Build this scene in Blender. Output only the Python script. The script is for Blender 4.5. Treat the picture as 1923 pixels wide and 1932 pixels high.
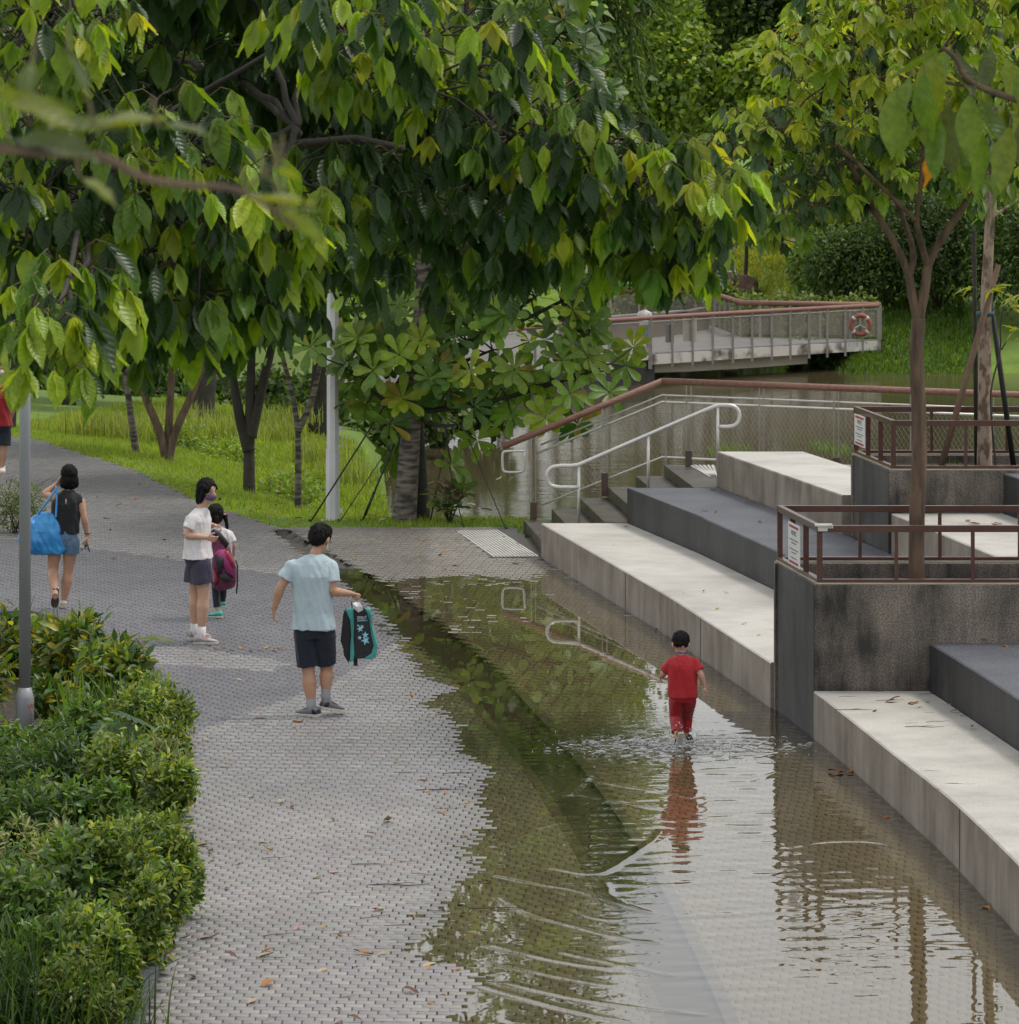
import bpy, bmesh, math, random
import numpy as np
from mathutils import Vector, Matrix, noise
random.seed(7); RNG = np.random.default_rng(11)
for o in list(bpy.data.objects): bpy.data.objects.remove(o)
scene = bpy.context.scene
COL = scene.collection
# ---------------------------------------------------------------- camera (level, lens shifted down; photo units 1923 x 1932)
F, YH, H, CX, W0 = 8000.0, 119.0, 6.1, 961.5, 1923.0
cam = bpy.data.cameras.new('camera'); camo = bpy.data.objects.new('camera', cam); COL.objects.link(camo)
camo.location = (0, 0, H); camo.rotation_euler = (math.radians(90), 0, 0)
cam.sensor_fit = 'HORIZONTAL'; cam.sensor_width = 36.0; cam.lens = F / W0 * 36.0
cam.shift_y = -(966.0 - YH) / W0
cam.clip_start = 0.5; cam.clip_end = 3000
cam.dof.use_dof = True; cam.dof.focus_distance = 37.0; cam.dof.aperture_fstop = 16.0
scene.camera = camo
# ---------------------------------------------------------------- light: bright overcast
SUN_DIR = Vector((0.50, 0.18, 1.0)).normalized()
world = bpy.data.worlds.new('World'); scene.world = world; world.use_nodes = True
wn, wl = world.node_tree.nodes, world.node_tree.links
bg = wn['Background']
sky = wn.new('ShaderNodeTexSky'); sky.sky_type = 'NISHITA'; sky.sun_disc = False
sky.sun_elevation = math.asin(SUN_DIR.z); sky.sun_rotation = math.atan2(SUN_DIR.x, SUN_DIR.y)
sky.dust_density = 4.0; sky.air_density = 1.0
mx = wn.new('ShaderNodeMixRGB'); mx.inputs['Fac'].default_value = 0.80
mx.inputs['Color2'].default_value = (9.35, 9.4, 9.45, 1)
wl.new(sky.outputs['Color'], mx.inputs['Color1']); wl.new(mx.outputs['Color'], bg.inputs['Color'])
bg.inputs['Strength'].default_value = 0.10
sl = bpy.data.lights.new('sun', 'SUN'); sl.energy = 1.5; sl.angle = math.radians(11); sl.color = (1.0, 0.95, 0.86)
slo = bpy.data.objects.new('sun', sl); COL.objects.link(slo)
slo.rotation_euler = SUN_DIR.to_track_quat('Z', 'Y').to_euler()
vs = scene.view_settings
vs.view_transform = 'Standard'; vs.look = 'None'; vs.exposure = 0.20; vs.gamma = 1.0; vs.use_curve_mapping = False
scene.cycles.use_denoising = True
scene.cycles.max_bounces = 10; scene.cycles.transparent_max_bounces = 24
scene.cycles.diffuse_bounces = 4; scene.cycles.glossy_bounces = 4; scene.cycles.transmission_bounces = 6
scene.cycles.caustics_reflective = False; scene.cycles.caustics_refractive = False
# ---------------------------------------------------------------- helpers
def G(x, y, z=0.0):
    d = F * (H - z) / (y - YH); return Vector(((x - CX) * d / F, d, z))
def Pd(x, y, d):
    return Vector(((x - CX) * d / F, d, H - (y - YH) * d / F))
def pxm(d): return F / d
def sstep(a, b, x):
    t = np.clip((np.asarray(x, float) - a) / (b - a), 0, 1); return t * t * (3 - 2 * t)
def tag(o, label=None, cat=None, group=None, kind=None):
    if label: o['label'] = label
    if cat: o['category'] = cat
    if group: o['group'] = group
    if kind: o['kind'] = kind
    return o
def empty(name, loc=(0, 0, 0), label=None, cat=None, group=None, rz=0):
    o = bpy.data.objects.new(name, None); COL.objects.link(o); o.location = loc; o.rotation_euler = (0, 0, rz)
    o.empty_display_size = 0.1
    return tag(o, label, cat, group)
def link(name, me, parent=None):
    o = bpy.data.objects.new(name, me); COL.objects.link(o)
    if parent is not None:
        o.parent = parent
    return o
def wparent(o, parent):                      # parent while the mesh data is in world space
    o.parent = parent; o.matrix_parent_inverse = Matrix.Translation(parent.location).inverted() if parent.rotation_euler.z == 0 else parent.matrix_basis.inverted()
    return o
# ---- node materials
MATS = {}
def nmat(name):
    m = bpy.data.materials.new(name); m.use_nodes = True; MATS[name] = m
    nt = m.node_tree; return m, nt.nodes, nt.links, nt.nodes['Principled BSDF']
def mat(name, c, rough=0.6, c2=None, scale=6.0, detail=4.0, lo=0.35, hi=0.65, bump=0.0, bscale=None, metal=0.0, spec=0.5, stretch=(1, 1, 1), tint=False, coat=0.0, sheen=0.0):
    m, n, l, b = nmat(name)
    b.inputs['Roughness'].default_value = rough; b.inputs['Metallic'].default_value = metal
    b.inputs['Specular IOR Level'].default_value = spec
    b.inputs['Coat Weight'].default_value = coat; b.inputs['Coat Roughness'].default_value = 0.12
    b.inputs['Sheen Weight'].default_value = sheen
    tc = n.new('ShaderNodeTexCoord'); mp = n.new('ShaderNodeMapping'); mp.inputs['Scale'].default_value = stretch
    l.new(tc.outputs['Object'], mp.inputs['Vector'])
    nz = n.new('ShaderNodeTexNoise'); nz.inputs['Scale'].default_value = scale; nz.inputs['Detail'].default_value = detail
    l.new(mp.outputs['Vector'], nz.inputs['Vector'])
    rp = n.new('ShaderNodeValToRGB'); rp.color_ramp.elements[0].position = lo; rp.color_ramp.elements[1].position = hi
    if c2 is None: c2 = tuple(v * 0.8 for v in c)
    rp.color_ramp.elements[0].color = (*c2, 1); rp.color_ramp.elements[1].color = (*c, 1)
    l.new(nz.outputs['Fac'], rp.inputs['Fac'])
    out = rp.outputs['Color']
    if tint:
        at = n.new('ShaderNodeAttribute'); at.attribute_name = 'tint'
        mu = n.new('ShaderNodeMixRGB'); mu.blend_type = 'MULTIPLY'; mu.inputs['Fac'].default_value = 1
        l.new(out, mu.inputs['Color1']); l.new(at.outputs['Color'], mu.inputs['Color2']); out = mu.outputs['Color']
    l.new(out, b.inputs['Base Color'])
    if bump:
        n2 = n.new('ShaderNodeTexNoise'); n2.inputs['Scale'].default_value = bscale or scale * 4; n2.inputs['Detail'].default_value = 5
        l.new(mp.outputs['Vector'], n2.inputs['Vector'])
        bp = n.new('ShaderNodeBump'); bp.inputs['Strength'].default_value = 1.0; bp.inputs['Distance'].default_value = bump
        l.new(n2.outputs['Fac'], bp.inputs['Height']); l.new(bp.outputs['Normal'], b.inputs['Normal'])
    return m
def leafmat(name, trans=0.45, rough=0.38, tcol=(1.9, 1.75, 0.75), spec=0.5, veins=False, nv=9.0):
    m, n, l, b = nmat(name)
    at = n.new('ShaderNodeAttribute'); at.attribute_name = 'tint'
    tc = n.new('ShaderNodeTexCoord'); nz = n.new('ShaderNodeTexNoise'); nz.inputs['Scale'].default_value = 9; nz.inputs['Detail'].default_value = 3
    l.new(tc.outputs['Object'], nz.inputs['Vector'])
    rp = n.new('ShaderNodeValToRGB'); rp.color_ramp.elements[0].color = (0.72, 0.76, 0.72, 1); rp.color_ramp.elements[1].color = (1.2, 1.16, 1.1, 1)
    rp.color_ramp.elements[0].position = 0.3; rp.color_ramp.elements[1].position = 0.7
    l.new(nz.outputs['Fac'], rp.inputs['Fac'])
    mu = n.new('ShaderNodeMixRGB'); mu.blend_type = 'MULTIPLY'; mu.inputs['Fac'].default_value = 1
    l.new(at.outputs['Color'], mu.inputs['Color1']); l.new(rp.outputs['Color'], mu.inputs['Color2'])
    if veins:
        ua = n.new('ShaderNodeAttribute'); ua.attribute_name = 'luv'; sp = n.new('ShaderNodeSeparateXYZ'); l.new(ua.outputs['Vector'], sp.inputs[0])
        def M(op, a, b2=None, c=None):
            q = n.new('ShaderNodeMath'); q.operation = op
            for i, v in enumerate((a, b2, c)):
                if v is None: continue
                if isinstance(v, (int, float)): q.inputs[i].default_value = v
                else: l.new(v, q.inputs[i])
            return q.outputs[0]
        ay = M('ABSOLUTE', sp.outputs['Y']); mid = M('LESS_THAN', ay, .011)
        phs = M('MULTIPLY', M('SUBTRACT', sp.outputs['X'], M('MULTIPLY', ay, .9)), nv * 6.2832); sn = M('SINE', phs); lat = M('POWER', M('MAXIMUM', sn, 0.0), 8.0)
        vein = M('MINIMUM', M('ADD', mid, M('MULTIPLY', lat, .45)), 1.0)
        vm = n.new('ShaderNodeMixRGB'); vm.blend_type = 'MIX'; l.new(M('MULTIPLY', vein, .24), vm.inputs['Fac']); l.new(mu.outputs['Color'], vm.inputs['Color1'])
        br = n.new('ShaderNodeMixRGB'); br.blend_type = 'ADD'; br.inputs['Fac'].default_value = 1; br.inputs['Color2'].default_value = (.07, .085, .02, 1); l.new(mu.outputs['Color'], br.inputs['Color1']); l.new(br.outputs['Color'], vm.inputs['Color2']); mu = vm
        bp = n.new('ShaderNodeBump'); bp.inputs['Distance'].default_value = .0012; bp.inputs['Strength'].default_value = .4; l.new(M('MULTIPLY', M('ADD', sn, M('MULTIPLY', mid, -1.5)), 1.0), bp.inputs['Height']); l.new(bp.outputs['Normal'], b.inputs['Normal'])
    l.new(mu.outputs['Color'], b.inputs['Base Color'])
    b.inputs['Roughness'].default_value = rough; b.inputs['Specular IOR Level'].default_value = spec
    tm = n.new('ShaderNodeMixRGB'); tm.blend_type = 'MULTIPLY'; tm.inputs['Fac'].default_value = 1; tm.inputs['Color2'].default_value = (*tcol, 1)
    l.new(mu.outputs['Color'], tm.inputs['Color1'])
    tr = n.new('ShaderNodeBsdfTranslucent'); l.new(tm.outputs['Color'], tr.inputs['Color'])
    ms = n.new('ShaderNodeMixShader'); ms.inputs['Fac'].default_value = trans
    l.new(b.outputs['BSDF'], ms.inputs[1]); l.new(tr.outputs['BSDF'], ms.inputs[2])
    l.new(ms.outputs['Shader'], n['Material Output'].inputs['Surface'])
    return m
# ---- mesh builder
class MB:
    def __init__(s): s.v = []; s.f = []
    def add(s, vs, fs):
        k = len(s.v); s.v += [tuple(v) for v in vs]; s.f += [tuple(i + k for i in f) for f in fs]; return s
    def box(s, c, sx, sy, sz, R=None):
        vs = [Vector((x * sx / 2, y * sy / 2, z * sz / 2)) for x in (-1, 1) for y in (-1, 1) for z in (-1, 1)]
        if R is not None: vs = [R @ v for v in vs]
        c = Vector(c); return s.add([v + c for v in vs], [(0, 1, 3, 2), (4, 6, 7, 5), (0, 4, 5, 1), (2, 3, 7, 6), (0, 2, 6, 4), (1, 5, 7, 3)])
    def bar(s, a, b, w, h, up=Vector((0, 0, 1))):
        a, b = Vector(a), Vector(b); d = (b - a).normalized()
        if abs(d.dot(up)) > .99: up = Vector((0, 1, 0))
        r = d.cross(up).normalized(); u = r.cross(d)
        vs = [p + r * i * w / 2 + u * j * h / 2 for p in (a, b) for i, j in ((-1, -1), (1, -1), (1, 1), (-1, 1))]
        return s.add(vs, [(3, 2, 1, 0), (4, 5, 6, 7), (0, 1, 5, 4), (1, 2, 6, 5), (2, 3, 7, 6), (3, 0, 4, 7)])
    def tube(s, pts, rad, n=8, cap=True):
        pts = [Vector(p) for p in pts]
        if not hasattr(rad, '__len__'): rad = [rad] * len(pts)
        k = len(s.v); ref = None
        for i, p in enumerate(pts):
            t = (pts[min(i + 1, len(pts) - 1)] - pts[max(i - 1, 0)]).normalized()
            if ref is None:
                ref = t.cross(Vector((0, 0, 1)) if abs(t.z) < .9 else Vector((1, 0, 0))).normalized()
            ref = (ref - t * ref.dot(t)).normalized(); w = t.cross(ref)
            for j in range(n):
                a = 2 * math.pi * j / n; s.v.append(tuple(p + (ref * math.cos(a) + w * math.sin(a)) * rad[i]))
        for i in range(len(pts) - 1):
            for j in range(n):
                a, b = k + i * n + j, k + i * n + (j + 1) % n; s.f.append((a, b, b + n, a + n))
        if cap: s.f.append(tuple(k + n - 1 - j for j in range(n))); e = k + (len(pts) - 1) * n; s.f.append(tuple(e + j for j in range(n)))
        return s
    def loft(s, rings, n=16):                     # ring = (centre, axis_a, axis_b) ; ellipse c + a cos + b sin
        k = len(s.v)
        for c, a, b in rings:
            for j in range(n):
                t = 2 * math.pi * j / n; s.v.append(tuple(Vector(c) + Vector(a) * math.cos(t) + Vector(b) * math.sin(t)))
        for i in range(len(rings) - 1):
            for j in range(n):
                p, q = k + i * n + j, k + i * n + (j + 1) % n; s.f.append((p, q, q + n, p + n))
        s.f.append(tuple(k + n - 1 - j for j in range(n))); e = k + (len(rings) - 1) * n; s.f.append(tuple(e + j for j in range(n)))
        return s
    def cap(s, p0, r0, p1, r1, n=12, f0=False, f1=False):
        p0, p1 = Vector(p0), Vector(p1); t = p1 - p0; L = t.length
        t = t / L if L > 1e-6 else Vector((0, 0, 1))
        a = t.cross(Vector((0, 0, 1)) if abs(t.z) < .9 else Vector((1, 0, 0))).normalized(); b = t.cross(a)
        rs = []
        if not f0:
            for q in (-75, -50, -25): rs.append((p0 + t * r0 * math.sin(math.radians(q)), r0 * math.cos(math.radians(q))))
        rs += [(p0, r0), (p1, r1)]
        if not f1:
            for q in (25, 50, 75): rs.append((p1 + t * r1 * math.sin(math.radians(q)), r1 * math.cos(math.radians(q))))
        return s.loft([(c, a * r, b * r) for c, r in rs], n)
    def ell(s, c, rx, ry, rz, R=None, n=16):
        rs = []
        ex, ey, ez = (Vector((1, 0, 0)), Vector((0, 1, 0)), Vector((0, 0, 1))) if R is None else (R.col[0], R.col[1], R.col[2])
        for q in range(-80, 81, 20):
            a = math.radians(q); rs.append((Vector(c) + ez * rz * math.sin(a), ex * rx * math.cos(a), ey * ry * math.cos(a)))
        return s.loft(rs, n)
    def prism(s, poly, z0, z1, top=True, bottom=True):
        n = len(poly); k = len(s.v)
        g0 = z0 if callable(z0) else (lambda x, y: z0); g1 = z1 if callable(z1) else (lambda x, y: z1)
        s.v += [(p[0], p[1], g0(p[0], p[1])) for p in poly] + [(p[0], p[1], g1(p[0], p[1])) for p in poly]
        ar = sum(poly[i][0] * poly[(i + 1) % n][1] - poly[(i + 1) % n][0] * poly[i][1] for i in range(n))
        idx = list(range(n)) if ar > 0 else list(range(n - 1, -1, -1))
        for i in range(n):
            a, b = idx[i], idx[(i + 1) % n]; s.f.append((k + a, k + b, k + n + b, k + n + a))
        if top: s.f.append(tuple(k + n + i for i in idx))
        if bottom: s.f.append(tuple(k + i for i in reversed(idx)))
        return s
    def mesh(s, name, m=None, smooth=False):
        me = bpy.data.meshes.new(name); me.from_pydata(s.v, [], s.f); me.update()
        if m is not None: me.materials.append(m)
        if smooth: me.shade_smooth()
        return me
    def build(s, name, m=None, parent=None, smooth=False, world=False, bevel=0):
        o = link(name, s.mesh(name, m, smooth))
        if bevel:
            bv = o.modifiers.new('bevel', 'BEVEL'); bv.width = bevel; bv.segments = 2; bv.limit_method = 'ANGLE'
        if parent is not None:
            if world: wparent(o, parent)
            else: o.parent = parent
        return o
TMPS = bpy.data.scenes.new('tmp_eval')
def eval_mesh(o):                              # evaluated copy of an object, in a small scene of its own (fast)
    TMPS.collection.objects.link(o); vl = TMPS.view_layers[0]
    with bpy.context.temp_override(scene=TMPS, view_layer=vl):
        dg = bpy.context.evaluated_depsgraph_get(); dg.update(); me = bpy.data.meshes.new_from_object(o.evaluated_get(dg))
    TMPS.collection.objects.unlink(o); return me
def npmesh(name, V, Fq, m=None, tint=None, smooth=True, luv=None):
    """V (n,3) ; Fq (k,4) quads ; tint (n,3)"""
    me = bpy.data.meshes.new(name); nv, nf = len(V), len(Fq)
    me.vertices.add(nv); me.vertices.foreach_set('co', np.asarray(V, np.float32).ravel())
    w = Fq.shape[1]
    me.loops.add(nf * w); me.loops.foreach_set('vertex_index', np.asarray(Fq, np.int32).ravel())
    me.polygons.add(nf); me.polygons.foreach_set('loop_start', np.arange(nf, dtype=np.int32) * w)
    if smooth: me.polygons.foreach_set('use_smooth', np.ones(nf, bool))
    if tint is not None:
        at = me.color_attributes.new('tint', 'FLOAT_COLOR', 'POINT')
        at.data.foreach_set('color', np.hstack([tint, np.ones((nv, 1))]).astype(np.float32).ravel())
    if luv is not None:
        at = me.attributes.new('luv', 'FLOAT2', 'POINT'); at.data.foreach_set('vector', np.asarray(luv, np.float32).ravel())
    if m is not None: me.materials.append(m)
    me.update(calc_edges=True); return me
def norm(a): return a / (np.linalg.norm(a, axis=-1, keepdims=True) + 1e-9)
# leaf templates: along +X (0..1), width +-Y, normal +Z
def leaf_tpl(prof, fold=0.25, curl=-0.25, wav=0.0, nw=3.0):
    V = []; n = len(prof)
    for i, (x, w) in enumerate(prof):
        z = curl * x * x
        wv = wav * math.sin(nw * 2 * math.pi * x)
        V += [(x, -w, z + w * fold + wv), (x, 0, z), (x, w, z + w * fold - wv)]
    Q = []
    for i in range(n - 1):
        a = 3 * i; Q += [(a, a + 3, a + 4, a + 1), (a + 1, a + 4, a + 5, a + 2)]
    return np.array(V), np.array(Q)
TPL = {
 'broad': leaf_tpl([(0, .015), (.1, .09), (.3, .19), (.5, .215), (.7, .175), (.87, .08), (1, .008)], .35, -.22, .03, 2.6),
 'broad2': leaf_tpl([(0, .015), (.1, .08), (.28, .16), (.48, .19), (.68, .16), (.86, .075), (1, .006)], .6, .18, -.04, 2.2),
 'obov': leaf_tpl([(0, .02), (.2, .07), (.45, .14), (.68, .195), (.86, .19), (.96, .11), (1, .03)], .3, -.18, .012, 2),
 'small': leaf_tpl([(0, .02), (.25, .17), (.55, .2), (.8, .12), (1, .01)], .3, -.2),
 'lance': leaf_tpl([(0, .01), (.25, .085), (.55, .095), (.8, .05), (1, .005)], .35, -.3),
 'card': (np.array([(0, -.1, 0), (.5, -.33, .08), (1, -.05, -.12), (0, .1, 0), (.5, .33, .08), (1, .05, -.12), (.5, 0, -.03)]), None),
}
cV = np.array([(0, -.12, 0), (0, .12, 0), (.5, -.36, .1), (.5, .36, .1), (1, -.07, -.1), (1, .07, -.1)])
TPL['card'] = (cV, np.array([(0, 2, 3, 1), (2, 4, 5, 3)]))
def orient(dirv, upv, roll=None):
    x = norm(np.asarray(dirv, float)); z = np.asarray(upv, float); z = norm(z - x * (x * z).sum(-1, keepdims=True)); y = np.cross(z, x)
    if roll is not None:
        c, s_ = np.cos(roll)[:, None], np.sin(roll)[:, None]; y, z = y * c + z * s_, z * c - y * s_
    return np.stack([x, y, z], axis=-1)
def inst(tpl, P, R, S, tint=None):
    """returns V,Q,T ; P (n,3) R (n,3,3) S (n,) or (n,3)"""
    tv, tq = TPL[tpl] if isinstance(tpl, str) else tpl
    P = np.asarray(P, float); S = np.asarray(S, float)
    if S.ndim == 1: S = np.repeat(S[:, None], 3, 1)
    n = len(P)
    L = tv[None] * S[:, None, :]
    V = np.einsum('nij,nkj->nki', R, L) + P[:, None]
    Q = tq[None] + (np.arange(n) * len(tv))[:, None, None]
    T = None if tint is None else np.repeat(np.asarray(tint)[:, None], len(tv), 1).reshape(-1, 3)
    return V.reshape(-1, 3), Q.reshape(-1, tq.shape[1]), T
def cat(parts):
    Vs, Qs, Ts, k = [], [], [], 0
    for V, Q, T in parts:
        Vs.append(V); Qs.append(Q + k); Ts.append(T); k += len(V)
    return np.vstack(Vs), np.vstack(Qs), np.vstack(Ts)
def tints(n, cols, var=0.18, w=None):
    cols = np.array(cols, float); c = cols[RNG.choice(len(cols), n, p=w)]
    return np.clip(c * (1 + RNG.normal(0, var, (n, 1))) * (1 + RNG.normal(0, var * .3, (n, 3))), .004, 1)
def inpoly(px, py, poly):
    px = np.asarray(px, float); py = np.asarray(py, float); r = np.zeros(px.shape, bool); n = len(poly)
    for i in range(n):
        x0, y0 = poly[i]; x1, y1 = poly[(i + 1) % n]
        if y0 == y1: continue
        c = ((y0 > py) != (y1 > py)) & (px < (x1 - x0) * (py - y0) / (y1 - y0) + x0); r ^= c
    return r
def segdist(px, py, poly, closed=True):
    px = np.asarray(px, float); py = np.asarray(py, float); D = np.full(px.shape, 1e9); n = len(poly)
    for i in range(n if closed else n - 1):
        ax, ay = poly[i]; bx, by = poly[(i + 1) % n]; dx, dy = bx - ax, by - ay
        t = np.clip(((px - ax) * dx + (py - ay) * dy) / (dx * dx + dy * dy + 1e-12), 0, 1)
        D = np.minimum(D, np.hypot(px - ax - t * dx, py - ay - t * dy))
    return D
def g2(pts): return [tuple(G(x, y))[:2] for x, y in pts]
def topx(x, d): return CX + F * x / d, YH + F * H / d
def smoothpoly(pts, it=2):
    for _ in range(it):
        q = [pts[0]]
        for a, b in zip(pts, pts[1:]):
            a, b = Vector(a), Vector(b); q += [tuple(a * .75 + b * .25), tuple(a * .25 + b * .75)]
        q.append(pts[-1]); pts = q
    return pts
# ================================================================ terrain
EDGE_X = [-40, -7.7, -5.6, -4.4, -3.06, 0.3, 8]; EDGE_D = [100, 68.6, 63.3, 59.0, 55.5, 55.6, 55.6]
def tz(x, d):
    x = np.asarray(x, float); d = np.asarray(d, float)
    s = d - np.interp(x, EDGE_X, EDGE_D)
    left = -np.clip(s - 1.0, 0, None) * .064
    right = -np.clip(s - 1.2, 0, None) * .20
    k = sstep(-3.6, -0.8, x)
    near = np.maximum(left * (1 - k) + right * k, -4.6)
    near = np.where(s < 0, -.07, near - .07 * (1 - sstep(0, .1, s)))
    dd = d + 0.9 * np.sin(x * .35) * (d > 100)
    dd = dd - 13.0 * (1 - sstep(8.2, 11.0, x))
    far = np.where(dd < 143, -3.6 + (dd - 132) * .24, -.96 + (dd - 143) * .03)
    return np.maximum(near, np.where(d > 105, far, -9))
m_lawn = mat('lawn_soil', (.15, .24, .025), .9, (.09, .16, .02), 1.3, 6, .3, .7, bump=.03, bscale=14)
xs = np.concatenate([np.arange(-160, -20, 6), np.arange(-20, 20, .4), np.arange(20, 161, 6)])
ds = np.concatenate([np.arange(2, 52, 5), np.arange(52, 80, .3), np.arange(80, 170, 1.0), np.arange(170, 900, 20)])
X, D = np.meshgrid(xs, ds); Z = tz(X, D)
nx = len(xs); ii = (np.arange(len(ds) - 1)[:, None] * nx + np.arange(nx - 1)[None]).ravel()
me = npmesh('ground', np.stack([X, D, Z], -1).reshape(-1, 3), np.stack([ii, ii + 1, ii + 1 + nx, ii + nx], 1), m_lawn)
tag(link('ground', me), kind='structure')
# river
m, n, l, b = nmat('river_water')
b.inputs['Base Color'].default_value = (.085, .07, .038, 1); b.inputs['Roughness'].default_value = .06; b.inputs['IOR'].default_value = 1.33
tc = n.new('ShaderNodeTexCoord'); mp = n.new('ShaderNodeMapping'); mp.inputs['Scale'].default_value = (.8, 2.2, 1)
nz = n.new('ShaderNodeTexNoise'); nz.inputs['Scale'].default_value = 1.5; nz.inputs['Detail'].default_value = 4
bp = n.new('ShaderNodeBump'); bp.inputs['Distance'].default_value = .012; bp.inputs['Strength'].default_value = .6
l.new(tc.outputs['Object'], mp.inputs['Vector']); l.new(mp.outputs['Vector'], nz.inputs['Vector']); l.new(nz.outputs['Fac'], bp.inputs['Height']); l.new(bp.outputs['Normal'], b.inputs['Normal'])
tag(MB().add([(-140, 60, -3.6), (140, 60, -3.6), (140, 150, -3.6), (-140, 150, -3.6)], [(0, 1, 2, 3)]).build('river', m), kind='structure')
# far path ribbons on the far lawn
m_fp = mat('far_path_concrete', (.36, .35, .34), .8)
for (d0, w, xa, xb) in ((152.4, 1.1, -2, 8.2), (157.2, 1.6, -2, 30)):
    mb = MB(); vs = []; fs = []
    for i, x in enumerate(np.linspace(xa, xb, 60)):
        off = .6 * math.sin(x * .25)
        for q in (0, 1): vs.append((x, d0 + off + q * w, float(tz(x, d0 + off + q * w)) + .05))
    fs = [(2 * i, 2 * i + 2, 2 * i + 3, 2 * i + 1) for i in range(59)]
    tag(mb.add(vs, fs).build('path', m_fp), kind='structure')
# ================================================================ plaza
FD = [14, 20, 25, 29.6, 32.6, 36.0, 38.3, 39.8, 45, 48.7, 52.2, 56]; FX = [3.97, 3.9, 3.77, 3.56, 3.36, 3.02, 2.75, 2.52, 1.71, 1.04, .40, -.3]
_dd = np.arange(12, 57, .25); _xx = np.interp(_dd, FD, FX)
for _ in range(6): _xx[1:-1] = (_xx[:-2] + 2 * _xx[1:-1] + _xx[2:]) / 4
def F0(d): return np.interp(d, _dd, _xx)
PUD = g2([(655, 1082), (760, 1092), (900, 1085), (1010, 1098), (1040, 1070), (1300, 1060), (2300, 1500), (2300, 2300), (800, 2300), (850, 1932), (925, 1838), (800, 1806), (768, 1790), (832, 1740), (845, 1690), (905, 1640), (880, 1600), (935, 1560), (905, 1500), (930, 1450), (880, 1425), (862, 1380), (845, 1345), (790, 1330), (862, 1300), (800, 1275), (752, 1210), (745, 1180), (700, 1118)])
DRC = [(525, 1002, 26), (600, 1050, 36), (660, 1085, 48), (720, 1125, 58), (800, 1190, 68), (900, 1275, 80), (1000, 1385, 88), (1090, 1500, 95), (1160, 1610, 105), (1230, 1740, 112), (1290, 1870, 118), (1345, 2000, 120)]
DRAIN = g2([(x - w / 2, y + w * .18) for x, y, w in DRC] + [(x + w / 2, y - w * .18) for x, y, w in reversed(DRC)])
KERB = [(345, 1372), (352, 1420), (346, 1470), (348, 1560), (338, 1660), (322, 1760), (300, 1850), (268, 1945), (225, 2100)]
KW = [(G(x, y).x, G(x, y).y) for x, y in KERB]
def gnoise(x, y, s, o=0):
    return np.array([noise.noise(Vector((a * s, b * s, o))) for a, b in zip(np.ravel(x), np.ravel(y))]).reshape(np.shape(x))
def hground(x, d):
    x = np.asarray(x, float); d = np.asarray(d, float)
    ins = inpoly(x, d, PUD); ds_ = segdist(x, d, PUD)
    far = sstep(40, 47, d)
    return np.where(ins, -np.minimum(.011 - .0088 * far, (.0015 - .0007 * far) + ds_ * (.010 - .0090 * far)), np.minimum(.03, .001 + ds_ * .008))
def hz(x, d): return float(hground(np.array([x]), np.array([d]))[0])
m_joint = mat('joint_sand', (.075, .068, .06), .8, (.035, .035, .03), 5, 5, bump=.004, bscale=60)
m_paver = mat('paver_concrete', (1.0, 1.0, 1.0), .42, (.78, .76, .75), 26, 5, .3, .7, bump=.0012, bscale=240, tint=True, spec=.5)
xs = np.arange(-10, 4.6, .1); ds = np.concatenate([np.arange(22, 54, .2), np.arange(54, 80, .12), np.arange(80, 92, .7)])
X, D = np.meshgrid(xs, ds)
ok = (D < np.interp(X, EDGE_X, EDGE_D) + .05) & (X < F0(np.clip(D, 12, 56)) + .3)
hb = hground(X, D); ind = inpoly(X, D, DRAIN) & (segdist(X, D, DRAIN) > .02)
Z = hb - .010; Z = np.where(D > 74, hb + .004, Z); Z = np.where(ind, -.06, Z)
nx = len(xs); a = (np.arange(len(ds) - 1)[:, None] * nx + np.arange(nx - 1)[None]).ravel()
okq = (ok.ravel()[a] & ok.ravel()[a + 1] & ok.ravel()[a + nx] & ok.ravel()[a + nx + 1])
a = a[okq]
base_v = np.stack([X, D, Z], -1).reshape(-1, 3)
# far path (beyond built pavers): brick node texture on joint material
m_far, n, l, b = nmat('plaza_base')
tc = n.new('ShaderNodeTexCoord'); sx = n.new('ShaderNodeSeparateXYZ'); l.new(tc.outputs['Object'], sx.inputs[0])
br = n.new('ShaderNodeTexBrick'); br.inputs['Scale'].default_value = 1.0; br.inputs['Brick Width'].default_value = .126; br.inputs['Row Height'].default_value = .097; br.inputs['Mortar Size'].default_value = .005
br.inputs['Color1'].default_value = (.25, .232, .228, 1); br.inputs['Color2'].default_value = (.215, .203, .205, 1); br.inputs['Mortar'].default_value = (.10, .093, .09, 1)
l.new(tc.outputs['Object'], br.inputs['Vector'])
nz = n.new('ShaderNodeTexNoise'); nz.inputs['Scale'].default_value = 3; nz.inputs['Detail'].default_value = 6
l.new(tc.outputs['Object'], nz.inputs['Vector'])
rp = n.new('ShaderNodeValToRGB'); rp.color_ramp.elements[0].color = (.035, .033, .025, 1); rp.color_ramp.elements[1].color = (.08, .072, .06, 1)
l.new(nz.outputs['Fac'], rp.inputs['Fac'])
gt = n.new('ShaderNodeMath'); gt.operation = 'GREATER_THAN'; gt.inputs[1].default_value = 74.2; l.new(sx.outputs['Y'], gt.inputs[0])
mxx = n.new('ShaderNodeMixRGB'); l.new(gt.outputs[0], mxx.inputs['Fac']); l.new(rp.outputs['Color'], mxx.inputs['Color1']); l.new(br.outputs['Color'], mxx.inputs['Color2'])
l.new(mxx.outputs['Color'], b.inputs['Base Color']); b.inputs['Roughness'].default_value = .55
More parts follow.
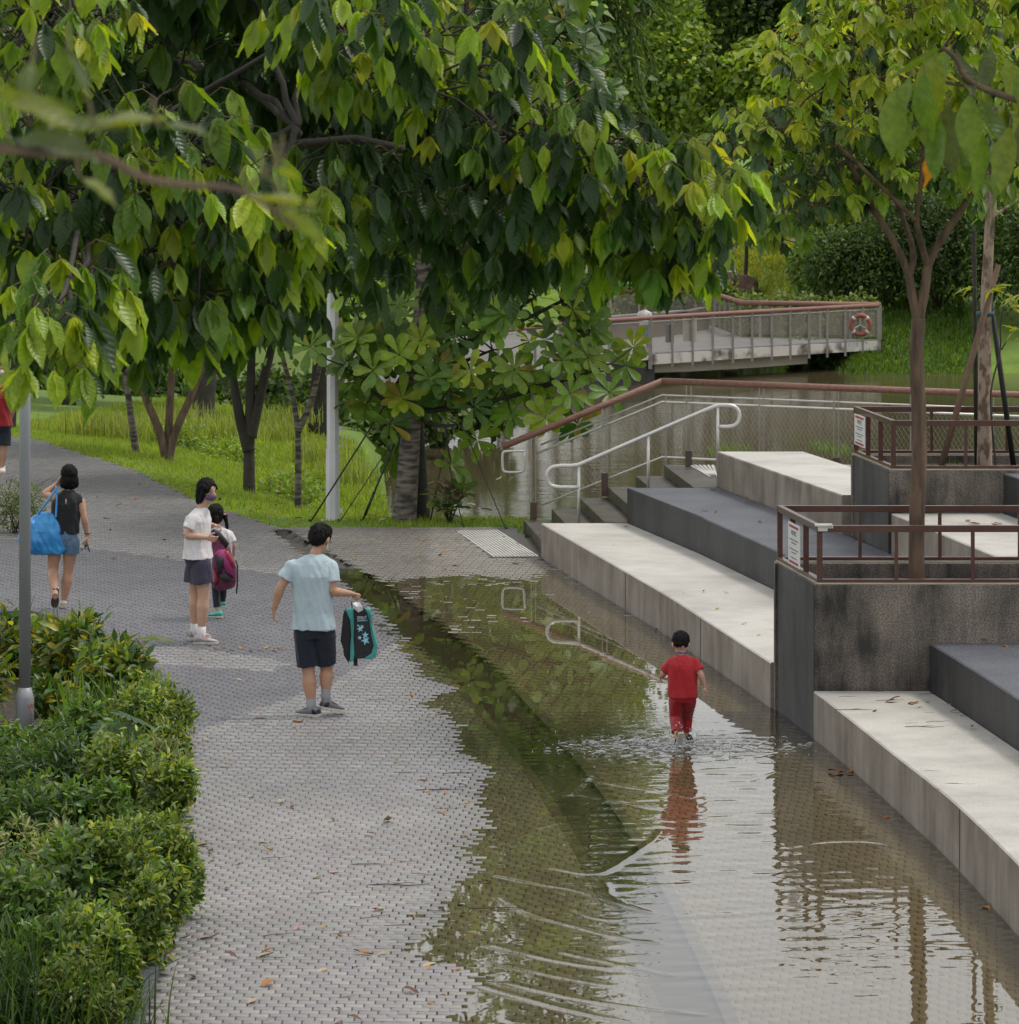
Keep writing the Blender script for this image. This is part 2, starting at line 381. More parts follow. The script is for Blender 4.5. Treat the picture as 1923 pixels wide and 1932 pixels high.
plaza = tag(link('plaza', npmesh('plaza', base_v, np.stack([a, a + 1, a + 1 + nx, a + nx], 1), m_far)), kind='structure')
# pavers
PL, PW, PJ = .126, .097, .009
rows = np.arange(24.5, 74, PW); px_, py_ = [], []
ridx = []
for j, d in enumerate(rows):
    off = (j % 2) * .5 * PL + (j * .011) % PL + random.uniform(-.008, .008)
    xsr = np.arange(-9.4, 4.4, PL) + off
    k = (np.abs(xsr) < d * 985 / F)
    px_.append(xsr[k]); py_.append(np.full(k.sum(), d)); ridx.append(np.full(k.sum(), j))
px_ = np.concatenate(px_); py_ = np.concatenate(py_); ridx = np.concatenate(ridx)
GREY = g2([(-40, 1018), (58, 1025), (300, 1055), (508, 1083), (640, 1095), (720, 1150), (752, 1200), (700, 1250), (620, 1290), (500, 1335), (400, 1372), (330, 1402), (-40, 1420)])
STRP = g2([(-40, 1200), (200, 1213), (420, 1232), (545, 1252), (520, 1270), (200, 1250), (-40, 1240)])
TAC = g2([(859, 1004), (940, 1003), (1018, 1053), (930, 1054)])
BED = KW + [(-6, 22), (-9, 30), (-9, 46.0), tuple(G(-10, 1175))[:2], tuple(G(60, 1165))[:2], tuple(G(180, 1200))[:2], tuple(G(290, 1280))[:2], tuple(G(345, 1330))[:2]]
keep = (py_ < 73.9) & (py_ < np.interp(px_, EDGE_X, EDGE_D) - .05) & (px_ + PL / 2 < F0(py_) + .02)
keep &= ~(inpoly(px_, py_, DRAIN)) & ~inpoly(px_, py_, TAC) & ~inpoly(px_, py_, BED)
px_, py_, ridx = px_[keep], py_[keep], ridx[keep]; N = len(px_)
isg = inpoly(px_, py_, GREY) & ~inpoly(px_, py_, STRP)
rightside = np.array([p > DRAINX for p, DRAINX in zip(px_, np.interp(-py_, [-G(x, y).y for x, y, w in DRC], [G(x, y).x for x, y, w in DRC]))])
cream = np.array([.27, .257, .252]); grey = np.array([.135, .134, .150]); brown = np.array([.28, .25, .215])
T = np.where(isg[:, None], grey, np.where(rightside[:, None], brown, cream))
u = gnoise(px_, py_, .55, 3.1); alt = sstep(34.5, 37.5, py_) * (ridx % 2) * (~isg)
u = u + .6 * gnoise(px_, py_, 1.6, 7.7); damp = np.where(inpoly(px_, py_, PUD), 0, np.exp(-segdist(px_, py_, PUD) / .16)) * (py_ < 44)
T = T * (1 + .20 * u[:, None]) * (1 - .34 * damp[:, None]) * (1 - .30 * alt[:, None]); T[alt > .2] *= np.array([.95, 1.0, 1.06])
T = T * (1 - .26 * sstep(46, 53, py_) * (px_ < -1))[:, None]
T = np.clip(T * (1 + RNG.normal(0, .07, (N, 1))) * (1 + RNG.normal(0, .025, (N, 3))), .03, .8)
hp = hground(px_, py_) + RNG.normal(0, .0009, N) + .0016 * gnoise(px_, py_, 1.7, 9.0) + .0022 * sstep(42, 46, py_) * gnoise(px_, py_, .9, 4.0)
tx, ty = RNG.normal(0, .006, N), RNG.normal(0, .006, N)
hx, hy, ch = (PL - PJ) / 2, (PW - PJ * .8) / 2, .004
tv = np.array([(-hx, -hy, -.02), (hx, -hy, -.02), (hx, hy, -.02), (-hx, hy, -.02), (-hx, -hy, -ch), (hx, -hy, -ch), (hx, hy, -ch), (-hx, hy, -ch),
               (-hx + ch, -hy + ch, 0), (hx - ch, -hy + ch, 0), (hx - ch, hy - ch, 0), (-hx + ch, hy - ch, 0)])
tq = np.array([(0, 1, 5, 4), (1, 2, 6, 5), (2, 3, 7, 6), (3, 0, 4, 7), (4, 5, 9, 8), (5, 6, 10, 9), (6, 7, 11, 10), (7, 4, 8, 11), (8, 9, 10, 11)])
# the 300 that show largest are single objects
sx_, sy_ = topx(px_, py_)
vis = (sx_ > 330) & (sx_ < 1850) & (sy_ < 1925) & (hp > .0005)
order = np.argsort(py_ + np.where(vis, 0, 1000))[:300]
sel = np.zeros(N, bool); sel[order] = True
r = ~sel
R3 = np.zeros((N, 3, 3)); R3[:, 0, 0] = R3[:, 1, 1] = R3[:, 2, 2] = 1; R3[:, 2, 0] = tx; R3[:, 2, 1] = ty; R3[:, 0, 2] = -tx; R3[:, 1, 2] = -ty
V, Q, TT = inst((tv, tq), np.stack([px_, py_, hp], 1)[r], R3[r], np.ones(r.sum()), T[r])
fo = link('paver_field', npmesh('paver_field', V, Q, m_paver, TT, smooth=False), plaza); tag(fo, kind='stuff')
pm = []
for k in range(12):
    c = cream * (1 + RNG.normal(0, .10)) * (1 + RNG.normal(0, .025, 3)); pm.append(npmesh('paver', tv, tq, m_paver, np.repeat(c[None], 12, 0), smooth=False))
for i in order:
    o = link('paver', random.choice(pm), plaza); o.location = (px_[i], py_[i], hp[i]); o.rotation_euler = (ty[i], -tx[i], 0)
# cut edging along both sides of the drain channel
m_edge = mat('drain_edging', (.15, .138, .125), .6, (.085, .08, .072), 12, bump=.002)
for sgn, nm in ((-1, 'drain_edge'), (1, 'drain_edge')):
    ln = [Vector(p) for p in smoothpoly([(*tuple(G(x + sgn * w / 2, y - sgn * w * .18))[:2], 0) for x, y, w in DRC], 2)]; mb = MB(); vs_ = []; ln = [p for p in ln if p.y < 41.8]
    for i, p in enumerate(ln):
        t_ = (ln[min(i + 1, len(ln) - 1)] - ln[max(i - 1, 0)]).normalized(); nn = Vector((-t_.y, t_.x, 0)); zz = hz(p.x, p.y) + .002
        for o_, z_ in ((-.045, -.07), (-.045, zz), (.045, zz), (.045, -.07)): vs_.append(p + nn * o_ + Vector((0, 0, z_)))
    fs_ = [(4 * i + a_, 4 * i + a_ + 1, 4 * i + a_ + 5, 4 * i + a_ + 4) for i in range(len(ln) - 1) for a_ in range(3)]
    mb.add(vs_, fs_).build(nm, m_edge, plaza)
# tactile strips
m_tac = mat('tactile_rib', (.62, .60, .57), .5, (.45, .43, .40), 8); m_tacb = mat('tactile_base', (.16, .15, .14), .7)
def tactile(a, b2, c2, d2, z, n, label):      # quad a-b (far edge) d-c (near edge)
    root = empty('tactile_strip', (a.x, a.y, z), label, 'tactile strip', 'tactile warning strips')
    mb = MB(); pts = [a, b2, c2, d2]
    mb.prism([(p.x, p.y) for p in pts], z - .02, z + .004).build('base', m_tacb, root, world=True)
    for i in range(n):
        t = (i + .5) / n; p, q = a.lerp(b2, t), d2.lerp(c2, t); w = (b2 - a).length / n
        MB().bar(Vector((p.x, p.y, z + .010)), Vector((q.x, q.y, z + .010)), w * .55, .012).build('rib', m_tac, root, world=True)
tactile(G(859, 1004), G(940, 1003), G(1018, 1053), G(930, 1054), .012, 13, 'ribbed white warning strip set in the pavers at the foot of the steps')
# ================================================================ puddle water (fine grid with ripples)
BOY = G(1286.7, 1404)
m, n, l, b = nmat('puddle_water')
gl = n.new('ShaderNodeBsdfGlossy'); gl.inputs['Roughness'].default_value = .01; gl.inputs['Color'].default_value = (1, 1, 1, 1)
tr = n.new('ShaderNodeBsdfTransparent'); tr.inputs['Color'].default_value = (.86, .815, .64, 1)
fr = n.new('ShaderNodeFresnel'); fr.inputs['IOR'].default_value = 1.52
ms = n.new('ShaderNodeMixShader'); l.new(fr.outputs[0], ms.inputs[0]); l.new(tr.outputs[0], ms.inputs[1]); l.new(gl.outputs[0], ms.inputs[2])
l.new(ms.outputs[0], n['Material Output'].inputs['Surface'])
xs = np.arange(-3.2, 3.95, .022); ds = np.arange(25.2, 52, .022)
X, D = np.meshgrid(xs, ds)
def cD(c): return [tuple(G(866.2 + x * .5496, 1324.8 + y * .5496))[:2] for x, y in c]
RIDGE = [([(115, 835), (330, 890), (510, 915)], 1.0), ([(135, 595), (300, 630), (410, 645), (550, 695), (640, 720)], 1.0), ([(320, 570), (470, 600), (545, 560), (620, 510), (680, 470), (700, 440)], 1.3),
 ([(470, 600), (510, 625), (510, 660), (560, 690), (650, 725)], 1.2), ([(145, 670), (240, 730), (380, 765), (540, 810), (680, 830)], 1.1), ([(360, 860), (560, 905), (720, 940)], .8),
 ([(80, 975), (250, 1025), (430, 1070), (580, 1100)], 1.1), ([(170, 905), (350, 945), (520, 975)], .6), ([(170, 965), (400, 1020), (640, 1055), (830, 1075)], .8), ([(375, 320), (430, 270), (445, 255)], 1.1),
 ([(430, 265), (540, 285), (690, 310), (800, 330)], .8), ([(410, 318), (560, 345), (700, 370)], .8), ([(400, 712), (450, 740), (520, 750)], 1.0), ([(115, 495), (220, 445), (340, 415)], .6), ([(1130, 500), (1250, 478), (1450, 478), (1560, 520)], .9), ([(1020, 275), (1080, 245), (1150, 228)], .9)]
ZW = np.zeros_like(X)
yy, xx = D, X
for pl, amp in RIDGE:
    pl = smoothpoly(cD(pl), 2); x0 = min(p[0] for p in pl) - .3; x1 = max(p[0] for p in pl) + .3; y0 = min(p[1] for p in pl) - .3; y1 = max(p[1] for p in pl) + .3
    ia, ib = np.searchsorted(xs, [x0, x1]); ja, jb = np.searchsorted(ds, [y0, y1])
    if ib <= ia or jb <= ja: continue
    sub = np.s_[ja:jb, ia:ib]; dist = segdist(xx[sub], yy[sub], pl, False)
    ZW[sub] += amp * .0044 * np.exp(-(dist / .034) ** 2)
rr = np.hypot(X - BOY.x, (D - BOY.y) * 1.0)
# waves spreading from the runner, stronger behind him (towards the near side) and along the bench
wake = np.clip(np.exp(-((X - 1.9) / 1.0) ** 2) * sstep(.2, -.9, (D - BOY.y)) , 0, 1)
wake = np.maximum(wake, np.exp(-(rr / 1.1) ** 2))
wake = np.maximum(wake, .9 * np.exp(-((X - 2.3) / .9) ** 2) * sstep(33.5, 32.3, D) * sstep(28.0, 30.5, D))
calm = 1 - sstep(29.0, 27.0, D) * .55
ph = np.zeros_like(X); r2 = np.random.default_rng(5)
for k in range(34):
    lam = r2.uniform(.11, .42); ang = r2.normal(0, .33) ; kx, ky = math.sin(ang) * 2 * math.pi / lam, math.cos(ang) * 2 * math.pi / lam
    ph += lam * r2.uniform(.4, 1) * np.sin(kx * X + ky * D + r2.uniform(0, 6.28) + 1.3 * np.sin(X * r2.uniform(.5, 2.6) + D * r2.uniform(.3, 1.2)))
ph2 = np.zeros_like(X)
for k in range(22):
    lam = r2.uniform(.10, .2); ang = r2.uniform(0, 6.28); ph2 += lam * np.sin(math.cos(ang) * 6.28 / lam * X + math.sin(ang) * 6.28 / lam * D + r2.uniform(0, 6.28))
ZW += .0010 * ph * wake * calm + .0030 * ph2 * np.exp(-((X - BOY.x) / 1.05) ** 4 - ((D - BOY.y + .25) / .8) ** 4)
rr2 = rr + .16 * np.sin(X * 5 + D * 3) + .10 * np.sin(X * 11 - D * 7)
ZW += .0014 * np.sin(rr2 * 34) * np.exp(-rr / .5) + .000014 * ph
nx = len(xs); a = (np.arange(len(ds) - 1)[:, None] * nx + np.arange(nx - 1)[None]).ravel()
okw = ((inpoly(X, D, PUD) | (segdist(X, D, PUD) < .5)) & (X < F0(D) + .03)).ravel()
a = a[okw[a] & okw[a + 1] & okw[a + nx] & okw[a + nx + 1]]
tag(link('puddle', npmesh('puddle', np.stack([X, D, ZW], -1).reshape(-1, 3), np.stack([a, a + 1, a + 1 + nx, a + nx], 1), m)), kind='structure')
# ================================================================ terraced seats
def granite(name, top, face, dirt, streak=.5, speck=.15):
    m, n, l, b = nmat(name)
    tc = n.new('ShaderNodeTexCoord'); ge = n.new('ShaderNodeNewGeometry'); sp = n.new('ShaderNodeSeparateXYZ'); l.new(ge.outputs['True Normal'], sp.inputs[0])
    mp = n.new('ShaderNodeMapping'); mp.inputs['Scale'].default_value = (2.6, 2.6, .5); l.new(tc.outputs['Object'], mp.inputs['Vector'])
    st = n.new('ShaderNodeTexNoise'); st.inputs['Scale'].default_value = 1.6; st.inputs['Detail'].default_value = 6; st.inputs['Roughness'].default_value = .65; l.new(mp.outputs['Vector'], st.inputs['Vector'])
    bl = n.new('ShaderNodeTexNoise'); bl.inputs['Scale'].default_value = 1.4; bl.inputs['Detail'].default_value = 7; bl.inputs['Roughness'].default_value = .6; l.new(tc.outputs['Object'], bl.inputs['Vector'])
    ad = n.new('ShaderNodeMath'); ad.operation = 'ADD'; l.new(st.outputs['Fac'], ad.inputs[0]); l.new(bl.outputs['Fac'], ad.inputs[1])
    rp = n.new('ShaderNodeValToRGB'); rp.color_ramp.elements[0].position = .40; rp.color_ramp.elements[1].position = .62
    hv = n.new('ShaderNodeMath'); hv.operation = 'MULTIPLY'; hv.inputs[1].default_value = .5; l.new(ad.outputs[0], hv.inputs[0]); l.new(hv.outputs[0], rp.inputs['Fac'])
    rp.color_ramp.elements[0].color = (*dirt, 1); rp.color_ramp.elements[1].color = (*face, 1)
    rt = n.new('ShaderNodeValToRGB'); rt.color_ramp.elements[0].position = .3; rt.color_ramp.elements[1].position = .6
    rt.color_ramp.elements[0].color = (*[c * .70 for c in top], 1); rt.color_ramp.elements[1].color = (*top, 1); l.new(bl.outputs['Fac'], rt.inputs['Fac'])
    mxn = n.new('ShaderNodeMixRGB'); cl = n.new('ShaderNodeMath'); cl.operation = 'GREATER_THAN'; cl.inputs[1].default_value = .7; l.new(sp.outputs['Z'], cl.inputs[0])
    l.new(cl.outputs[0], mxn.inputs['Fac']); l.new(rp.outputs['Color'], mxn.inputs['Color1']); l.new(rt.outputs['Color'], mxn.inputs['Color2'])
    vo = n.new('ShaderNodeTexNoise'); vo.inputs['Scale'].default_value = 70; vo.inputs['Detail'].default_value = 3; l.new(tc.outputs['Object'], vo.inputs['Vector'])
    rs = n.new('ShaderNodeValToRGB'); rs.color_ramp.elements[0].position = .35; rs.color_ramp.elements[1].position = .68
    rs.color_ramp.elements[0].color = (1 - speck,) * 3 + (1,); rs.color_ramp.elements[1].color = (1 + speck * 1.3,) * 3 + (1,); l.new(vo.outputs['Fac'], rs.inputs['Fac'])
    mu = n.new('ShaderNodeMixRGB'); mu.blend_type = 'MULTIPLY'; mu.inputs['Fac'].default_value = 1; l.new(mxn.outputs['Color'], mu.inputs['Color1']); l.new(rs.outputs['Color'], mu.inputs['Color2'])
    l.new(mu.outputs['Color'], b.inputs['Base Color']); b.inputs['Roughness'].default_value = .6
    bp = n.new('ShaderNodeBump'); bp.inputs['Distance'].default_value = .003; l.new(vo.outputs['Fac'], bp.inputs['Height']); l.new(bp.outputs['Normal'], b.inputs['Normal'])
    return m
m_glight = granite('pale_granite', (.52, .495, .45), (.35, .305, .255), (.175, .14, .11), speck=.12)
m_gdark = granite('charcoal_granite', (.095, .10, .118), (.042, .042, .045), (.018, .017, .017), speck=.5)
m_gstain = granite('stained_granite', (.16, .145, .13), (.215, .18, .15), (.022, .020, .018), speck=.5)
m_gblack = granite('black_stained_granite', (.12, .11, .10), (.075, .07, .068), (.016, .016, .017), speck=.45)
OD1 = [20, 30, 38.3, 40, 45, 49, 52.3]; OX1 = [1.12, 1.09, 1.05, 1.3, 1.27, 1.22, 1.07]
OD2 = [20, 38, 41, 45.3, 47, 52.5]; OX2 = [2.2, 2.3, 2.47, 2.42, 2.4, 2.22]
def F1(d): return F0(d) + np.interp(d, OD1, OX1)
def F2(d): return F0(d) + np.interp(d, OD2, OX2)
def F3(d): return F0(d) + np.interp(d, [40, 45.3, 47, 52.5], [3.72, 3.62, 3.5, 3.3])
def tier(name, fa, fb, d0, d1, z0, z1, m, label, cutd=None):
    dsn = np.linspace(d0, d1, 40)
    poly = [(float(fa(d)), float(d)) for d in dsn] + [(float(fb(d)), float(d)) for d in dsn[::-1]]
    root = empty(name, (*poly[0], 0), label, 'terrace seat', 'terraced granite seats')
    mb = MB(); zt = z1 if callable(z1) else (lambda x, y: z1)
    n = len(dsn); ro = []
    inset = .012
    for (da, db, zz) in ((0, 0, 'b'), (0, 0, -inset), (inset, -inset, 0)):
        ring = [(poly[i][0] + da, poly[i][1]) for i in range(n)] + [(poly[i][0] + db, poly[i][1]) for i in range(n, 2 * n)]
        ro.append([(x, y, z0 if zz == 'b' else zt(x, y) + zz) for x, y in ring])
    k = 2 * n; mb.v = ro[0] + ro[1] + ro[2]
    for lv in (0, 1):
        for i in range(k): j = (i + 1) % k; mb.f.append((lv * k + i, lv * k + k + i, lv * k + k + j, lv * k + j))
    for i in range(n - 1): mb.f.append((2 * k + i, 2 * k + k - 1 - i, 2 * k + k - 2 - i, 2 * k + i + 1))
    mb.build('block', m, root, world=True)
    return root
def zb(x, y): return .43 + .075 * float(sstep(36.5, 29.5, y))
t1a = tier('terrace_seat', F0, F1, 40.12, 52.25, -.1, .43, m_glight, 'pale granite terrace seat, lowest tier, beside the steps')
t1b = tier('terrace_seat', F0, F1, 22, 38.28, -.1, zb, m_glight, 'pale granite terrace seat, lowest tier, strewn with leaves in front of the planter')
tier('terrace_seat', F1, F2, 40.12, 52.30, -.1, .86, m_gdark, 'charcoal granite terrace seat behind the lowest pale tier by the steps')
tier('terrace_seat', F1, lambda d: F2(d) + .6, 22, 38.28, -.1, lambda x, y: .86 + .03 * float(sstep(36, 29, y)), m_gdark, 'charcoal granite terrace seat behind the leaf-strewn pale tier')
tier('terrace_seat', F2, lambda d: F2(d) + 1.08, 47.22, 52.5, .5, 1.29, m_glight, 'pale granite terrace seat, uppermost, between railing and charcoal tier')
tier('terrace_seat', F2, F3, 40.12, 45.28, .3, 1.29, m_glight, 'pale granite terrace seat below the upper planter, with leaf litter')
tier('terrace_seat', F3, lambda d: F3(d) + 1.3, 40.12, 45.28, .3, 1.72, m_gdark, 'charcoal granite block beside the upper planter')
# control joints on the pale front faces
m_gap = mat('dark_joint', (.05, .045, .04), .9)  # plain dark colour of the joint lines
for rt, dj, zt in ((t1b, 32.0, .48), (t1a, 47.3, .43), (t1a, 43.4, .43)):
    x = float(F0(dj)); MB().bar((x - .001, dj, .01), (x - .001, dj, zt - .015), .006, .012, up=Vector((0, 1, 0))).build('joint', m_gap, rt, world=True)
# ================================================================ planters
m_rail = mat('brown_painted_steel', (.085, .028, .016), .38, (.06, .02, .012), 9, coat=.3); m_seal = mat('cream_sealant', (.55, .47, .36), .7); m_soil = mat('planter_soil', (.06, .045, .03), .95, (.03, .022, .015), 12, bump=.02)
def planter(poly, z0, z1, soil, label, rlabel, nf, nb, nl, rail_h, fskip=None):
    # poly: front-left, front-right, back-right, back-left
    fl, fr_, brr, bl_ = [Vector((*p, 0)) for p in poly]; t = .17
    root = empty('planter', (fl.x, fl.y, z0), label, 'planter')
    def wall(a, b2, inn, nm, m):
        MB().prism([a[:2], b2[:2], (b2 + inn)[:2], (a + inn)[:2]], z0, z1).build(nm, m, root, world=True, bevel=.008)
    iy = Vector((0, t, 0)); lx = Vector((t, 0, 0))
    wall(fl + Vector((.002, 0, 0)), fr_, iy, 'front_wall', m_gstain)
    wall(bl_ - iy, brr - iy, iy, 'back_wall', m_gstain)
    o = MB().prism([(fl.x, fl.y + .002), (fl.x + t, fl.y + t + .002), (bl_.x + t, bl_.y - t), (bl_.x, bl_.y - .002)], z0, z1 - .001).build('side_wall', m_gblack, root, world=True); o['label'] = 'black streaked side wall'
    wall(fr_ - Vector((t, -t, 0)), brr - Vector((t, t, 0)), Vector((t, 0, 0)), 'end_wall', m_gstain)
    MB().prism([(fl.x + t + .01, fl.y + t), (fr_.x - t, fr_.y + t), (brr.x - t, brr.y - t), (bl_.x + t + .01, bl_.y - t)], z0 + .1, soil).build('soil', m_soil, root, world=True)
    # railing
    rr_ = empty('planter_railing', (fl.x, fl.y, z1), rlabel, 'railing')
    w, o_ = .05, .045; zt = z1 + rail_h
    c = [fl + Vector((o_ + .01, o_, 0)), fr_ + Vector((-o_, o_, 0)), brr + Vector((-o_, -o_, 0)), bl_ + Vector((o_ + .01, -o_, 0))]
    seg = [(c[0], c[1], nf), (c[3], c[2], nb), (c[0], c[3], nl), (c[1], c[2], 2)]
    for q, (a, b2, npost) in enumerate(seg):
        u = (b2 - a).normalized() * .026; e = .001 * q
        MB().bar(a - u + Vector((0, 0, zt - .03 + e)), b2 + u + Vector((0, 0, zt - .03 + e)), w, .06).build('top_rail', m_rail, rr_, world=True, bevel=.004)
        MB().bar(a - u + Vector((0, 0, z1 + .030 + e)), b2 + u + Vector((0, 0, z1 + .030 + e)), w, .03).build('bottom_rail', m_rail, rr_, world=True, bevel=.003)
        MB().bar(a - u + Vector((0, 0, z1 + .008 + e * .3)), b2 + u + Vector((0, 0, z1 + .008 + e * .3)), w + .02, .012).build('sealant', m_seal, rr_, world=True)
        for i in range(npost + 1):
            if q > 1 and i in (0, npost): continue
            p = a.lerp(b2, i / npost)
            ww = .05 if (i in (0, npost) or q > 1) else .032
            MB().box(p + Vector((0, 0, (z1 + .04 + zt - .06) / 2)), ww, .046, zt - .06 - z1 - .04).build('post', m_rail, rr_, world=True)
    return root
PA = [(2.75, 38.3), (5.62, 38.3), (5.62, 40.1), (2.50, 40.1)]; PB = [(4.05, 45.3), (7.25, 45.3), (7.25, 47.2), (3.80, 47.2)]
planter(PA, -.1, 1.39, 1.06, 'stained granite planter box holding the forked tree, rising from the puddle', 'brown steel railing round the lower planter, rag tied to its corner', 4, 4, 3, .53)
planter(PB, .3, 1.75, 1.66, 'stained granite planter box holding the staked tree, by the river railing', 'brown steel railing round the upper planter', 4, 4, 3, .53)
m_rag = mat('white_rag', (.7, .68, .64), .8)
mb = MB(); cA = Vector((2.81, 38.35, 1.925)); mb.box(cA + Vector((.03, -.03, 0)), .16, .10, .02).box(cA + Vector((.02, -.055, -.025)), .09, .012, .06).box(cA + Vector((.07, -.05, -.012)), .09, .012, .035)
ro = mb.build('rag', m_rag, None, bevel=.008); tag(ro, 'white plastic scrap tied over the corner of the brown railing', 'rag')
# notices
m_white = mat('white_sheet', (.72, .72, .71), .5, (.66, .66, .65)); m_red = mat('red_print', (.42, .03, .04), .5); m_ink = mat('grey_print', (.16, .16, .16), .6)
def text_mesh(s, size, ext=.0005):
    cu = bpy.data.curves.new('t', 'FONT'); cu.body = s; cu.size = size; cu.extrude = ext; cu.align_x = 'CENTER'; cu.align_y = 'CENTER'; cu.resolution_u = 2
    o = bpy.data.objects.new('t', cu)
    me = eval_mesh(o); bpy.data.objects.remove(o); bpy.data.curves.remove(cu); return me
def notice(c, u, label, w=.30, h=.36):
    u = Vector(u).normalized(); nrm = u.cross(Vector((0, 0, 1))).normalized()   # u = reading direction
    if nrm.y > 0: nrm = -nrm
    root = empty('notice', c, label, 'sign', 'notices tied to the planter railings')
    root.rotation_euler = Matrix((u, Vector((0, 0, 1)), u.cross(Vector((0, 0, 1))))).transposed().to_euler()
    MB().box((0, 0, 0), w, h, .006).build('sheet', m_white, root, bevel=.002)
    MB().box((0, h * .42, .0045), w * .78, .022, .002).build('red_band', m_red, root); MB().box((0, -h * .42, .0045), w * .78, .022, .002).build('red_band', m_red, root)
    t = text_mesh('NOTICE', .062); t.materials.append(m_ink); o = link('heading', t, root); o.location = (0, h * .27, .0045)
    mb = MB()
    for yy_, ln in ((.09, .7), (.03, .42), (-.09, .72), (-.15, .4), (-.25, .5)): mb.box((0, yy_ * h / .8, .0042), w * ln, .010, .0014)
    mb.build('small_print', m_ink, root)
notice(Vector(PB[3] + (0,)).lerp(Vector(PB[0] + (0,)), .32) + Vector((-.03, 0, 2.06)), (Vector(PB[0] + (0,)) - Vector(PB[3] + (0,))), 'white notice with red bands on the upper planter railing', .54, .34)
notice(Vector(PA[3] + (0,)).lerp(Vector(PA[0] + (0,)), .60) + Vector((-.03, 0, 1.665)), (Vector(PA[0] + (0,)) - Vector(PA[3] + (0,))), 'white notice with red bands on the lower planter railing', .52, .39)
# ================================================================ stairs, landing
m_step = mat('wet_step_stone', (.075, .06, .038), .5, (.03, .026, .018), 4, 6, bump=.004, bscale=30); m_nose = mat('black_nosing', (.018, .018, .02), .45, (.01, .01, .01), 6)
st = empty('stone_steps', (.16, 55.3, 0), 'wet brown stone steps with black nosings climbing to the landing', 'steps')
for i in range(6):
    x0 = .162 + .366 * i; z1 = .1433 * (i + 1); x1 = x0 + .366 if i < 5 else x0 + .5
    so = MB().prism([(x0 + .02, 55.3), (x0 + .285, 52.34), (x1 + .28, 52.34), (x1 + .018, 55.3)], -.1, z1 - .001 * i * 0).build('step', m_step, st, world=True, bevel=.006)
    no = MB().tube([(x0 + .022, 55.31, z1 - .035), (x0 + .286, 52.335, z1 - .035)], .040, 10).build('nosing', m_nose, None, smooth=True); no.parent = so; no.matrix_parent_inverse = Matrix.Translation(st.location).inverted()
land = MB().prism([(2.515, 55.3), (2.775, 52.34), (2.775, 52.52), (3.70, 52.52), (5.6, 47.25), (12, 47.25), (12, 52.6), (6.3, 53.6)], -.3, .845).build('landing', mat('landing_stone', (.15, .13, .10), .6, (.08, .07, .05), 4), None)
tag(land, kind='structure')
tactile(G(1299, 881, .845), G(1349, 881, .845), G(1353, 903, .845), G(1340, 903, .845), .858, 6, 'ribbed white warning strip on the landing above the steps')
# ================================================================ railing along the river
m_wood = mat('reddish_wood', (.28, .145, .11), .6, (.19, .09, .068), 3, 5, stretch=(.6, 14, 14), bump=.001); m_steel = mat('brushed_steel', (.62, .61, .58), .35, (.56, .55, .52), 20, metal=.45); m_wire = mat('wire', (.42, .41, .38), .4, metal=.6)
rl = empty('river_railing', G(985, 1000), 'river railing with reddish timber handrail, steel rails and wire mesh', 'railing')
K0, K1, K2 = Pd(948, 843, 55.5), Pd(1250, 719, 55.3), Pd(1990, 747.5, 52.7)
def rpt(t, dz=0):                                    # t in 0..1 slope, 1.. flat
    p = K0.lerp(K1, t) if t <= 1 else K1.lerp(K2, t - 1); return p + Vector((0, 0, dz))
MB().tube([K0, K1], .043, 12).build('handrail', m_wood, rl, True, world=True); MB().tube([K1, K2], .043, 12).build('handrail', m_wood, rl, True, world=True)
t0 = .21
MB().tube([rpt(t0, -.27), rpt(1, -.27), rpt(2, -.27)], .017, 8).build('upper_rail', m_steel, rl, True, world=True)
MB().tube([rpt(t0 + .03, -.19) + Vector((0, .10, 0)), rpt(1, -.19) + Vector((0, .10, 0)), rpt(2, -.19) + Vector((0, .1, 0))], .013, 8).build('back_rail', m_steel, rl, True, world=True)
MB().tube([rpt(t0 + .03, -.97), rpt(1, -.99), rpt(2, -.99)], .014, 8).build('lower_rail', m_steel, rl, True, world=True)
lp = [Pd(x, y, 55.4) for x, y in ((990, 851), (952, 851), (948, 856), (948, 886), (953, 891), (984, 891), (989, 886), (990, 852))]
MB().tube(smoothpoly([tuple(p) for p in lp], 1), .017, 8).build('end_loop', m_steel, rl, True, world=True)
m_ppost = mat('post_steel', (.42, .39, .37), .4, metal=.6); m_foot = mat('brown_post_shoe', (.09, .055, .045), .5)
for t in (.195, .64, 1.07, 1.262, 1.455, 1.65, 1.845):
    p = rpt(t)
    for e in (-.03, .03):
        MB().bar(p + Vector((e, 0, -1.12)), p + Vector((e, 0, -.04)), .012, .05, up=Vector((0, 1, 0))).build('post', m_ppost, rl, world=True)
    MB().box(p + Vector((0, 0, -1.04)), .085, .07, .30).build('post_shoe', m_foot, rl, world=True)
MB().bar(rpt(1.01, -1.1), rpt(1.01, -.2), .014, .04, up=Vector((0, 1, 0))).build('post', m_ppost, rl, world=True)
mb = MB(); pit = .062
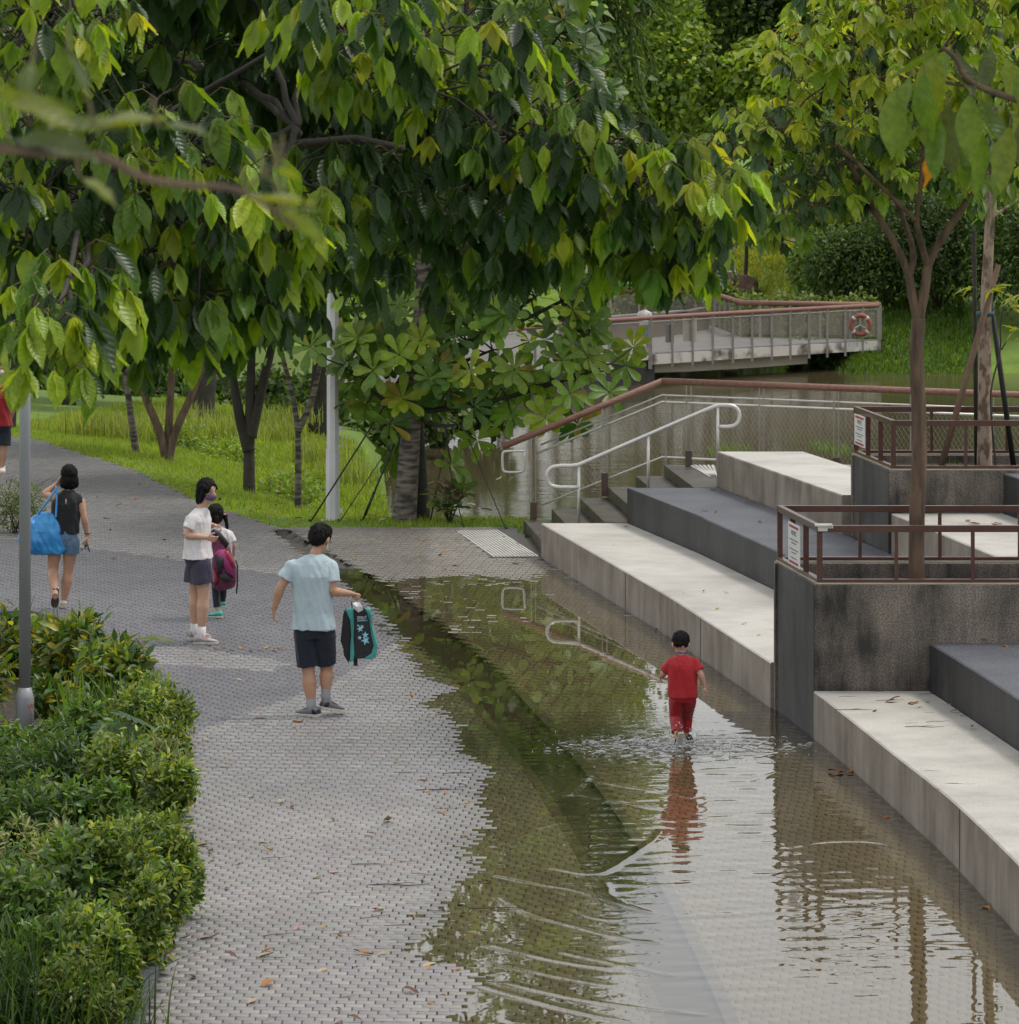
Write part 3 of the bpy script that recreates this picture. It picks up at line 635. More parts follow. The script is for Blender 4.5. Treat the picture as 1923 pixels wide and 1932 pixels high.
for t_a, t_b in ((.22, 1.0), (1.0, 2.0)):
    A, B = rpt(t_a), rpt(t_b); L = (B - A).length; hh = .68; zoff = -.29
    for sgn in (1, -1):
        kx = -hh
        while kx < L + hh:
            s0, s1 = kx, kx + sgn * hh * .62
            # clip to [0,L]
            pts = []
            for q in np.linspace(0, 1, 2):
                pts.append((s0 + (s1 - s0) * q, zoff - hh * q))
            (xa, za), (xb, zb_) = pts
            if not (max(xa, xb) < 0 or min(xa, xb) > L):
                def cl(x, z, x2, z2, lim):
                    return (lim, z + (z2 - z) * (lim - x) / (x2 - x))
                if xa < 0: xa, za = cl(xa, za, xb, zb_, 0)
                if xb < 0: xb, zb_ = cl(xb, zb_, xa, za, 0)
                if xa > L: xa, za = cl(xa, za, xb, zb_, L)
                if xb > L: xb, zb_ = cl(xb, zb_, xa, za, L)
                mb.bar(A.lerp(B, xa / L) + Vector((0, 0, za)), A.lerp(B, xb / L) + Vector((0, 0, zb_)), .0028, .0028, up=Vector((0, 1, 0)))
            kx += pit
o = mb.build('wire_mesh', m_wire, rl, world=True); o['kind'] = 'stuff'
# stair handrail
hr = empty('stair_handrail', G(1143, 985, .43), 'thick brushed steel stair handrail with rounded return ends', 'handrail')
def c4(x, y, d): return tuple(Pd(917.2 + x * .29147, 662.4 + y * .29147, d))
hp_ = [(600, 882), (450, 882), (405, 862), (393, 815), (405, 765), (450, 742), (585, 742), (640, 718), (1470, 360), (1510, 350), (1590, 350), (1632, 375), (1643, 420), (1632, 465), (1590, 490), (1508, 490)]
MB().tube(smoothpoly([c4(x, y, 52.7) for x, y in hp_], 1), .026, 10).build('rail', m_steel, hr, True, world=True)
for x, ya, yb in ((600, 745, 1120), (1050, 545, 930), (1500, 355, 760)):
    MB().tube([c4(x, ya, 52.7), c4(x, yb, 52.7)], .019, 8).build('post', m_steel, hr, True, world=True)
# ================================================================ footbridge
m_deck = mat('bridge_deck', (.20, .195, .195), .8, (.16, .155, .155), 2); m_fas = mat('stained_white_fascia', (.58, .55, .50), .8, (.12, .10, .08), 1.6, 6, .36, .5); m_beam = mat('beige_beam', (.72, .65, .54), .8, (.62, .56, .46), 1)
m_dkbeam = mat('dark_beam', (.035, .034, .033), .8); m_bpost = mat('bridge_post', (.36, .33, .30), .5, metal=.3); m_parap = mat('brown_parapet', (.16, .125, .10), .8, (.11, .09, .075), 1.5)
m_wood2 = mat('bridge_timber', (.27, .135, .10), .6, (.21, .10, .075), 2)
m, n, l, b = nmat('mesh_infill'); b.inputs['Base Color'].default_value = (.42, .38, .32, 1); b.inputs['Roughness'].default_value = .5
tr = n.new('ShaderNodeBsdfTransparent'); msx = n.new('ShaderNodeMixShader'); msx.inputs[0].default_value = .30
l.new(tr.outputs[0], msx.inputs[1]); l.new(b.outputs[0], msx.inputs[2]); l.new(msx.outputs[0], n['Material Output'].inputs['Surface']); m_infill = m
DZ = -2.7
def dk(x, y): return G(x, y, DZ)
front = [dk(640, 727), dk(900, 700), dk(1155, 673), dk(1223, 668), dk(1440, 654), dk(1655, 641)]
tip = dk(1662, 640)
back = [Vector(((1401 - CX) / F * 136.2, 136.2, DZ)), Vector(((1334 - CX) / F * 143, 143, DZ)), Vector(((1100 - CX) / F * 144, 144, DZ)), Vector(((800 - CX) / F * 135, 135, DZ)), Vector(((640 - CX) / F * 124, 124, DZ))]
br_ = empty('footbridge', (front[3].x, front[3].y, -3.6), 'curved footbridge with timber handrails, mesh panels and stained white edge', 'footbridge')
poly = [tuple(p)[:2] for p in front + [tip] + back]
MB().prism(poly, DZ - .12, DZ).build('deck', m_deck, br_, world=True)
def along(pts, t):
    L = [(b2 - a).length for a, b2 in zip(pts, pts[1:])]; s = t * sum(L)
    for (a, b2), q in zip(zip(pts, pts[1:]), L):
        if s <= q: return a.lerp(b2, s / q)
        s -= q
    return pts[-1]
fx = [560, 672, 775, 878, 980, 1078, 1178, 1272, 1368, 1460, 1552, 1640, 1722]
pts = [Vector(((1019.1 + .371 * x - CX) / F, 1, 0)) for x in fx]
fpts = []
for x in fx:
    X_ = 1019.1 + .371 * x; y_ = np.interp(X_, [1155, 1223, 1440, 1655], [673, 668, 654, 641]); fpts.append(dk(X_, y_))
lpts = [dk(x, np.interp(x, [560, 900, 1155, 1223], [735, 700, 673, 668])) for x in (645, 690, 735, 800, 870, 940, 1010, 1080, 1150)]
RH = 1.10
for i, p in enumerate(lpts + fpts):
    w = .075 if p is not fpts[0] and p is not fpts[-1] else .12
    MB().box(p + Vector((0, -.06, (RH - .45) / 2)), w, .10, RH + .45).build('post', m_bpost, br_, world=True)
allp = lpts + fpts
for a, b2 in zip(allp, allp[1:]):
    o_ = Vector((0, 0, .1)); d_ = (b2 - a)
    MB().add([a + d_ * .03 + o_, b2 - d_ * .03 + o_, b2 - d_ * .03 + Vector((0, 0, RH - .13)), a + d_ * .03 + Vector((0, 0, RH - .13))], [(0, 1, 2, 3)]).build('infill_panel', m_infill, br_, world=True)
    if a in fpts:
        MB().bar(a + d_ * .03 + Vector((0, -.03, -.17)), b2 - d_ * .03 + Vector((0, -.03, -.17)), .08, .30).build('fascia_panel', m_fas, br_, world=True)
    else:
        MB().bar(a + Vector((0, -.03, -.10)), b2 + Vector((0, -.03, -.10)), .08, .14).build('fascia_panel', m_fas, br_, world=True)
        MB().bar(a + Vector((0, .3, -.55)), b2 + Vector((0, .3, -.55)), .4, .75).build('edge_beam', m_dkbeam, br_, world=True)
MB().tube([p + Vector((0, -.05, RH)) for p in allp], .07, 8).build('handrail', m_wood2, br_, True, world=True)
MB().tube([p + Vector((0, -.05, RH - .12)) for p in allp], .02, 6).build('top_wire', m_steel, br_, True, world=True)
bk = [tip] + back[:3]
MB().tube([p + Vector((0, 0, RH)) for p in bk], .085, 8).build('handrail', m_wood2, br_, True, world=True)
for i in range(17):
    p = along(bk, i / 16); MB().box(p + Vector((0, 0, RH / 2)), .07, .07, RH).build('post', m_bpost, br_, world=True)
for i in range(16):
    a, b2 = along(bk, i / 16), along(bk, (i + 1) / 16)
    MB().add([a + Vector((0, 0, .1)), b2 + Vector((0, 0, .1)), b2 + Vector((0, 0, .98)), a + Vector((0, 0, .98))], [(0, 1, 2, 3)]).build('infill_panel', m_infill, br_, world=True)
# beams, pier
def bw(x, y, d): return Pd(x, y, d)
mb = MB(); bt = [(1200, 693, 704), (1300, 688, 701), (1420, 681, 694), (1524, 674, 686)]
vs = []
for x, ya, yb in bt:
    d = dk(x, np.interp(x, [1155, 1223, 1440, 1655], [673, 668, 654, 641])).y + 1.0
    for dd in (0, 1.2): vs += [bw(x, ya - 8, d + dd), bw(x, yb, d + dd)]
fs = []
for i in range(3):
    a = 4 * i; fs += [(a, a + 1, a + 5, a + 4), (a + 2, a + 6, a + 7, a + 3), (a + 1, a + 3, a + 7, a + 5), (a, a + 4, a + 6, a + 2)]
fs += [(0, 2, 3, 1), (12, 13, 15, 14)]
mb.add(vs, fs).build('beam', m_beam, br_, world=True)
pp = bw(1378, 700, 134); MB().box((pp.x, 134, -3.9), .42, .6, 1.9).build('pier', m_beam, br_, world=True)
# curved parapet bench on deck
pw = [Vector(((x - CX) / F * d, d, DZ)) for x, d in ((1060, 133.5), (1140, 134.5), (1220, 136), (1290, 138), (1330, 140.5))]
for a, b2 in zip(pw, pw[1:]): MB().bar(a + Vector((0, 0, .36)), b2 + Vector((0, 0, .36)), .3, .72).build('parapet', m_parap, br_, world=True)
MB().bar(pw[0] + Vector((0, 0, .74)), pw[1] + Vector((0, 0, .74)), .45, .04).build('parapet_cap', m_deck, br_, world=True); MB().bar(pw[1] + Vector((0, 0, .74)), pw[3] + Vector((0, 0, .74)), .45, .04).build('parapet_cap', m_deck, br_, world=True)
# boards on the bridge railing
m_cream = mat('cream_board', (.62, .60, .50), .5)
for x, w, h, lab in ((1302, .42, .85, 'cream information board fixed inside the footbridge railing'), (1264, .26, .55, 'small grey board on the footbridge railing')):
    p = dk(x, np.interp(x, [1155, 1223, 1440, 1655], [673, 668, 654, 641])) + Vector((0, .12, 0))
    o = MB().box(p + Vector((0, 0, .30 + h / 2)), w, .04, h).build('information_board', m_cream if w > .3 else m_deck, None, bevel=.01); tag(o, lab, 'board')
# life ring
lr = dk(1625, 645) + Vector((0, .28, .52))
rt = empty('life_ring', lr, 'orange red life ring hung on the end of the footbridge railing', 'life ring')
m_or = mat('ring_orange', (.36, .11, .075), .6); m_wh = mat('ring_white', (.7, .68, .64), .5)
ring = [(.30 * math.cos(a), 0, .30 * math.sin(a)) for a in np.linspace(0, 2 * math.pi, 33)]
MB().tube(ring, .075, 10, cap=False).build('float', m_or, rt, True)
for q in (45, 135, 225, 315):
    a = math.radians(q); sg = [(.30 * math.cos(a + e), 0, .30 * math.sin(a + e)) for e in (-.14, 0, .14)]; MB().tube(sg, .079, 10).build('band', m_wh, rt, True)
mb = MB()
for q in (90, 210, 330): a = math.radians(q); mb.bar((0, .03, 0), (.27 * math.cos(a), .03, .27 * math.sin(a)), .03, .03)
mb.build('bracket', m_wh, rt)
# ================================================================ white post with fittings
m_wp = mat('white_paint', (.66, .66, .67), .4, (.58, .58, .59), 3)
wp = empty('white_post', G(628, 981), 'tall white painted post with small side fittings on the lawn edge', 'post')
def octo(r): return [(r * math.cos(math.radians(22.5 + 45 * k)), r * math.sin(math.radians(22.5 + 45 * k))) for k in range(8)]
MB().prism(octo(.098), -.1, .95).build('lower_shaft', m_wp, wp, bevel=.004); MB().prism(octo(.085), .95, 3.75).build('upper_shaft', m_wp, wp, bevel=.004)
MB().prism(octo(.095), 3.75, 3.80).build('cap', m_wp, wp)
MB().tube([(0.0, 0, 3.80), (0, 0, 4.6)], .03, 8).build('spigot', m_wp, wp)
for z in (.12, 1.22): MB().box((.11, -.02, z), .05, .02, .06).build('bracket', m_wp, wp, bevel=.004)
MB().tube([(.085, 0, 1.12), (.125, 0, 1.12), (.125, 0, .98), (.085, 0, .98)], .009, 6).build('cleat', m_wp, wp)
MB().box((.0, -.0, -.02), .32, .32, .03).build('base_plate', m_wp, wp)
# ================================================================ grey lamp post
m_lp = mat('grey_painted_pole', (.30, .31, .33), .42, (.27, .28, .30), 2)
lb = G(47, 1402); lpost = empty('lamp_post', lb, 'grey lamp post with a flared service base among the shrubs', 'lamp post')
MB().tube([(0, 0, .50), (0, 0, 5.4)], [.054, .046], 20).build('pole', m_lp, lpost, True)
sv = MB().tube([(0, 0, -.05), (0, 0, .40), (0, 0, .50), (0, 0, .502)], [.083, .083, .056, .03], 24).build('service_base', m_lp, lpost, False)
for p in sv.data.polygons: p.use_smooth = abs(p.normal.z) < .9
MB().tube([(0, 0, 5.4), (0, 0, 5.46), (0, 0, 5.7), (0, 0, 5.75)], [.06, .16, .19, .05], 16).build('lamp_head', m_lp, lpost, True)
for s, z in (('WI', .335), ('L', .275), ('T', .215)):
    t = text_mesh(s, .068); t.materials.append(m_red)
    for v in t.vertices:
        a = math.radians(-47) + v.co.x / .083; zz = v.co.y; rr_ = .0835 + v.co.z
        v.co = (rr_ * math.sin(-a + 0) * -1, -rr_ * math.cos(a), zz) if False else (rr_ * math.sin(v.co.x / .083 + math.radians(52)), -rr_ * math.cos(v.co.x / .083 + math.radians(52)), zz)
    o = link('red_lettering', t, lpost); o.location = (0, 0, z)
# ================================================================ planting bed kerb + soil
m_kerb = mat('dark_kerb_granite', (.10, .105, .12), .6, (.06, .06, .07), 18, bump=.002); m_bed = mat('bed_soil', (.05, .038, .026), .95, (.025, .02, .014), 10, bump=.02)
bed = MB().prism([(x - .15, y) for x, y in KW] + [(-6, 22), (-9, 30), (-9, 46.0)] + [tuple(G(*p))[:2] for p in ((-10, 1175), (60, 1168), (180, 1205), (290, 1285), (335, 1335))], -.1, .075).build('planting_bed', m_bed); tag(bed, kind='structure')
kb = empty('kerb', (*KW[0], 0)); kb['kind'] = 'structure'
kk = [Vector((*p, 0)) for p in KW]
for i in range(26):
    a, b2 = along(kk, i / 26), along(kk, (i + 1) / 26); d_ = b2 - a
    MB().bar(a + d_ * .01 + Vector((-.075, 0, .02)), b2 - d_ * .01 + Vector((-.075, 0, .02)), .15, .16).build('kerb_stone', m_kerb, kb, world=True, bevel=.008)
kb2 = empty('kerb', (*tuple(G(100, 1180))[:2], 0)); kb2['kind'] = 'structure'
kk = [Vector(G(*p)) for p in ((-30, 1170), (60, 1163), (180, 1200), (290, 1280), (345, 1330), (352, 1372))]
for i in range(16):
    a, b2 = along(kk, i / 16), along(kk, (i + 1) / 16); d_ = b2 - a
    MB().bar(a + d_ * .01 + Vector((0, 0, .02)), b2 - d_ * .01 + Vector((0, 0, .02)), .13, .14).build('kerb_stone', m_kerb, kb2, world=True, bevel=.008)
# boulder on far lawn
bm = bmesh.new(); bmesh.ops.create_icosphere(bm, subdivisions=4, radius=1)
for v in bm.verts:
    c = v.co; k = 1 + .35 * noise.noise(c * 1.3) + .15 * noise.noise(c * 4); v.co = Vector((c.x * 1.05 * k, c.y * .8 * k, c.z * .62 * k))
me = bpy.data.meshes.new('boulder'); bm.to_mesh(me); bm.free(); me.materials.append(mat('red_brown_rock', (.10, .05, .035), .85, (.035, .02, .016), 2.5, 6, bump=.05, bscale=9)); me.shade_smooth()
o = link('boulder', me); p = Pd(1388, 545, 149.5); o.location = (p.x, p.y, float(tz(p.x, 149.5)) + .5); tag(o, 'dark red brown boulder on the far lawn behind the footbridge', 'boulder')
# ================================================================ vegetation
m_leaf = leafmat('big_leaf', .46, .36, spec=.55, veins=True); m_far = leafmat('far_leaf', .32, .5, (1.6, 1.6, .7)); m_ros = leafmat('rosette_leaf', .40, .38, spec=.4, veins=True, nv=7); m_shr = leafmat('shrub_leaf', .35, .4); m_gr = leafmat('grass_blade', .45, .5)
m_bark = mat('brown_bark', (.17, .108, .072), .85, (.07, .046, .034), 5, 6, bump=.01, bscale=22, stretch=(3, 3, .6)); m_bark2 = mat('pale_flaky_bark', (.34, .26, .20), .85, (.13, .085, .06), 7, 6, .42, .55, bump=.01, bscale=26, stretch=(2, 2, 1)); m_bark3 = mat('grey_ringed_bark', (.20, .17, .145), .85, (.05, .042, .036), 4, 5, .4, .6, bump=.012, bscale=16, stretch=(1, 1, 5)); m_dbark = mat('dark_bark', (.05, .042, .035), .85, (.028, .024, .02), 5, 5, bump=.008)
m_twig = mat('green_brown_twig', (.12, .10, .04), .7)
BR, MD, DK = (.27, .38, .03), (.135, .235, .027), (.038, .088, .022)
YG = (.37, .42, .03)
def ellpts(c, r, n, shell=.55):
    u = norm(RNG.normal(size=(n, 3))); k = (shell + (1 - shell) * RNG.random(n)) ** .6
    return np.asarray(c) + u * np.asarray(r) * k[:, None], u
def pad_world(x, y, d, rx, ry, rd):
    c = Pd(x, y, d); k = d / F; return np.array(c), np.array([rx * k, rd, ry * k])
def palmate(P, out, size, k=5, droop=(50, 85)):
    """hanging palmate leaves: returns pos, R, scale, petiole segments, node index"""
    n = len(P); pos, dr, nr, sc, idx = [], [], [], [], []; pet = []
    out = norm(np.asarray(out) * np.array([1, 1, .0]) + 1e-6)
    az0 = np.arctan2(out[:, 1], out[:, 0])
    for i in range(n):
        s = size[i]; p0 = np.array(P[i]); o = out[i]
        p1 = p0 + o * s * .35 + np.array([0, 0, s * .22]); q = p0 + o * s * .62 + np.array([0, 0, s * .16])
        pet.append((p0, p1, q)); kk = random.choice((3, 4, 5, 5, 5, 6)); s *= random.uniform(.75, 1.15)
        for j in range(kk):
            t = (j - (kk - 1) / 2); az = az0[i] + t * math.radians(40) + random.gauss(0, .12); dp = math.radians(random.uniform(*droop) - abs(t) * 4)
            h = np.array([math.cos(az), math.sin(az), 0]); d_ = h * math.cos(dp) - np.array([0, 0, math.sin(dp)])
            pos.append(q); dr.append(d_); nr.append(h * math.sin(dp) + np.array([0, 0, math.cos(dp)]) + RNG.normal(0, .28, 3)); sc.append(s * (1.0 - .12 * abs(t)) * random.uniform(.8, 1.12)); idx.append(i)
    return np.array(pos), orient(dr, nr), np.array(sc), pet, np.array(idx)
def leaf_object(parent, tplname, pos, R, s, m, cache, tintc):
    key = (tplname, tintc)
    if key not in cache:
        tv, tq = TPL[tplname]; c = np.array(tintc); cache[key] = npmesh('leaf', tv, tq, m, np.repeat(c[None], len(tv), 0), luv=tv[:, :2])
    o = link('leaf', cache[key]); M = Matrix(((*R[0], 0), (*R[1], 0), (*R[2], 0), (0, 0, 0, 1)))
    o.parent = parent; pl = Vector(parent.location)
    o.matrix_basis = Matrix.Translation(Vector(pos) - pl) @ M @ Matrix.Scale(float(s), 4); return o
LC = {}
def split_leaves(root, pos, R, S, T, tpls, m, nmax=300, quant=12, name='foliage'):
    """largest visible leaves single, the rest one stuff mesh"""
    sx, sy = CX + F * pos[:, 0] / pos[:, 1], YH + F * (H - pos[:, 2]) / pos[:, 1]
    vis = (sx > -60) & (sx < 1983) & (sy > -80) & (sy < 2000)
    score = np.where(vis, S / pos[:, 1], 0) * RNG.uniform(.85, 1.15, len(S)) / (1 + .0 * pos[:, 1]); score -= .004 * (pos[:, 1] - pos[:, 1].min())
    order = np.argsort(-np.where(vis, score, -9))[:nmax]; sel = np.zeros(len(S), bool); sel[order] = True
    sel &= vis
    tp = RNG.integers(0, len(tpls), len(S))
    base = T[sel][RNG.choice(sel.sum(), min(quant, sel.sum()), replace=False)] if sel.sum() else []
    for i in np.where(sel)[0]:
        c = base[np.argmin(((base - T[i]) ** 2).sum(1))]
        leaf_object(root, tpls[tp[i]], pos[i], R[i], S[i], m, LC, tuple(np.round(c, 3)))
    parts = []; lu = []
    for k, t in enumerate(tpls):
        q = (~sel) & (tp == k)
        if q.sum(): parts.append(inst(t, pos[q], R[q], S[q], T[q])); lu.append(np.tile(TPL[t][0][:, :2], (q.sum(), 1)))
    if not parts: return None
    V, Q, TT = cat(parts); o = link(name, npmesh(name, V, Q, m, TT, luv=np.vstack(lu))); wparent(o, root); o['kind'] = 'stuff'; return o
def petioles(root, pets, r, m, name='leaf_stalks'):
    mb = MB()
    for seg in pets: mb.tube(seg, [r, r * .8, r * .6], 4, cap=False)
    o = mb.build(name, m, root, True, world=True); o['kind'] = 'stuff'; return o
def limb(root, pts, r0, r1, m, name='branch', n=8, wob=.0):
    pts = smoothpoly([tuple(p) for p in pts], 2); k = len(pts)
    if wob: pts = [tuple(Vector(p) + Vector([random.gauss(0, wob) for _ in range(3)])) if 0 < i < k - 1 else p for i, p in enumerate(pts)]
    return MB().tube(pts, list(np.linspace(r0, r1, k)), n).build(name, m, root, True, world=True)
# ---------------------------------------------------------------- near tree with hanging leaves (trunk left of the frame)
ft = empty('large_leafed_tree', (-4.3, 18.4, 0), 'near tree with big hanging green leaves overhanging the path', 'tree')
trunk_top = Vector((-3.9, 18.6, 3.9))
limb(ft, [(-4.3, 18.4, -.1), (-4.25, 18.4, 1.5), (-4.0, 18.5, 2.8), trunk_top], .17, .13, m_bark, 'trunk', 12)
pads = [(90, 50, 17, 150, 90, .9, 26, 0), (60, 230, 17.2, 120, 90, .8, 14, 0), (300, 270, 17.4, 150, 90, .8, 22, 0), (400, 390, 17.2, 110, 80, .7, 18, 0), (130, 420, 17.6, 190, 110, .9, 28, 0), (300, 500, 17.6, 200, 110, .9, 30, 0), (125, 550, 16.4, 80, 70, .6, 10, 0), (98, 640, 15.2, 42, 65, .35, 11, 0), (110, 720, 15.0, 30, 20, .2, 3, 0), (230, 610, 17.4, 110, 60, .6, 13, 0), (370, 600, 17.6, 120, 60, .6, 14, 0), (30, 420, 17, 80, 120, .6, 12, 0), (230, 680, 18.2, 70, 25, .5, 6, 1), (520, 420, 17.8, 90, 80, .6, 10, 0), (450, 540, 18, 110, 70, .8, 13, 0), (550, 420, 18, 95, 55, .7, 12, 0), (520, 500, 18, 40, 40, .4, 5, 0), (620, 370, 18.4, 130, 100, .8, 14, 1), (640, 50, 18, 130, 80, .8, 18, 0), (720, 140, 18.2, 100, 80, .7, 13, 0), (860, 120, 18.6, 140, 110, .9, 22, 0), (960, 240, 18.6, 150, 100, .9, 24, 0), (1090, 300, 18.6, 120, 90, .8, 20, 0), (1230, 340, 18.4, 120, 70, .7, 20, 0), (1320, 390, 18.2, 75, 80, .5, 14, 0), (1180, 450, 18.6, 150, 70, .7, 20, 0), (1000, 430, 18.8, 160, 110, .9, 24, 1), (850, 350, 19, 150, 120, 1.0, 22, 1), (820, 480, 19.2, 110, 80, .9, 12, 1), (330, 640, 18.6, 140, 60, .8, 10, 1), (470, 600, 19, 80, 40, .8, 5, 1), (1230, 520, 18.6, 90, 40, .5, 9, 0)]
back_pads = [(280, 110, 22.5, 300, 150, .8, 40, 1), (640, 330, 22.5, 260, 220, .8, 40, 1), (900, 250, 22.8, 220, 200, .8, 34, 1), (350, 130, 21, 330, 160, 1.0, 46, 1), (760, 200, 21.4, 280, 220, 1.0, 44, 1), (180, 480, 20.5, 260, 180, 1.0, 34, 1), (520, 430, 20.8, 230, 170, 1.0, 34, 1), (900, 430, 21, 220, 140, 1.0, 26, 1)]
shade_roof = [(100, -260, 20.6, 380, 130, 1.8, 40, 1), (600, -240, 20.8, 380, 130, 1.8, 46, 1), (420, -90, 20.6, 330, 70, 1.2, 34, 1), (900, -150, 20.8, 220, 90, 1.2, 22, 1), (350, -420, 21, 420, 130, 2.2, 36, 1)]  # out-of-frame leaf clusters added to shade the crown interior
P, O, S, TT, pc = [], [], [], [], []
for pi, (x, y, d, rx, ry, rd, nc, dark) in enumerate(pads + back_pads + shade_roof):
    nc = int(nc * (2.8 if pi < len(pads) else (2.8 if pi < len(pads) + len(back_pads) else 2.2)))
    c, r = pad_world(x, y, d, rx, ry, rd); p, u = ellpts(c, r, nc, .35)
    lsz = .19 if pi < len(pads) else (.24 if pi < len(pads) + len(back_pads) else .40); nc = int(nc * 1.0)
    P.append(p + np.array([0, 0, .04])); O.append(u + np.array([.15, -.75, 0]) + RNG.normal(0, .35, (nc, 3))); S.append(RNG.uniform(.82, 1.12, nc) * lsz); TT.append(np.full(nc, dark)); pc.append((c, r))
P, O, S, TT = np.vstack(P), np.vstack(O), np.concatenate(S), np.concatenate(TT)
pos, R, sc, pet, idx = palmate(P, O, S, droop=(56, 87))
ct = np.where(TT[:, None] == 1, tints(len(P), [MD, DK], .16, [.12, .88]), tints(len(P), [BR, MD, DK, YG], .14, [.34, .26, .34, .06])); tn = np.clip(ct[idx] * tints(len(idx), [(1, 1, 1)], .10), .01, .6)  # inner and back clusters tinted darker: crown shade put into the leaf colour
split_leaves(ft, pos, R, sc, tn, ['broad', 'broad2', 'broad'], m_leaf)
petioles(ft, pet, .0035, m_twig)
hubs = [Pd(200, 330, 18.4), Pd(560, 240, 19.4), Pd(850, 300, 19.6), Pd(1080, 370, 19.0), Pd(300, -120, 19)]
limb(ft, [trunk_top, Vector((-3.2, 18.5, 4.6)), hubs[0]], .04, .016, m_dbark); limb(ft, [trunk_top, Vector((-3.0, 18.9, 5.0)), hubs[1], hubs[2], hubs[3]], .034, .013, m_dbark); limb(ft, [trunk_top, Vector((-3.3, 18.8, 5.6)), hubs[4]], .04, .02, m_dbark)  # inner limbs use darker bark to paint in the crown's shade
for pi, (c, r) in enumerate(pc):
    c = Vector(c); hb_ = min(hubs, key=lambda h: (h - c).length); mid = hb_.lerp(c, .5) + Vector((0, 0, .12))
    limb(ft, [hb_, mid, c], .018, .007, m_dbark, 'branch', 6, .01)
mb = MB()
for i in range(len(P)):
    if TT[i] == 1 and i % 3: continue
    c = Vector(pc[int(np.argmin([np.linalg.norm(P[i] - q[0]) for q in pc]))][0]); a_ = c.lerp(Vector(P[i]), .35) + Vector((RNG.normal(0, .06), RNG.normal(0, .06), RNG.normal(0, .05))); mb.tube([a_, a_.lerp(Vector(P[i]), .5) + Vector((0, 0, .04)), P[i]], [.006, .005, .0035], 4, cap=False)
o = mb.build('twigs', m_dbark, ft, True, world=True); o['kind'] = 'stuff'
# ---------------------------------------------------------------- forked tree in the lower planter
rtb = Vector((Pd(1730, 1093, 39.2).x, 39.2, 1.06)); rt = empty('forked_planter_tree', rtb, 'forked tree with drooping bright leaves growing in the lower planter', 'tree')
def q39(x, y, dd=0): return Pd(x, y, 39.2 + dd)
limb(rt, [rtb, q39(1729, 990), q39(1737, 830), q39(1729, 680), q39(1733, 600)], .078, .062, m_bark, 'trunk', 14)
limb(rt, [q39(1733, 605), q39(1722, 560), q39(1714, 512), q39(1690, 460), q39(1640, 380), q39(1600, 300, -.3)], .05, .022, m_bark); limb(rt, [q39(1716, 520), q39(1728, 480, .1), q39(1700, 400, .3), q39(1660, 300, .5)], .036, .02, m_bark)
limb(rt, [q39(1733, 605), q39(1747, 540), q39(1750, 495), q39(1790, 430), q39(1832, 372), q39(1880, 280, .3)], .052, .024, m_bark); limb(rt, [q39(1750, 500), q39(1733, 440, -.2), q39(1728, 410, -.3), q39(1745, 300, -.4), q39(1740, 150)], .036, .016, m_bark); limb(rt, [q39(1728, 415, -.3), q39(1690, 378, -.4), q39(1560, 250, -.6), q39(1480, 240, -.5)], .026, .012, m_bark)
limb(rt, [q39(1480, 240, -.5), q39(1400, 252, -.5), q39(1340, 258, -.5)], .016, .007, m_bark)
pads = [(1500, 110, 60, 50, 14), (1580, 60, 100, 60, 24), (1700, 30, 110, 60, 24), (1830, 50, 110, 70, 26), (1560, 160, 100, 60, 20), (1650, 150, 100, 60, 20), (1780, 150, 120, 70, 24), (1890, 180, 90, 90, 20), (1450, 250, 80, 55, 18), (1540, 270, 90, 60, 22), (1640, 270, 100, 60, 22), (1760, 270, 110, 70, 24), (1880, 310, 80, 80, 18), (1440, 350, 60, 60, 14), (1500, 390, 90, 70, 22), (1590, 380, 80, 60, 16), (1470, 450, 60, 40, 11), (1690, 350, 80, 40, 12), (1830, 350, 70, 45, 11), (1400, 280, 50, 30, 6), (1990, 150, 90, 200, 24), (1700, -90, 260, 80, 40), (1900, -60, 140, 70, 20)]
P, O, S, pc = [], [], [], []
for x, y, rx, ry, nc in pads:
    nc = int(nc * 1.7)
    c, r = pad_world(x, y, 39.2 + random.uniform(-.5, .5), rx, ry, .8); p, u = ellpts(c, r, nc, .4); P.append(p + np.array([0, 0, .1])); O.append(u + np.array([-.05, -.55, 0]) + RNG.normal(0, .3, (nc, 3))); S.append(RNG.uniform(.8, 1.1, nc) * .235); pc.append(c)
P, O, S = np.vstack(P), np.vstack(O), np.concatenate(S)
pos, R, sc, pet, idx = palmate(P, O, S, droop=(35, 78))
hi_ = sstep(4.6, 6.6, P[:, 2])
pb = RNG.random(len(P)) < (.25 + .65 * hi_)  # bright tints likelier higher up: lit crown top painted into the leaves
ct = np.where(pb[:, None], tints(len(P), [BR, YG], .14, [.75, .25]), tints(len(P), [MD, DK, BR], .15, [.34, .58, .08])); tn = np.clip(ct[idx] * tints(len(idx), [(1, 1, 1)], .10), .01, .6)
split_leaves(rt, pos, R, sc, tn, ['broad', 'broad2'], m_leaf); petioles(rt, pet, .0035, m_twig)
mb = MB(); hubs = [q39(1600, 300, -.3), q39(1660, 300, .5), q39(1880, 280, .3), q39(1740, 150), q39(1480, 240, -.5), q39(1745, 300, -.4)]
for i in range(len(P)):
    c = Vector(pc[int(np.argmin([np.linalg.norm(P[i] - q) for q in pc]))]); a_ = c.lerp(Vector(P[i]), .35) + Vector((RNG.normal(0, .08), RNG.normal(0, .08), RNG.normal(0, .07))); mb.tube([a_, P[i]], [.005, .0035], 4, cap=False)
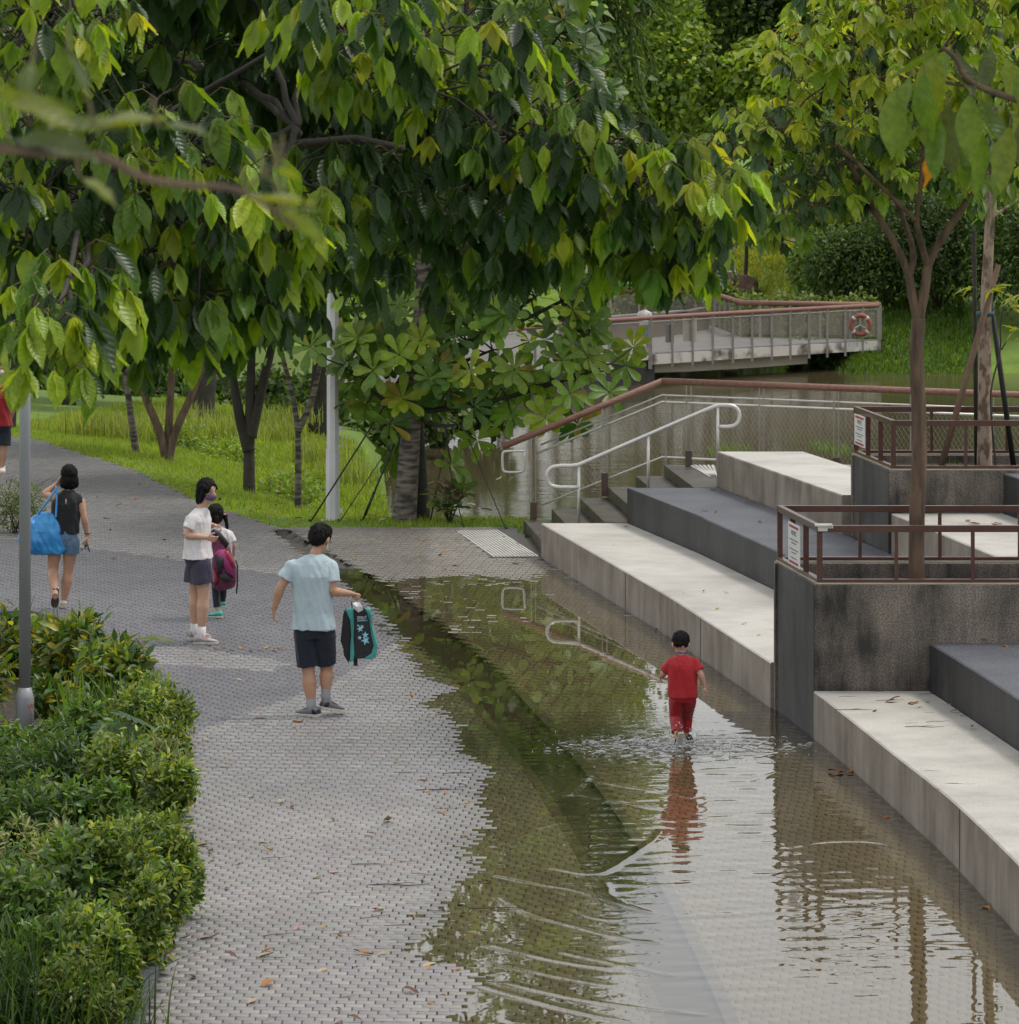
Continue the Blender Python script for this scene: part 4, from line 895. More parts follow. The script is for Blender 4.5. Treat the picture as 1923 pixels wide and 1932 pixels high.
for c in pc:
    c = Vector(c); h = min(hubs, key=lambda q: (q - c).length); mb.tube([h, h.lerp(c, .5) + Vector((0, 0, .06)), c], [.016, .011, .007], 5, cap=False)
o = mb.build('twigs', m_bark, rt, True, world=True); o['kind'] = 'stuff'
# ---------------------------------------------------------------- staked tree in the upper planter
sb = Vector((Pd(1858, 878, 46.2).x, 46.2, 1.66)); s2 = empty('staked_planter_tree', sb, 'slim pale-barked tree tied to stakes in the upper planter', 'tree')
def q46(x, y, dd=0): return Pd(x, y, 46.2 + dd)
limb(s2, [sb, q46(1858, 760), q46(1859, 600), q46(1868, 420), q46(1875, 250), q46(1890, 60)], .088, .03, m_bark2, 'trunk', 12)
P, O, S = [], [], []
for x, y, rx, ry, nc in [(1880, 380, 60, 40, 10), (1960, 350, 60, 60, 12), (1850, 60, 120, 80, 20), (1940, 230, 80, 100, 20), (1960, 60, 100, 100, 18), (1880, -60, 150, 80, 20)]:
    c, r = pad_world(x, y, 46.5, rx, ry, .8); p, u = ellpts(c, r, nc, .4); P.append(p); O.append(u + np.array([0, -.5, 0]) + RNG.normal(0, .3, (nc, 3))); S.append(RNG.uniform(.8, 1.1, nc) * .25)
    limb(s2, [q46(1872, max(y, 60) + 60), c], .02, .008, m_bark2, 'branch', 6)
P, O, S = np.vstack(P), np.vstack(O), np.concatenate(S); pos, R, sc, pet, idx = palmate(P, O, S)
split_leaves(s2, pos, R, sc, tints(len(idx), [BR, MD, DK], .16), ['broad', 'broad2'], m_leaf, 120); petioles(s2, pet, .0035, m_twig)
m_stake = mat('weathered_stake', (.17, .10, .07), .85, (.10, .06, .045), 6, stretch=(3, 3, .5)); m_blk = mat('black_stake', (.015, .015, .018), .6); m_strap = mat('blue_green_strap', (.03, .07, .09), .6)
def stake(a, b2, r, m, lab): tag(MB().tube([a, Vector(a).lerp(Vector(b2), .5), b2], [r, r * .95, r * .85], 8).build('tree_stake', m, None, True), lab, 'stake')
stake(Vector((q46(1770, 872, -.6).x, 45.6, 1.64)), q46(1884, 500, -.12), .036, m_stake, 'reddish timber stake leaning against the slim pale-barked tree')
stake(Vector((q46(1914, 860, .3).x, 46.5, 1.64)), q46(1869, 565, .12), .032, m_blk, 'black stake leaning on the slim pale-barked tree')
stake(Vector((q46(1843, 870, .7).x, 46.9, 1.64)), q46(1838, 420, .3), .026, m_dbark, 'thin dark upright stake behind the slim pale-barked tree')
st_ = MB().tube([q46(1859, 596), q46(1859, 588)], .098, 14).build('strap', m_strap, s2, True, world=True)
# yellow-green sapling beside it
sp_ = Vector((Pd(1878, 872, 45.9).x, 45.75, 1.64)); sg = empty('sapling', sp_, 'small sapling with yellow green leaves beside the staked tree', 'sapling')
def q45(x, y): return Pd(x, y, 45.75)
limb(sg, [sp_, q45(1868, 760), q45(1872, 720), q45(1890, 660), q45(1886, 610), q45(1900, 560)], .014, .006, m_dbark, 'stem', 6); limb(sg, [q45(1890, 660), q45(1912, 620), q45(1935, 600)], .009, .005, m_dbark, 'stem', 6)
P = [np.array(q45(x, y)) for x, y in ((1880, 560), (1900, 545), (1862, 552), (1915, 565), (1940, 560), (1905, 600), (1925, 625), (1930, 640), (1850, 548), (1892, 580))]
P = np.array(P); O = RNG.normal(0, .6, (len(P), 3)) + np.array([0, -.4, 0])
pos, R, sc, pet, idx = palmate(P, O, RNG.uniform(.15, .2, len(P)), droop=(0, 45)); split_leaves(sg, pos, R, sc, tints(len(idx), [(.34, .36, .03), (.27, .33, .03)], .1), ['lance', 'broad2'], m_leaf, 60); petioles(sg, pet, .003, m_twig)
# ---------------------------------------------------------------- branch reaching in from the right (tree outside the frame)
nb_ = empty('overhanging_branch_tree', (2.6, 13.4, 0), 'very near leafy branch with one orange leaf reaching over the forked tree', 'branch')
def q13(x, y, dd=0): return Pd(x, y, 13.0 + dd)
limb(nb_, [(2.6, 13.4, -.1), (2.55, 13.4, 3.0), (2.3, 13.2, 5.0), q13(2080, 230)], .10, .03, m_bark, 'trunk', 10)
limb(nb_, [q13(2080, 230), q13(1960, 200), q13(1890, 180), q13(1850, 165), q13(1818, 145), q13(1805, 110), q13(1780, 90)], .013, .006, m_bark); limb(nb_, [q13(1850, 165), q13(1790, 158), q13(1740, 140)], .006, .004, m_bark)
LV = [(1790, 95, -150, 60, 150), (1775, 92, -170, 40, 130), (1760, 100, -110, 75, 170), (1800, 100, -60, 60, 130), (1745, 140, -95, 80, 150), (1720, 140, -120, 70, 165), (1700, 200, -100, 85, 120), (1760, 190, -85, 80, 130), (1790, 200, -100, 70, 160), (1775, 220, -95, 82, 150), (1830, 180, -100, 75, 150), (1850, 190, -60, 60, 140), (1880, 195, -40, 50, 150), (1900, 200, -90, 70, 130), (1840, 230, -100, 80, 160), (1800, 260, -75, 80, 140), (1870, 260, -60, 70, 150), (1905, 240, -110, 75, 160), (1935, 220, -90, 60, 150), (1815, 110, 30, 20, 110), (1690, 170, -115, 75, 150), (1955, 300, -90, 70, 150), (1900, 110, -70, 60, 120), (1870, 90, -100, 70, 120), (1930, 120, -80, 70, 130)]
def placed_leaves(root, LV, q, cols, m, tpls=('broad', 'broad2')):
    for i, (x, y, az, dp, L) in enumerate(LV):
        p = q(x, y, random.uniform(-.15, .15)); a, b2 = math.radians(az), math.radians(dp); L = L * p.y / F
        L *= .84; h = np.array([math.cos(a), math.sin(a), 0]); d_ = h * math.cos(b2) - np.array([0, 0, math.sin(b2)])
        nr = h * math.sin(b2) + np.array([0, 0, math.cos(b2)]) + RNG.normal(0, .3, 3); R = orient(d_[None], nr[None])[0]
        leaf_object(root, tpls[i % 2], np.array(p), R, L, m, LC, cols[i % len(cols)])
        MB().tube([p - Vector(d_) * L * .01, p + Vector((0, .02, .03)) - Vector(h) * L * .15], .0018, 4, cap=False).build('leaf_stalk', m_twig, root, True, world=True)
placed_leaves(nb_, LV, q13, [(.13, .20, .02), (.09, .155, .02), (.17, .22, .02), (.085, .11, .03), (.11, .19, .02)], m_leaf)
placed_leaves(nb_, [(1762, 235, -100, 84, 140)], q13, [(.42, .17, .02)], m_leaf)
# blurred branch at the left (very near)
lb_ = empty('near_left_branch_tree', (-1.9, 6.0, 0), 'out of focus twig with a few leaves, nearest thing at the left', 'branch')
def q5(x, y, dd=0): return Pd(x, y, 4.3 + dd * .4)
limb(lb_, [(-1.9, 6.0, -.1), (-1.9, 6.0, 3), (-1.5, 5.8, 5.2), q5(-700, 330)], .08, .02, m_bark, 'trunk', 10)
limb(lb_, [q5(-700, 330), q5(-60, 270), q5(60, 288), q5(200, 292), q5(260, 335), q5(350, 350), q5(440, 352), q5(500, 385), q5(560, 430)], .006, .0022, m_bark); limb(lb_, [q5(470, 350), q5(510, 320), q5(540, 300)], .002, .0015, m_twig)
placed_leaves(lb_, [(520, 320, 40, 10, 70), (530, 310, 100, -40, 45), (500, 335, 20, 15, 90), (470, 372, 10, 15, 150), (530, 400, 20, 28, 130), (540, 395, -8, 12, 90), (0, 190, -20, 10, 210), (60, 240, 10, 10, 210), (20, 265, -30, 0, 230), (180, 235, 30, 5, 170), (60, 120, -100, 50, 110), (130, 100, -60, 60, 120), (150, 335, -20, 25, 110), (-40, 170, 0, 20, 220), (300, 240, 5, 0, 130)], q5, [(.16, .19, .02), (.10, .14, .03), (.09, .12, .05)], m_leaf)
NEARCROWN = []
# ---------------------------------------------------------------- rosette trees on the lawn edge
ra = Vector((Pd(762, 990, 56.4).x, 56.4, -.05)); rs_ = empty('rosette_leafed_tree', ra, 'tree with glossy leaf rosettes and grey ringed trunk at the plaza edge', 'tree')
def q56(x, y, dd=0): return Pd(x, y, 56.4 + dd)
limb(rs_, [ra, q56(768, 920), q56(774, 830), q56(780, 730), q56(800, 560), q56(800, 380)], .17, .085, m_bark3, 'trunk', 14)
limb(rs_, [Vector((q56(795, 990).x, 56.7, -.05)), q56(790, 900, .3), q56(786, 830, .3), q56(780, 740, .1)], .125, .10, m_dbark, 'stem', 12)
def rosettes(centers, axes, nl, L, tcols, var=.15, upang=(55, 95)):
    pos, dr, nr, sc, tt = [], [], [], [], []
    tc_ = tints(len(centers), tcols, var)
    for c, a, t in zip(centers, axes, tc_):
        a = Vector(a).normalized(); e = a.orthogonal().normalized(); f = a.cross(e); k = random.randint(*nl); r0 = random.random() * 6
        for j in range(k):
            az = r0 + j * 2.4; th = math.radians(random.uniform(*upang) * (.65 + .5 * j / k)); s = e * math.cos(az) + f * math.sin(az)
            d_ = a * math.cos(th) + s * math.sin(th); d_ = (d_ + Vector((0, 0, -.18))).normalized()
            pos.append(tuple(Vector(c) + d_ * .02)); dr.append(tuple(d_)); nr.append(tuple(a * math.sin(th) - s * math.cos(th))); sc.append(random.uniform(*L)); tt.append(t * random.uniform(.85, 1.15) if random.random() > .05 else np.array([.25, .2, .03]))
    return np.array(pos), orient(dr, nr), np.array(sc), np.array(tt)
cs, ax, hubs = [], [], []; rpads = []
fixed = [(1180, 690), (1150, 740), (1195, 655), (835, 700), (893, 768), (745, 858), (852, 880), (735, 800), (1000, 700), (1075, 742), (965, 780), (1120, 655), (700, 700), (585, 655), (665, 720), (1030, 790), (690, 760), (930, 700), (1060, 680), (860, 640), (1110, 590), (1090, 800), (760, 660), (900, 830)]
for x, y in fixed:
    c = q56(x, y, random.uniform(-.8, .5)); cs.append(c); ax.append((random.gauss(0, .35), -.65, .55))
for (x, y, rx, ry, rd, nn) in [(930, 660, 240, 90, 1.3, 46), (760, 700, 130, 90, 1.2, 26), (780, 520, 180, 90, 1.4, 34), (1010, 560, 130, 80, 1.2, 26), (820, 330, 200, 120, 1.5, 34), (980, 380, 140, 110, 1.4, 24), (860, 130, 190, 110, 1.6, 30), (900, -60, 190, 90, 1.6, 30), (705, 650, 60, 50, .8, 10), (1040, 180, 90, 90, 1.2, 14), (1150, 390, 100, 110, 1.0, 26), (1085, 230, 90, 90, 1.0, 20), (1185, 500, 80, 70, .9, 16), (1060, 60, 70, 90, 1.0, 16)]:
    rpads.append(Pd(x, y, 56.8))
    c, r = pad_world(x, y, 56.8, rx, ry, rd); p, u = ellpts(c, r, nn, .5)
    for a, b2 in zip(p, u): cs.append(Vector(a)); ax.append((b2[0] * .7, b2[1] * .5 - .35, .6))
pos, R, sc, T = rosettes(cs, ax, (8, 12), (.24, .34), [(.15, .24, .03), (.10, .18, .028), (.06, .125, .026), (.22, .30, .03)])
split_leaves(rs_, pos, R, sc, T, ['obov'], m_ros)
mb = MB(); tops = [ra.lerp(q56(800, 380), k) for k in (.35, .5, .65, .8, 1.0)]; nodes = []
for c in rpads + [Pd(x, y, 56.2) for x, y in ((1120, 700), (740, 810), (870, 800), (650, 690), (1040, 720))]:
    t_ = min(tops, key=lambda p: abs(p.z - (c.z - .35 * abs(c.x - p.x)))); q_ = smoothpoly([tuple(t_), tuple(t_.lerp(c, .5) + Vector((0, 0, -.12))), tuple(c)], 2); mb.tube(q_, list(np.linspace(.045, .014, len(q_))), 6, cap=False); nodes += [Vector(p) for p in q_[2:]]
for c in cs:
    n_ = min(nodes, key=lambda p: (p - c).length); mb.tube([n_, n_.lerp(c, .5) + Vector((0, 0, -.04)), c], [.014, .011, .008], 5, cap=False)
o = mb.build('branches', m_dbark, rs_, True, world=True); o['kind'] = 'stuff'
# guy wires
m_guy = mat('guy_cable', (.02, .024, .02), .5)
def c8(x, y, d=56.2): return Pd(509.6 + x * .31646, 458.6 + y * .31646, d)
for i, (a, b2, r, lab) in enumerate([((690, 960), (235, 1605), .012, 'black guy strap from the ringed trunk passing behind the white post'), ((760, 1150), (545, 1640), .014, 'thick guy cable with turnbuckle left of the ringed trunk'), ((1062, 1110), (952, 1672), .010, 'guy cable right of the twin trunks, steepest one'), ((1060, 1290), (1155, 1700), .008, 'thin guy wire ending at the paving by the ribbed strip'), ((1185, 1170), (1412, 1712), .008, 'long thin guy wire slanting toward the steps'), ((720, 1200), (408, 1575), .007, 'thin pale guy wire fixed beside the white post')]):
    pb_ = G(509.6 + b2[0] * .31646, max(458.6 + b2[1] * .31646, 985)); pb_.z = -.02
    g = empty('guy_wire', pb_, lab, 'guy wire', 'guy wires staying the rosette tree')
    MB().tube([c8(*a, 56.3), pb_], r, 5).build('cable', m_guy, g, True, world=True); MB().tube([pb_ + Vector((0, 0, -.05)), pb_ + Vector((0, 0, .06))], .018, 6).build('anchor', m_guy, g, True, world=True)
    if i == 1: MB().tube([pb_.lerp(c8(*a, 56.3), .1), pb_.lerp(c8(*a, 56.3), .36)], .022, 6).build('turnbuckle', m_guy, g, True, world=True)
# red-green rosette plant at the trunk foot
pb_ = Vector((G(848, 985).x, 56.0, 0)); pl = empty('rosette_plant', pb_, 'low reddish green rosette plant at the foot of the twin trunks', 'plant')
cs = [pb_ + Vector((random.uniform(-.12, .22), random.uniform(-.1, .1), random.uniform(.12, .42))) for _ in range(7)]
pos, R, sc, T = rosettes(cs, [(random.gauss(0, .3), -.3, .9) for _ in cs], (8, 11), (.2, .3), [(.10, .15, .03), (.14, .10, .06), (.07, .12, .03)], upang=(35, 85)); split_leaves(pl, pos, R, sc, T, ['lance', 'obov'], m_ros, 90)
for c in cs: MB().tube([pb_, c], [.012, .008], 5).build('stem', m_dbark, pl, True, world=True)
# ---------------------------------------------------------------- generic leafy trees and bushes
def cloud(blobs, n, size, cols, w=None, tpl='card', droop=.0, var=.2, shell=.5):
    """blobs (c, r) ; returns V,Q,T"""
    vol = np.array([r[0] * r[2] for c, r in blobs]); cnt = np.maximum(8, (n * vol / vol.sum())).astype(int); out = []
    for (c, r), k in zip(blobs, cnt):
        p, u = ellpts(c, r, k, shell); lo = RNG.random(k) < .14; p[lo] += (u[lo] * np.asarray(r)) * RNG.uniform(.15, .6, (lo.sum(), 1)); d_ = u * .6 + RNG.normal(0, .6, (k, 3)); d_[:, 2] -= droop
        up = u * .8 + np.array([0, 0, .8]) + RNG.normal(0, .45, (k, 3)); t = tints(k, cols, var, w)
        bt = 1 + RNG.normal(0, .16); out.append(inst(tpl, p, orient(d_, up), RNG.uniform(.7, 1.25, k) * size, np.clip(t * bt, .01, .5)))
    return cat(out)
def leafy_tree(name, label, base, h, cr, ch, n, size, cols, group=None, trunk_r=.2, stems=None, tpl='card', m=None, bark=None, nb=14, w=None, droop=0., blobk=.42):
    base = Vector(base); root = empty(name, base, label, 'tree', group); bark = bark or m_dbark
    cz = base.z + h - ch / 2; blobs = []
    for i in range(nb):
        u = norm(RNG.normal(size=3)); k = RNG.random() ** .4 * .72
        c = np.array([base.x, base.y, cz]) + u * np.array([cr, cr, ch / 2]) * k; q = blobk * RNG.uniform(.7, 1.25); blobs.append((c, np.array([cr * q, cr * q, ch / 2 * q * 1.0])))
    V, Q, T = cloud(blobs, n, size, cols, w, tpl, droop); wparent(link('crown', npmesh('crown', V, Q, m or m_far, T)), root)
    top = Vector((base.x, base.y, cz))
    for st_ in (stems or [[(0, 0, 0), (.02 * h, 0, h * .3), (0, 0, cz - base.z)]]):
        limb(root, [base + Vector(p) for p in st_], trunk_r, trunk_r * .5, bark, 'trunk', 10)
    mb = MB()
    for c, r in blobs[:8]: mb.tube([top - Vector((0, 0, ch * .35)), top.lerp(Vector(c), .5), c], [trunk_r * .45, trunk_r * .3, trunk_r * .12], 5, cap=False)
    o = mb.build('limbs', bark, root, True, world=True); return root
def ground_at(px, d): x = (px - CX) / F * d; return Vector((x, d, float(tz(x, d)) - .05))
LG, OG, DG = (.19, .275, .04), (.12, .195, .035), (.06, .105, .027)
for root_, blobs_, n_ in ((lb_, [((-3.6, 4.5, 8.6), (2.6, 3.2, 1.7)), ((-3.2, 9.5, 8.8), (2.4, 2.6, 1.5)), ((-5.6, 6.5, 7.6), (2.2, 3.0, 1.8))], 2600), (nb_, [((4.6, 9.0, 8.8), (2.2, 3.0, 1.6)), ((4.2, 14.0, 9.0), (2.0, 2.6, 1.4))], 1500)):  # unseen crowns added beside the camera to block sky light from the front
    V, Q, T = cloud([(np.array(c), np.array(r)) for c, r in blobs_], n_, .34, [MD, DK], None, 'broad'); o = wparent(link('crown', npmesh('crown', V, Q, m_far, T)), root_); o['kind'] = 'stuff'
    for c, r in blobs_: limb(root_, [Vector(root_.location) + Vector((0, 0, 3.0)), Vector(root_.location).lerp(Vector(c), .4) + Vector((0, 0, 1.5)), c], .07, .03, m_bark)
# small bank trees
leafy_tree('bank_tree', 'slim leaning bank tree with pale speckled trunk, farthest up the path', ground_at(258, 67.6), 5.6, 1.5, 3.4, 2600, .22, [MD, DK], 'small trees on the grass bank', .07, [[(0, 0, 0), (-.08, 0, .6), (-.16, 0, 1.2), (-.3, 0, 2.6)]], 'small', m_shr, m_bark3)
leafy_tree('bank_tree', 'bank tree dividing into three stems at its foot', ground_at(316, 67.2), 5.8, 1.6, 3.8, 3000, .22, [MD, DK], 'small trees on the grass bank', .085, [[(0, 0, 0), (-.1, 0, .5), (-.45, 0, 1.3), (-.5, 0, 2.5)], [(0, 0, 0), (.1, 0, .5), (.42, .1, 1.2), (.9, .1, 2.6)], [(0, .05, 0), (.02, .1, .8), (.12, .1, 2.4)]], 'small', m_shr, m_bark)
leafy_tree('bank_tree', 'dark trunked bank tree with a low fork', ground_at(470, 62.2), 5.8, 1.5, 3.6, 3000, .22, [MD, DK], 'small trees on the grass bank', .10, [[(0, 0, 0), (.0, 0, .8), (.02, 0, 1.5), (.05, 0, 2.6)], [(0, 0, .7), (-.15, 0, 1.2), (-.3, 0, 2.2)], [(.02, 0, .9), (.16, 0, 1.5), (.4, 0, 2.5)]], 'small', m_shr, m_dbark)
leafy_tree('bank_tree', 'thin straight bank tree between dark trunk and white post', ground_at(562, 61.0), 5.2, 1.3, 3.0, 2400, .24, [MD, DK, BR], 'small trees on the grass bank', .06, [[(0, 0, 0), (.01, 0, .8), (-.0, 0, 1.4), (-.25, 0, 2.4)], [(0, 0, 1.2), (.2, 0, 1.6), (.35, 0, 2.3)]], 'small', m_shr, m_bark3)
leafy_tree('bank_tree', 'bank tree behind the man in red at the path bend', ground_at(20, 72), 6.5, 1.8, 4.2, 2600, .26, [MD, DK, BR], 'small trees on the grass bank', .09, None, 'small', m_shr, m_dbark)
# taller trees behind
TALL = [(120, 92, 13, 3.6, 9), (380, 88, 13, 3.4, 9), (600, 96, 14, 3.6, 10), (820, 112, 17, 4.6, 12), (240, 118, 18, 5, 13), (-60, 100, 16, 5, 12)]
for i, (px, d, h, cr, ch) in enumerate(TALL):
    leafy_tree('tall_tree', 'tall dense tree on the near riverside behind the bank trees', ground_at(px, d), h, cr, ch, 3600, .42, [LG, OG, DG], 'tall riverside trees behind the bank trees', .28, nb=16)
FAR = [(1000, 162, 33, 4.6, 31, [OG, DG]), (1100, 168, 31, 4.2, 29, [LG, OG]), (1235, 160, 14.5, 3.2, 13.6, [BR, LG, OG]), (1330, 172, 16, 3.6, 14, [LG, OG]), (1420, 166, 15.5, 3.4, 12.5, [OG, DG]), (1510, 172, 16.5, 3.8, 14, [OG, DG]), (1610, 164, 14, 3.6, 13, [OG, LG]), (1710, 168, 15, 3.8, 14, [OG, DG]), (1810, 162, 14, 3.8, 13.4, [OG, LG]), (1910, 166, 15, 3.8, 14.4, [OG, DG]), (880, 170, 34, 5, 32, [OG]), (1040, 182, 36, 5, 34, [DG, OG]), (940, 180, 35, 5, 33, [OG, DG]), (1200, 190, 17, 5, 16, [OG, LG]), (1370, 188, 17, 5, 16, [DG, OG]), (1560, 192, 18, 5.5, 17, [OG, DG]), (1760, 190, 17, 5.5, 16, [OG, DG]), (1940, 190, 17, 5.5, 16, [DG, OG])]
for i, (px, d, h, cr, ch, cols) in enumerate(FAR):
    leafy_tree('far_tree', 'tall dense tree of the wooded far bank', ground_at(px, d), h, cr, ch, 11000 if d < 175 else 7000, .25 if d < 175 else .38, cols, 'trees of the wooded far bank', .22, nb=26, blobk=.36)
leafy_tree('young_tree', 'bright light green young tree before the far wood', ground_at(1440, 158), 8.4, 1.7, 4.0, 2600, .30, [BR, LG], None, .10, nb=12)
leafy_tree('young_tree', 'thin dark stemmed young tree on the far lawn', ground_at(1474, 152), 5.4, 1.2, 2.2, 1600, .26, [DG, OG], None, .07, nb=8)
leafy_tree('young_tree', 'feathery small tree behind the boulder', ground_at(1405, 151.5), 4.6, 1.1, 2.0, 1500, .26, [OG, LG], None, .09, nb=8, tpl='lance')
# weeping tree
wt = ground_at(1120, 128); wt.z = -1.2; root = empty('weeping_tree', wt, 'tall tree with long drooping feathery dark green branches', 'tree')
parts = []; mb = MB(); limb(root, [wt, wt + Vector((.2, 0, 6)), wt + Vector((0, 0, 12))], .25, .1, m_dbark, 'trunk', 10)
for i in range(64):
    a = RNG.uniform(0, 6.28); z0 = wt.z + RNG.uniform(8.5, 14); L = RNG.uniform(1.0, 2.4); tipz = RNG.uniform(1.6, 3.6)
    c0 = np.array([wt.x, wt.y, z0]); o_ = np.array([math.cos(a), math.sin(a), 0]); ts = np.linspace(0, 1, 70)[:, None]
    cur = c0 + o_ * L * np.sqrt(ts) + np.array([0, 0, 1]) * (.4 * ts - tipz * ts ** 2.2); mb.tube(cur[::12], .02, 4, cap=False)
    k = len(cur); rep = 4; p = np.repeat(cur, rep, 0) + RNG.normal(0, .09, (k * rep, 3)); d_ = np.array([0, 0, -.9]) + o_ * .35 + RNG.normal(0, .35, (k * rep, 3))
    parts.append(inst('lance', p, orient(d_, RNG.normal(0, 1, d_.shape)), RNG.uniform(.22, .42, k * rep), tints(k * rep, [(.12, .19, .03), (.07, .125, .025)], .2)))
V, Q, T = cat(parts); wparent(link('crown', npmesh('crown', V, Q, m_far, T)), root); mb.build('branches', m_dbark, root, True, world=True)
# far bank bushes
def bush(name, label, px, d, w, h, n, size, cols, group, tpl='card', zoff=0, m=None, zabs=None):
    b_ = ground_at(px, d); b_.z = zabs if zabs is not None else b_.z + zoff; root = empty(name, b_, label, 'bush', group); blobs = []
    for i in range(9):
        blobs.append((np.array([b_.x + RNG.uniform(-.6, .6) * w, b_.y + RNG.uniform(-.4, .4) * w, b_.z + h * RNG.uniform(.3, .68)]), np.array([w * .42, w * .42, h * .34])))
    V, Q, T = cloud(blobs, n, size, cols, None, tpl); wparent(link('foliage', npmesh('foliage', V, Q, m or m_far, T)), root)
    mb = MB()
    for c, r in blobs[:5]: mb.tube([b_, c], [.05, .02], 5)
    mb.build('stems', m_dbark, root, True, world=True)
for px, d, w, h, cols in [(1600, 139.5, 1.6, 3.0, [OG, DG]), (1680, 140, 2.0, 4.2, [OG, DG]), (1770, 139.5, 2.2, 4.6, [DG]), (1860, 138.5, 2.2, 5.0, [DG, OG]), (1950, 137.5, 2.2, 5.0, [DG, OG]), (1545, 142, 1.2, 2.4, [LG, OG]), (1590, 149, 2.2, 5, [OG, DG]), (1680, 150, 2.6, 6, [OG, DG]), (1790, 149, 2.6, 6.4, [OG]), (1900, 148, 2.8, 6.8, [OG, DG])]:
    bush('far_bush', ('dark dense bush in the front row on the far bank beyond the footbridge end' if d < 144 else 'taller dense bush in the back row on the far bank'), px, d, w, h, 7000, .17, cols, 'bushes on the far bank', tpl='small')
for px in (1250, 1310, 1370, 1430, 1490, 1550, 1610, 1190):
    bush('hedge_bush', 'pale green hedge bush behind the far footbridge rail', px, 137.0 if px > 1400 else 145.6, .9, 1.3, 1200, .17, [(.15, .21, .06), LG, (.2, .24, .08)], 'hedge behind the footbridge', zoff=0, zabs=-2.65)
bush('waterside_bush', 'dark bush hanging over the water under the footbridge end', 1580, 135.2, .8, 1.0, 1600, .16, [DG, OG], None, zabs=-3.7)
for k_, px_b in enumerate((1330, 1400, 1470, 1530, 1640)): bush('waterside_bush', 'low dark bush in the row along the water under the footbridge', px_b, 135.4 if px_b > 1500 else 145.2, .9, 1.0, 1100, .17, [DG, OG], 'low bushes under the footbridge', zabs=-3.7)
bush('waterside_bush', 'dark bush at the water below the middle of the footbridge', 1450, 146.0, 2.6, 1.3, 2200, .2, [DG], None, zabs=-3.7)
bush('waterside_bush', 'dark bush at the water left of the footbridge pier', 1250, 146.0, 2.6, 1.4, 2200, .2, [DG], None, zabs=-3.7)
for px in range(120, 880, 62): bush('riverside_bush', 'dark bush in the row along the near riverside behind the bank trees', px + RNG.uniform(-15, 15), 106 + RNG.uniform(-2, 3), 1.3, 2.0 if px < 560 else 1.4, 1500, .2, [DG, OG], 'riverside bushes behind the bank trees', zabs=-3.5)
# ---------------------------------------------------------------- lawn grass and weeds
def blades(P, h, wdt, cols, lean=.5, w=None, seg=3, var=.2):
    n = len(P); az = RNG.uniform(0, 6.28, n); ln = RNG.normal(0, lean, n); o_ = np.stack([np.cos(az), np.sin(az), np.zeros(n)], 1); s = np.stack([-np.sin(az), np.cos(az), np.zeros(n)], 1)
    V = []; h = np.asarray(h)
    for k in range(seg + 1):
        t = k / seg; c = P + np.array([0, 0, 1]) * (h * t * (1 - .35 * np.abs(ln) * t))[:, None] + o_ * (h * ln * t * t)[:, None]; ww = np.asarray(wdt) * (1 - t) ** .7 + .0006
        V += [c - s * ww[:, None] / 2, c + s * ww[:, None] / 2]
    V = np.stack(V, 1); m_ = 2 * (seg + 1); q = np.array([(2 * k, 2 * k + 1, 2 * k + 3, 2 * k + 2) for k in range(seg)]); Q = (q[None] + (np.arange(n) * m_)[:, None, None]).reshape(-1, 4)
    T = np.repeat(tints(n, cols, var, w)[:, None], m_, 1).reshape(-1, 3); return V.reshape(-1, 3), Q, T
n = 150000; gx = RNG.uniform(-8.5, .35, n); gd = np.interp(gx, EDGE_X, EDGE_D) + RNG.beta(1, 1.9, n) * 40 - .03
k = np.abs(gx) < gd * 975 / F; gx, gd = gx[k], gd[k]; n = len(gx); GP = np.stack([gx, gd, tz(gx, gd) - .01], 1)
s_ = gd - np.interp(gx, EDGE_X, EDGE_D); pat = .6 + .8 * np.clip(gnoise(gx, gd, .5, 2) + .4, 0, 1)
V, Q, T = blades(GP, RNG.uniform(.035, .085, n) * pat * (1 + 1.0 * sstep(.3, 6, s_)), np.full(n, .012) * (1 + sstep(3, 20, s_)), [(.22, .32, .03), (.15, .25, .025), (.28, .33, .045)], .6)
tag(link('lawn_grass', npmesh('lawn_grass', V, Q, m_gr, T)), 'short bright green grass on the river bank', 'grass', kind='stuff')
n = 30000; gx = RNG.uniform(6, 15, n); gd = RNG.uniform(131, 146, n); V, Q, T = blades(np.stack([gx, gd, tz(gx, gd)], 1), RNG.uniform(.12, .3, n), np.full(n, .05), [(.11, .19, .02), (.07, .14, .018)], .6)
tag(link('far_grass', npmesh('far_grass', V, Q, m_gr, T)), 'bright grass slope on the far bank', 'grass', kind='stuff')
n = 26000; gx = RNG.uniform(2.5, 10.5, n); gd = RNG.uniform(146, 160, n); V, Q, T = blades(np.stack([gx, gd, tz(gx, gd)], 1), RNG.uniform(.08, .2, n), np.full(n, .06), [(.30, .34, .04), (.24, .30, .035), (.36, .36, .05)], .6)  # sunlit look of this lawn is put into brighter, yellower blade tints
tag(link('far_lawn_grass', npmesh('far_lawn_grass', V, Q, m_gr, T)), 'sunny yellow green lawn grass behind the footbridge', 'grass', kind='stuff')
